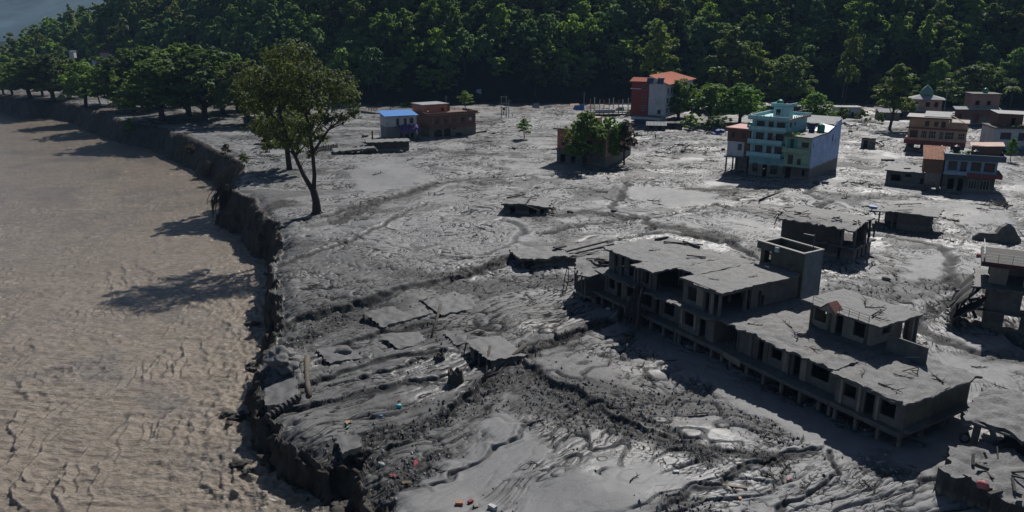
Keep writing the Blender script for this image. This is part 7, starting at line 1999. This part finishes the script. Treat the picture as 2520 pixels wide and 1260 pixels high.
for k, (u, v, s) in enumerate(spots):
    o = link_mesh('driftwood_branch', STICKS[k % 6], None, W_(u, v, .0), (rnd.uniform(-.1, .1), rnd.uniform(-.12, .12), rnd.uniform(0, 6.28)), (s, s, s))
    near_ = 'near the front' if v > 950 else 'in the middle ground' if v > 560 else 'far off'
    side_ = 'left' if u < 1000 else 'centre' if u < 1700 else 'right'
    tag(o, 'dark broken branch lying on grey mud, %s, %s of the view' % (near_, side_), 'branch', 'driftwood branches strewn over the mud')
log_('fallen_beam', [W_(1868, 500, .2), W_(1895, 492, .5), W_(1918, 485, .9)], [.22, .22, .2], DRIFT, 'long dark beam poking out of the mud above the ruined house', 'beam')
log_('fallen_beam', [W_(2168, 397, .2), W_(2200, 398, .3)], [.25, .22], DRIFT, 'dark beam lying left of the slate blue house', 'beam')
for k, (u, v, s) in enumerate(((1404, 524, .8), (1510, 520, .6), (1860, 700, .6), (2093, 324, 1.1), (1265, 365, .9), (985, 372, 1.0), (1215, 330, .8), (1780, 368, .8), (1680, 372, .9), (2180, 690, .6), (2030, 455, .8))):
    lump('mud_clod', W_(u, v, .2), (s, s * .7, s * .5), ROCK, ['dark clod right of the lone sunken slab', 'dark clod on the swirled mud', 'dark clod behind the stair tower', 'square block of debris left of the peach house', 'clod by the small tufted tree', 'round clod by the broken wall', 'clod behind the brown brick house',
         'clod left of the turquoise house', 'clod among sticks before the coral house', 'clod behind the terrace roof room', 'clod before the turquoise house'][k], 'clod', 30 + k)

# the dead tree thrown against the terrace, roots trailing in the mud
def dead_tree():
    o0 = ROW.at(-33.2, -.7, 0)
    r = empty('uprooted_tree', o0, ROW.a, 'dead leafless tree hanging upside down against the terrace, branches in the mud', 'tree')
    r_ = random.Random(12); b = MB()
    for k in range(26):
        x = r_.uniform(-1.6, 1.6); y = r_.uniform(-.5, .4)
        p0 = Vector((x * .5, y * .5 + .2, 4.9 + r_.uniform(-.5, .3))); p1 = Vector((x, y - .4, 3.0 + r_.uniform(-.4, .4))); p2 = Vector((x * 1.1 + r_.uniform(-.3, .3), y - .8, 1.2)); p3 = Vector((x * 1.5 + r_.uniform(-.6, .6), -1.0 + r_.uniform(-.6, .2), -.1))
        b.tube([p0, p1, p2, p3], [.06, .055, .045, .02], 5)
    b.tube([(0.8, .2, 5.0), (1.1, -.6, 3.4), (2.0, -1.5, 1.4), (3.0, -2.8, .15), (3.6, -4.2, .1)], [.18, .19, .17, .13, .05], 7)
    for k in range(18):
        a = Vector((2.6 + r_.uniform(-.5, .8), -2.4 + r_.uniform(-1.4, .3), .3)); b.tube([a, a + Vector((r_.uniform(-.6, 1.0), -r_.uniform(.3, .9), .25)), a + Vector((r_.uniform(-.9, 1.4), -r_.uniform(.8, 2.2), -.1))], [.05, .035, .012], 4)
    b.tube([(-1.2, 0, 4.6), (-1.6, -.8, 2.4), (-2.6, -1.8, .6), (-3.2, -2.8, 0)], [.09, .08, .06, .03], 5)
    b.build('branches', DRIFT, r, True)
dead_tree()

# litter on the terrace roofs
def roof_stick(x, y, z, s, k, rz):
    o = link_mesh('roof_branch', STICKS[k % 6], None, ROW.at(x, y, z), (0, 0, ROW.a + rz), (s, s, s)); tag(o, 'thin dark branch lying on the %s' % ('flat roof at the near right end' if x > -7 else 'roof of the roof top room' if z > 7 and x > -17 else 'long middle roof of the terrace' if x > -20 else 'upper roofs at the left of the terrace'), 'branch', 'branches lying on the terrace roofs')
for a in ((-3, 4, 4.45, .7, 0, .4), (-5.2, 1.6, 4.45, .6, 1, 1.9), (-1.2, 6.2, 4.45, .8, 2, 2.6), (-2.2, 1.0, 4.45, .9, 3, .1), (-10.5, 10.3, 7.25, .8, 4, .7), (-9.4, 9.0, 7.25, 1.0, 5, 1.8), (-8.2, 8.0, 7.25, .6, 0, .2), (-12.2, 11.0, 7.25, .8, 3, 2.2),
          (-18, 2.2, 4.5, .7, 1, .5), (-14, 3.4, 4.55, .9, 2, 2.4), (-11, 2.2, 4.5, .7, 3, .3), (-9, 3.6, 4.5, .6, 0, 1.2), (-16.5, 5.0, 4.5, .8, 5, 2.8), (-25, 3.0, 7.3, .5, 1, .4), (-23.5, 7.5, 7.3, .5, 2, 1.4), (-30, 4.5, 7.35, .5, 3, 2.0), (-37, 5.0, 7.3, .6, 4, .9)): roof_stick(*a)
def roof_frame():
    r = empty('wooden_trestle', ROW.at(-3.3, 5.2, 4.4), ROW.a + .5, 'small broken wooden frame on the near right roof', 'debris')
    for a, b_ in (((-.6, 0, .05), (.7, .1, .1)), ((.7, .1, 0), (.7, .15, .75)), ((-.6, 0, .05), (.7, .15, .7)), ((.1, .6, .05), (.7, .1, .4))): MB().bar(a, b_, .07).build('bar', DRIFT, r)
roof_frame()
o = MB().bar((0, 0, 0), (1.5, .3, .5), .05).build('white_stick', WHITE_T, None, False, ROW.at(-5.6, 7.7, 4.5), ROW.a); tag(o, 'white stick leaning by the low roof wall at the near right', 'stick')

# broken wall block, right
def broken_wall():
    F_ = Frame(2395, 588, -12); r = F_.root('broken_wall', 'remains of a broken wall with a peaked block, right of the ruins', 0, 0, 'ruin')
    lump_pts = [(x_ * .55, z_ * .85) for x_, z_ in ((0, .5), (1.5, 1.3), (4, 1.2), (6.4, 1.3), (7.4, 2.6), (9.2, 3.3), (10.8, 2.6), (11.8, 1.2), (13, .3))]
    f = [(x, 0, -1) for x, _ in lump_pts] + [(x + .1 * math.sin(x * 3), .1, z) for x, z in lump_pts]; n = len(lump_pts)
    bk = [(x, 1.6 if 3.3 < x < 6.6 else .7, -1) for x, _ in lump_pts] + [(x, 1.5 if 3.3 < x < 6.6 else .6, z * .95) for x, z in lump_pts]
    b = MB(); fs = []
    for i in range(n - 1):
        fs += [(i, i + 1, n + i + 1, n + i), (2 * n + i + 1, 2 * n + i, 3 * n + i, 3 * n + i + 1), (n + i, n + i + 1, 3 * n + i + 1, 3 * n + i)]
    fs += [(0, n, 3 * n, 2 * n), (n - 1, 3 * n - 1, 4 * n - 1, 2 * n - 1)]
    b.add(f + bk, fs); b.build('wall', CONC, r)
    b = MB(); b.bar((4.6, .3, 2.85), (5.8, .5, 2.6), .6, .08); b.build('blue_sheet', BLUE_PL, r)
broken_wall()

# fence, broken slabs and retaining wall behind the forked tree
def plank_fence():
    a, b_ = W_(766, 378, 0), W_(832, 368, 0); d = b_ - a; n = 16
    r = empty('plank_fence', a, 0, 'short green grey plank fence right of the forked tree, half sunk', 'fence')
    pm = MB().box(0, -.04, -.4, .42, .04, 1.7).mesh('plank', plain('green_boards', (.06, .085, .075), .8, .3, 3, .2))
    for k in range(n):
        link_mesh('plank', pm, r, d * (k / n) + Vector((0, .05 * math.sin(k), .12 * math.sin(k * 2.1))), (0, .03 * math.sin(k * 1.3), math.atan2(d.y, d.x)))
    MB().bar(Vector((0, .1, 1.2)), d + Vector((0, .1, 1.2)), .1).build('rail', DRIFT, r)
plank_fence()
def retaining_wall():
    F_ = Frame(906, 372, 14); r = F_.root('low_ruin', 'low walled ruin with a muddy roof slab left of the blue roofed house', 0, 0, 'ruin')
    mb = MB(); wall(mb, (0, 0), (11.5, 0), -1, 2.2, (), .3); wall(mb, (11.5, .3), (11.5, 5), -1, 2.2); wall(mb, (0, 5), (0, .3), -1, 2.2); mb.build('wall', CONC_D, r)
    slab(r, 'roof_slab', ROOFMUD, -.3, 11.9, -.3, 5.6, 2.45, .25, .5, .08, .2, 111)
    b = MB(); b.bar((-1.5, -.4, 1.8), (-4.0, -2.6, .0), .4); b.bar((-3, -.6, 1.5), (-6, .6, .6), .35); b.bar((1, -.2, 2.2), (2.4, -2.4, .2), .4); build_each(b, 'broken_beam', CONC_D, r)
    r = Frame(822, 382, 16).root('fallen_slab', 'grey slab fallen flat left of the low walled ruin', 0, 0, 'slab')
    slab(r, 'slab_top', ROOFMUD, 0, 11, 0, 6, .9, .5, .5, .12, .25, 112, lambda X, Y, Z: (X, Y, Z + .06 * X))
    o = MB().tube([(0, 0, -.5), (0, 0, 3.2)], [.28, .2], 8).build('dark_post', DRIFT, None, False, W_(917, 348), 0); tag(o, 'dark charred post standing left of the blue roofed house', 'post')
    o = MB().tube([(0, 0, -.5), (0, 0, 4.2)], [.13, .1], 8).build('thin_post', BLUE_PL, None, False, W_(936, 358), 0); tag(o, 'thin bluish post on the low walled ruin', 'post')
    lump('mud_clod', W_(899, 340, .3), (1.6, .9, .6), ROCK, 'flat dark mound behind the low walled ruin', 'clod', 60)
    F_ = Frame(645, 352, 6); r = F_.root('lean_to_shed', 'open shed with a pale tilted roof left of the forked tree', 0, 0, 'shed')
    for x, y in ((.6, .2), (1.5, .2), (3.2, .3), (.6, 2.4), (3.4, 2.4)): column(r, x, y, -1, 1.9, .4, CONC_D, name='post')
    slab(r, 'roof', ROOFMUD, -.9, 4.4, -.6, 3.2, 2.15, .2, .5, .05, .1, 113)
    o = MB(); a, b_ = W_(888, 276, 0), W_(968, 288, 0); wall(o, (0, 0), ((b_ - a).x, (b_ - a).y), -1, .9, (), .4); o = o.build('low_wall', CONC_D, None, False, a); tag(o, 'low dark wall running to the blue roofed house', 'wall')
retaining_wall()

# poles
def transformer_pole():
    q = W_(1240, 291); H = height_at(1240, 291, 238); r = empty('transformer_pole', q, .1, 'two legged pole frame with crossbars on the far mud', 'pole')
    for x in (-.9, .9): MB().tube([(x, 0, -1), (x, 0, H)], [.16, .12], 7).build('leg', TIN, r)
    for z in (H - .3, H - 2.6, H - 4.2): MB().bar((-1.5, 0, z), (1.5, 0, z), .16).build('crossbar', TIN, r)
    MB().box(-.5, -.4, H - 5.2, .5, .4, H - 4.3).build('transformer_box', STEEL, r)
transformer_pole()
def utility_pole(u, v, vt, label):
    q = W_(u, v); H = height_at(u, v, vt); r = empty('utility_pole', q, .3, label, 'pole', 'utility poles')
    MB().tube([(0, 0, -1), (0, 0, H)], [.16, .11], 7).build('post', TIN, r)
    MB().bar((-1, 0, H - .5), (1, 0, H - .5), .12).build('crossarm', STEEL, r); MB().bar((-.7, 0, H - 1.4), (.7, 0, H - 1.4), .1).build('crossarm', STEEL, r)
utility_pole(1098, 262, 236, 'short pole with crossarms at the slope foot behind the roof room')
utility_pole(1437, 262, 228, 'thin grey pole left of the unfinished pillars')
utility_pole(2320, 296, 222, 'pole with two crossarms beside the domed shrine')
utility_pole(1252, 292, 246, 'slim pole just right of the two legged frame')
utility_pole(2072, 250, 190, 'tall pole at the slope foot above the white hut')

# unfinished building, tarps and sheets at the slope foot
def unfinished():
    a = W_(1452, 283); r = empty('unfinished_building', a, 0, 'row of bare pillars of an unfinished building left of the red block', 'building')
    for k in range(10):
        x = k * 1.85; column(r, x, (k % 2) * 2.0, -1, 6.2 + .5 * math.sin(k * 1.7), .3, WHITEP if k % 3 else PINKROOF, name='pillar')
    b = MB(); b.box(-.6, -.5, 1.0, 15, 4, 1.3); b.build('floor_slab', CONC, r)
    b = MB(); b.box(2.0, -.7, 1.31, 9.8, .2, 2.3); b.build('rubble_heap', WHITEP, r)
    b = MB(); b.box(8, -.5, 4.2, 16.5, -.3, 4.6); b.build('crossbeam', CONC, r)
    def tarp(u, v, w, h, mat, label):
        q = W_(u, v); vs = [(-w / 2, 0, 0), (w / 2, 0, 0), (w * .42, 1.6, h * .95), (-w * .38, 1.6, h * .8), (w * .5, 3.4, 0), (-w * .5, 3.4, 0)]
        o = MB().add(vs + [(x, y, z - .05) for x, y, z in vs], [(0, 1, 2, 3), (3, 2, 4, 5), (9, 8, 7, 6), (11, 10, 8, 9), (0, 3, 9, 6), (3, 5, 11, 9), (1, 7, 8, 2), (2, 8, 10, 4)]).build('tarp', mat, None, False, q); tag(o, label, 'tarp')
    tarp(1425, 272, 4.6, 2.2, BLUE_PL, 'blue tarp tent at the slope foot left of the pillars')
    tarp(1414, 262, 4.5, 1.0, ORANGE_T, 'orange sheet behind the blue tarp')
    tarp(1527, 276, 3.4, 1.7, GREEN_PL, 'green tarp at the right end of the bare pillars')
    tarp(1319, 264, 3.0, 2.2, TIN, 'pale grey pointed sheet lying on the far mud')
    tarp(1178, 250, 2.6, 2.2, plain('blue_white_sheet', (.3, .38, .42), .6, .3, 1, .05), 'crumpled pale blue sheet at the slope foot')
    tarp(1348, 266, 3.0, 1.2, GREYBLUE, 'dark grey tarp right of the pointed sheet')
unfinished()

# a wrecked car
def car():
    q = W_(1768, 330); r = empty('wrecked_car', q, .35, 'wrecked dark blue car tilted in debris left of the brick house', 'car'); r.rotation_euler = (.15, -.28, .35)
    prof = [(-2.1, .45), (-2.15, .85), (-1.9, 1.0), (-1.2, 1.05), (-.6, 1.55), (.7, 1.55), (1.3, 1.08), (2.1, .95), (2.2, .5)]
    n = len(prof); vs = [(x, -.8 if z < 1.2 else -.66, z) for x, z in prof] + [(x, .8 if z < 1.2 else .66, z) for x, z in prof]
    b = MB(); b.add(vs, [(i, i + 1, n + i + 1, n + i) for i in range(n - 1)] + [(n - 1, 0, n, 2 * n - 1), tuple(reversed(range(n))), tuple(range(n, 2 * n))]); b.build('body', BLUE_T, r)
    b = MB(); b.add([(-1.05, -.825, 1.08), (1.15, -.825, 1.08), (.65, -.70, 1.48), (-.55, -.70, 1.48), (-1.05, -.80, 1.08), (1.15, -.80, 1.08), (.65, -.675, 1.48), (-.55, -.675, 1.48)], [(0, 1, 2, 3), (7, 6, 5, 4), (0, 4, 5, 1), (1, 5, 6, 2), (2, 6, 7, 3), (3, 7, 4, 0)]); b.build('window', GLASS, r)
    for x in (-1.35, 1.35):
        for y in (-.85, .68):
            w = MB().tube([(x, y, .38), (x, y + .2, .38)], [.36, .36], 14).build('wheel', BLACK_PL, r); MB().tube([(x, y - .02, .38), (x, y + .22, .38)], [.18, .18], 10).build('rim', TIN, w)
    for k in range(8):
        a = q + Vector((rnd.uniform(-4.5, 3), rnd.uniform(-1, 3), rnd.uniform(0, .8)))
        o = link_mesh('driftwood_branch', STICKS[k % 6], None, a, (rnd.uniform(-.6, .6), rnd.uniform(-.9, .2), rnd.uniform(0, 6)), (1.3,) * 3); tag(o, 'dark broken branch piled by the wrecked car', 'branch', 'branches piled by the wrecked car')
car()

# people
def person_mesh(pose, cloth):
    V = [(0, 0, .92), (0, 0, 1.15), (0, 0, 1.42), (0, 0, 1.52), (0, .02, 1.62), (0, .02, 1.72)]
    E = [(0, 1), (1, 2), (2, 3), (3, 4), (4, 5)]; R = [.15, .14, .16, .06, .095, .085]
    def chain(root, pts):
        k = root
        for p_, r_ in pts: V.append(p_); R.append(r_); E.append((k, len(V) - 1)); k = len(V) - 1
    st = .14 if pose else .05
    chain(0, [((-.1, 0, .86), .11), ((-.11, -st, .48), .075), ((-.11, st * .6, .08), .05), ((-.11, -.12 + st * .6, .04), .045)])
    chain(0, [((.1, 0, .86), .11), ((.11, st, .48), .075), ((.11, -st * .6, .08), .05), ((.11, -.12 - st * .6, .04), .045)])
    chain(2, [((-.2, 0, 1.4), .065), ((-.26, .04, 1.13), .05), ((-.24, -.08 - st, .9), .04), ((-.23, -.1 - st, .8), .035)])
    chain(2, [((.2, 0, 1.4), .065), ((.26, .04, 1.13), .05), ((.24, -.08, .9), .04), ((.23, -.1, .8), .035)])
    me = bpy.data.meshes.new('person'); me.from_pydata(V, E, [])
    o = bpy.data.objects.new('person', me); COL.objects.link(o)
    m = o.modifiers.new('skin', 'SKIN'); s = o.modifiers.new('sub', 'SUBSURF'); s.levels = 1
    for sv, r_ in zip(me.skin_vertices[0].data, R): sv.radius = (r_, r_ * .8)
    me.skin_vertices[0].data[0].use_root = True
    dg = bpy.context.evaluated_depsgraph_get(); out = bpy.data.meshes.new_from_object(o.evaluated_get(dg))
    bpy.data.objects.remove(o); out.materials.clear()
    for m_ in cloth: out.materials.append(m_)
    for p_ in out.polygons:
        z = p_.center.z; p_.material_index = 0 if z < .93 else (2 if z > 1.5 or (abs(p_.center.x) > .2 and z < .95) else 1); p_.use_smooth = True
    return out
SKIN = plain('skin', (.28, .17, .11), .6, .1, 3, 0); TROUS = plain('dark_trousers', (.03, .03, .04), .8, .2, 3, 0)
shirts = [(plain('shirt_dark', (.035, .035, .045), .8, .2, 3, 0), 'dark'), (plain('shirt_red', (.3, .05, .04), .8, .2, 3, 0), 'red'), (plain('shirt_pale', (.4, .4, .42), .8, .2, 3, 0), 'pale')]
PM = {(k, p_): person_mesh(p_, [TROUS, s, SKIN]) for k, (s, _) in enumerate(shirts) for p_ in (0, 1)}
for u, v, k, p_, lab in ((908, 274, 0, 0, 'leftmost of the group on the pale road'), (914, 275, 0, 1, 'second from left of the group on the pale road'), (919, 272, 2, 0, 'standing behind the group on the pale road'), (923, 276, 0, 0, 'front middle of the group on the pale road'), (928, 275, 1, 0, 'right end of the group on the pale road'),
        (961, 277, 1, 1, 'walking alone between the group and the blue roof'), (1234, 288, 0, 0, 'left of the group under the two legged pole'), (1239, 286, 0, 1, 'middle of the group under the two legged pole'), (1246, 289, 0, 0, 'right of the group under the two legged pole'), (1262, 290, 2, 0, 'apart, right of the two legged pole'),
        (1613, 342, 0, 0, 'standing alone on mud below the crushed shed')):
    o = link_mesh('person', PM[(k, p_)], None, W_(u, v, -.02), (0, 0, u * .9)); tag(o, 'person in %s top, %s' % (shirts[k][1], lab), 'person')

# gravel
def gravel_stones():
    rng_ = np.random.default_rng(5); n = 60000
    t = rng_.random(n); D = 46 * (3.2 ** t); A = rng_.uniform(-.44, .62, n); x = D * A; y = D
    f = ground_fields(x, y); g = f[1]; sd = f[5]
    keep = (rng_.random(n) < np.clip(g * 1.0, 0.025, 1) * sstep(150, 60, y) * 1.0) & (sd < .2) & (f[2] < .5)
    x, y, z = x[keep][:9000], y[keep][:9000], f[0][keep][:9000]; n = len(x)
    base = np.array([(1, 0, 0), (-1, 0, 0), (0, 1, 0), (0, -1, 0), (0, 0, 1), (0, 0, -1)], float)
    tri = np.array([(0, 2, 4), (2, 1, 4), (1, 3, 4), (3, 0, 4), (2, 0, 5), (1, 2, 5), (3, 1, 5), (0, 3, 5)])
    s = (.04 + .15 * rng_.random(n) ** 3.2)[:, None, None] * (.6 + .7 * rng_.random((n, 1, 3)))
    V = base[None] * s * (.75 + .5 * rng_.random((n, 6, 3))); a = rng_.uniform(0, 6.28, n); ca, sa = np.cos(a)[:, None], np.sin(a)[:, None]
    V = np.stack([V[:, :, 0] * ca - V[:, :, 1] * sa, V[:, :, 0] * sa + V[:, :, 1] * ca, V[:, :, 2]], 2)
    V += np.stack([x, y, z + .02], 1)[:, None]
    F = tri[None] + (np.arange(n) * 6)[:, None, None]
    m, N, L, b_ = new_mat('gravel'); geo = N.new('ShaderNodeNewGeometry')
    r = ramp(N, L, geo.outputs['Random Per Island'], [(0.0, (.04, .04, .04)), (.6, (.12, .12, .12)), (1.0, (.42, .42, .41))]); L.new(r.outputs['Color'], b_.inputs['Base Color']); b_.inputs['Roughness'].default_value = .6
    o = link_mesh('gravel', np_mesh('gravel', V.reshape(-1, 3), F.reshape(-1, 3), m, False)); tag(o, kind='stuff')
gravel_stones()

# soil that has dropped from the bank
r_ = random.Random(41)
for k in range(14):
    i = r_.randrange(26, len(BANKW) - 3); t = r_.random()
    ax, ay = BANKW[i]; bx, by = BANKW[i + 1]
    dx, dy = bx - ax, by - ay; l_ = math.hypot(dx, dy); nx, ny = dy / l_, -dx / l_
    if -nx - .6 * ny < 0: nx, ny = -nx, -ny
    d_ = r_.uniform(1.6, 3.4); px_, py_ = ax + dx * t + nx * d_, ay + dy * t + ny * d_
    s = r_.uniform(.3, .7)
    lump('soil_clod', (px_, py_, float(river_z(np.array([py_]))[0]) - .05), (s * 1.5, s, s * .5), plain_bank, 'dark wet clod of soil fallen at the foot of the river bank', 'clod', 100 + k, 'clods of soil fallen from the bank', 3, 1.0)
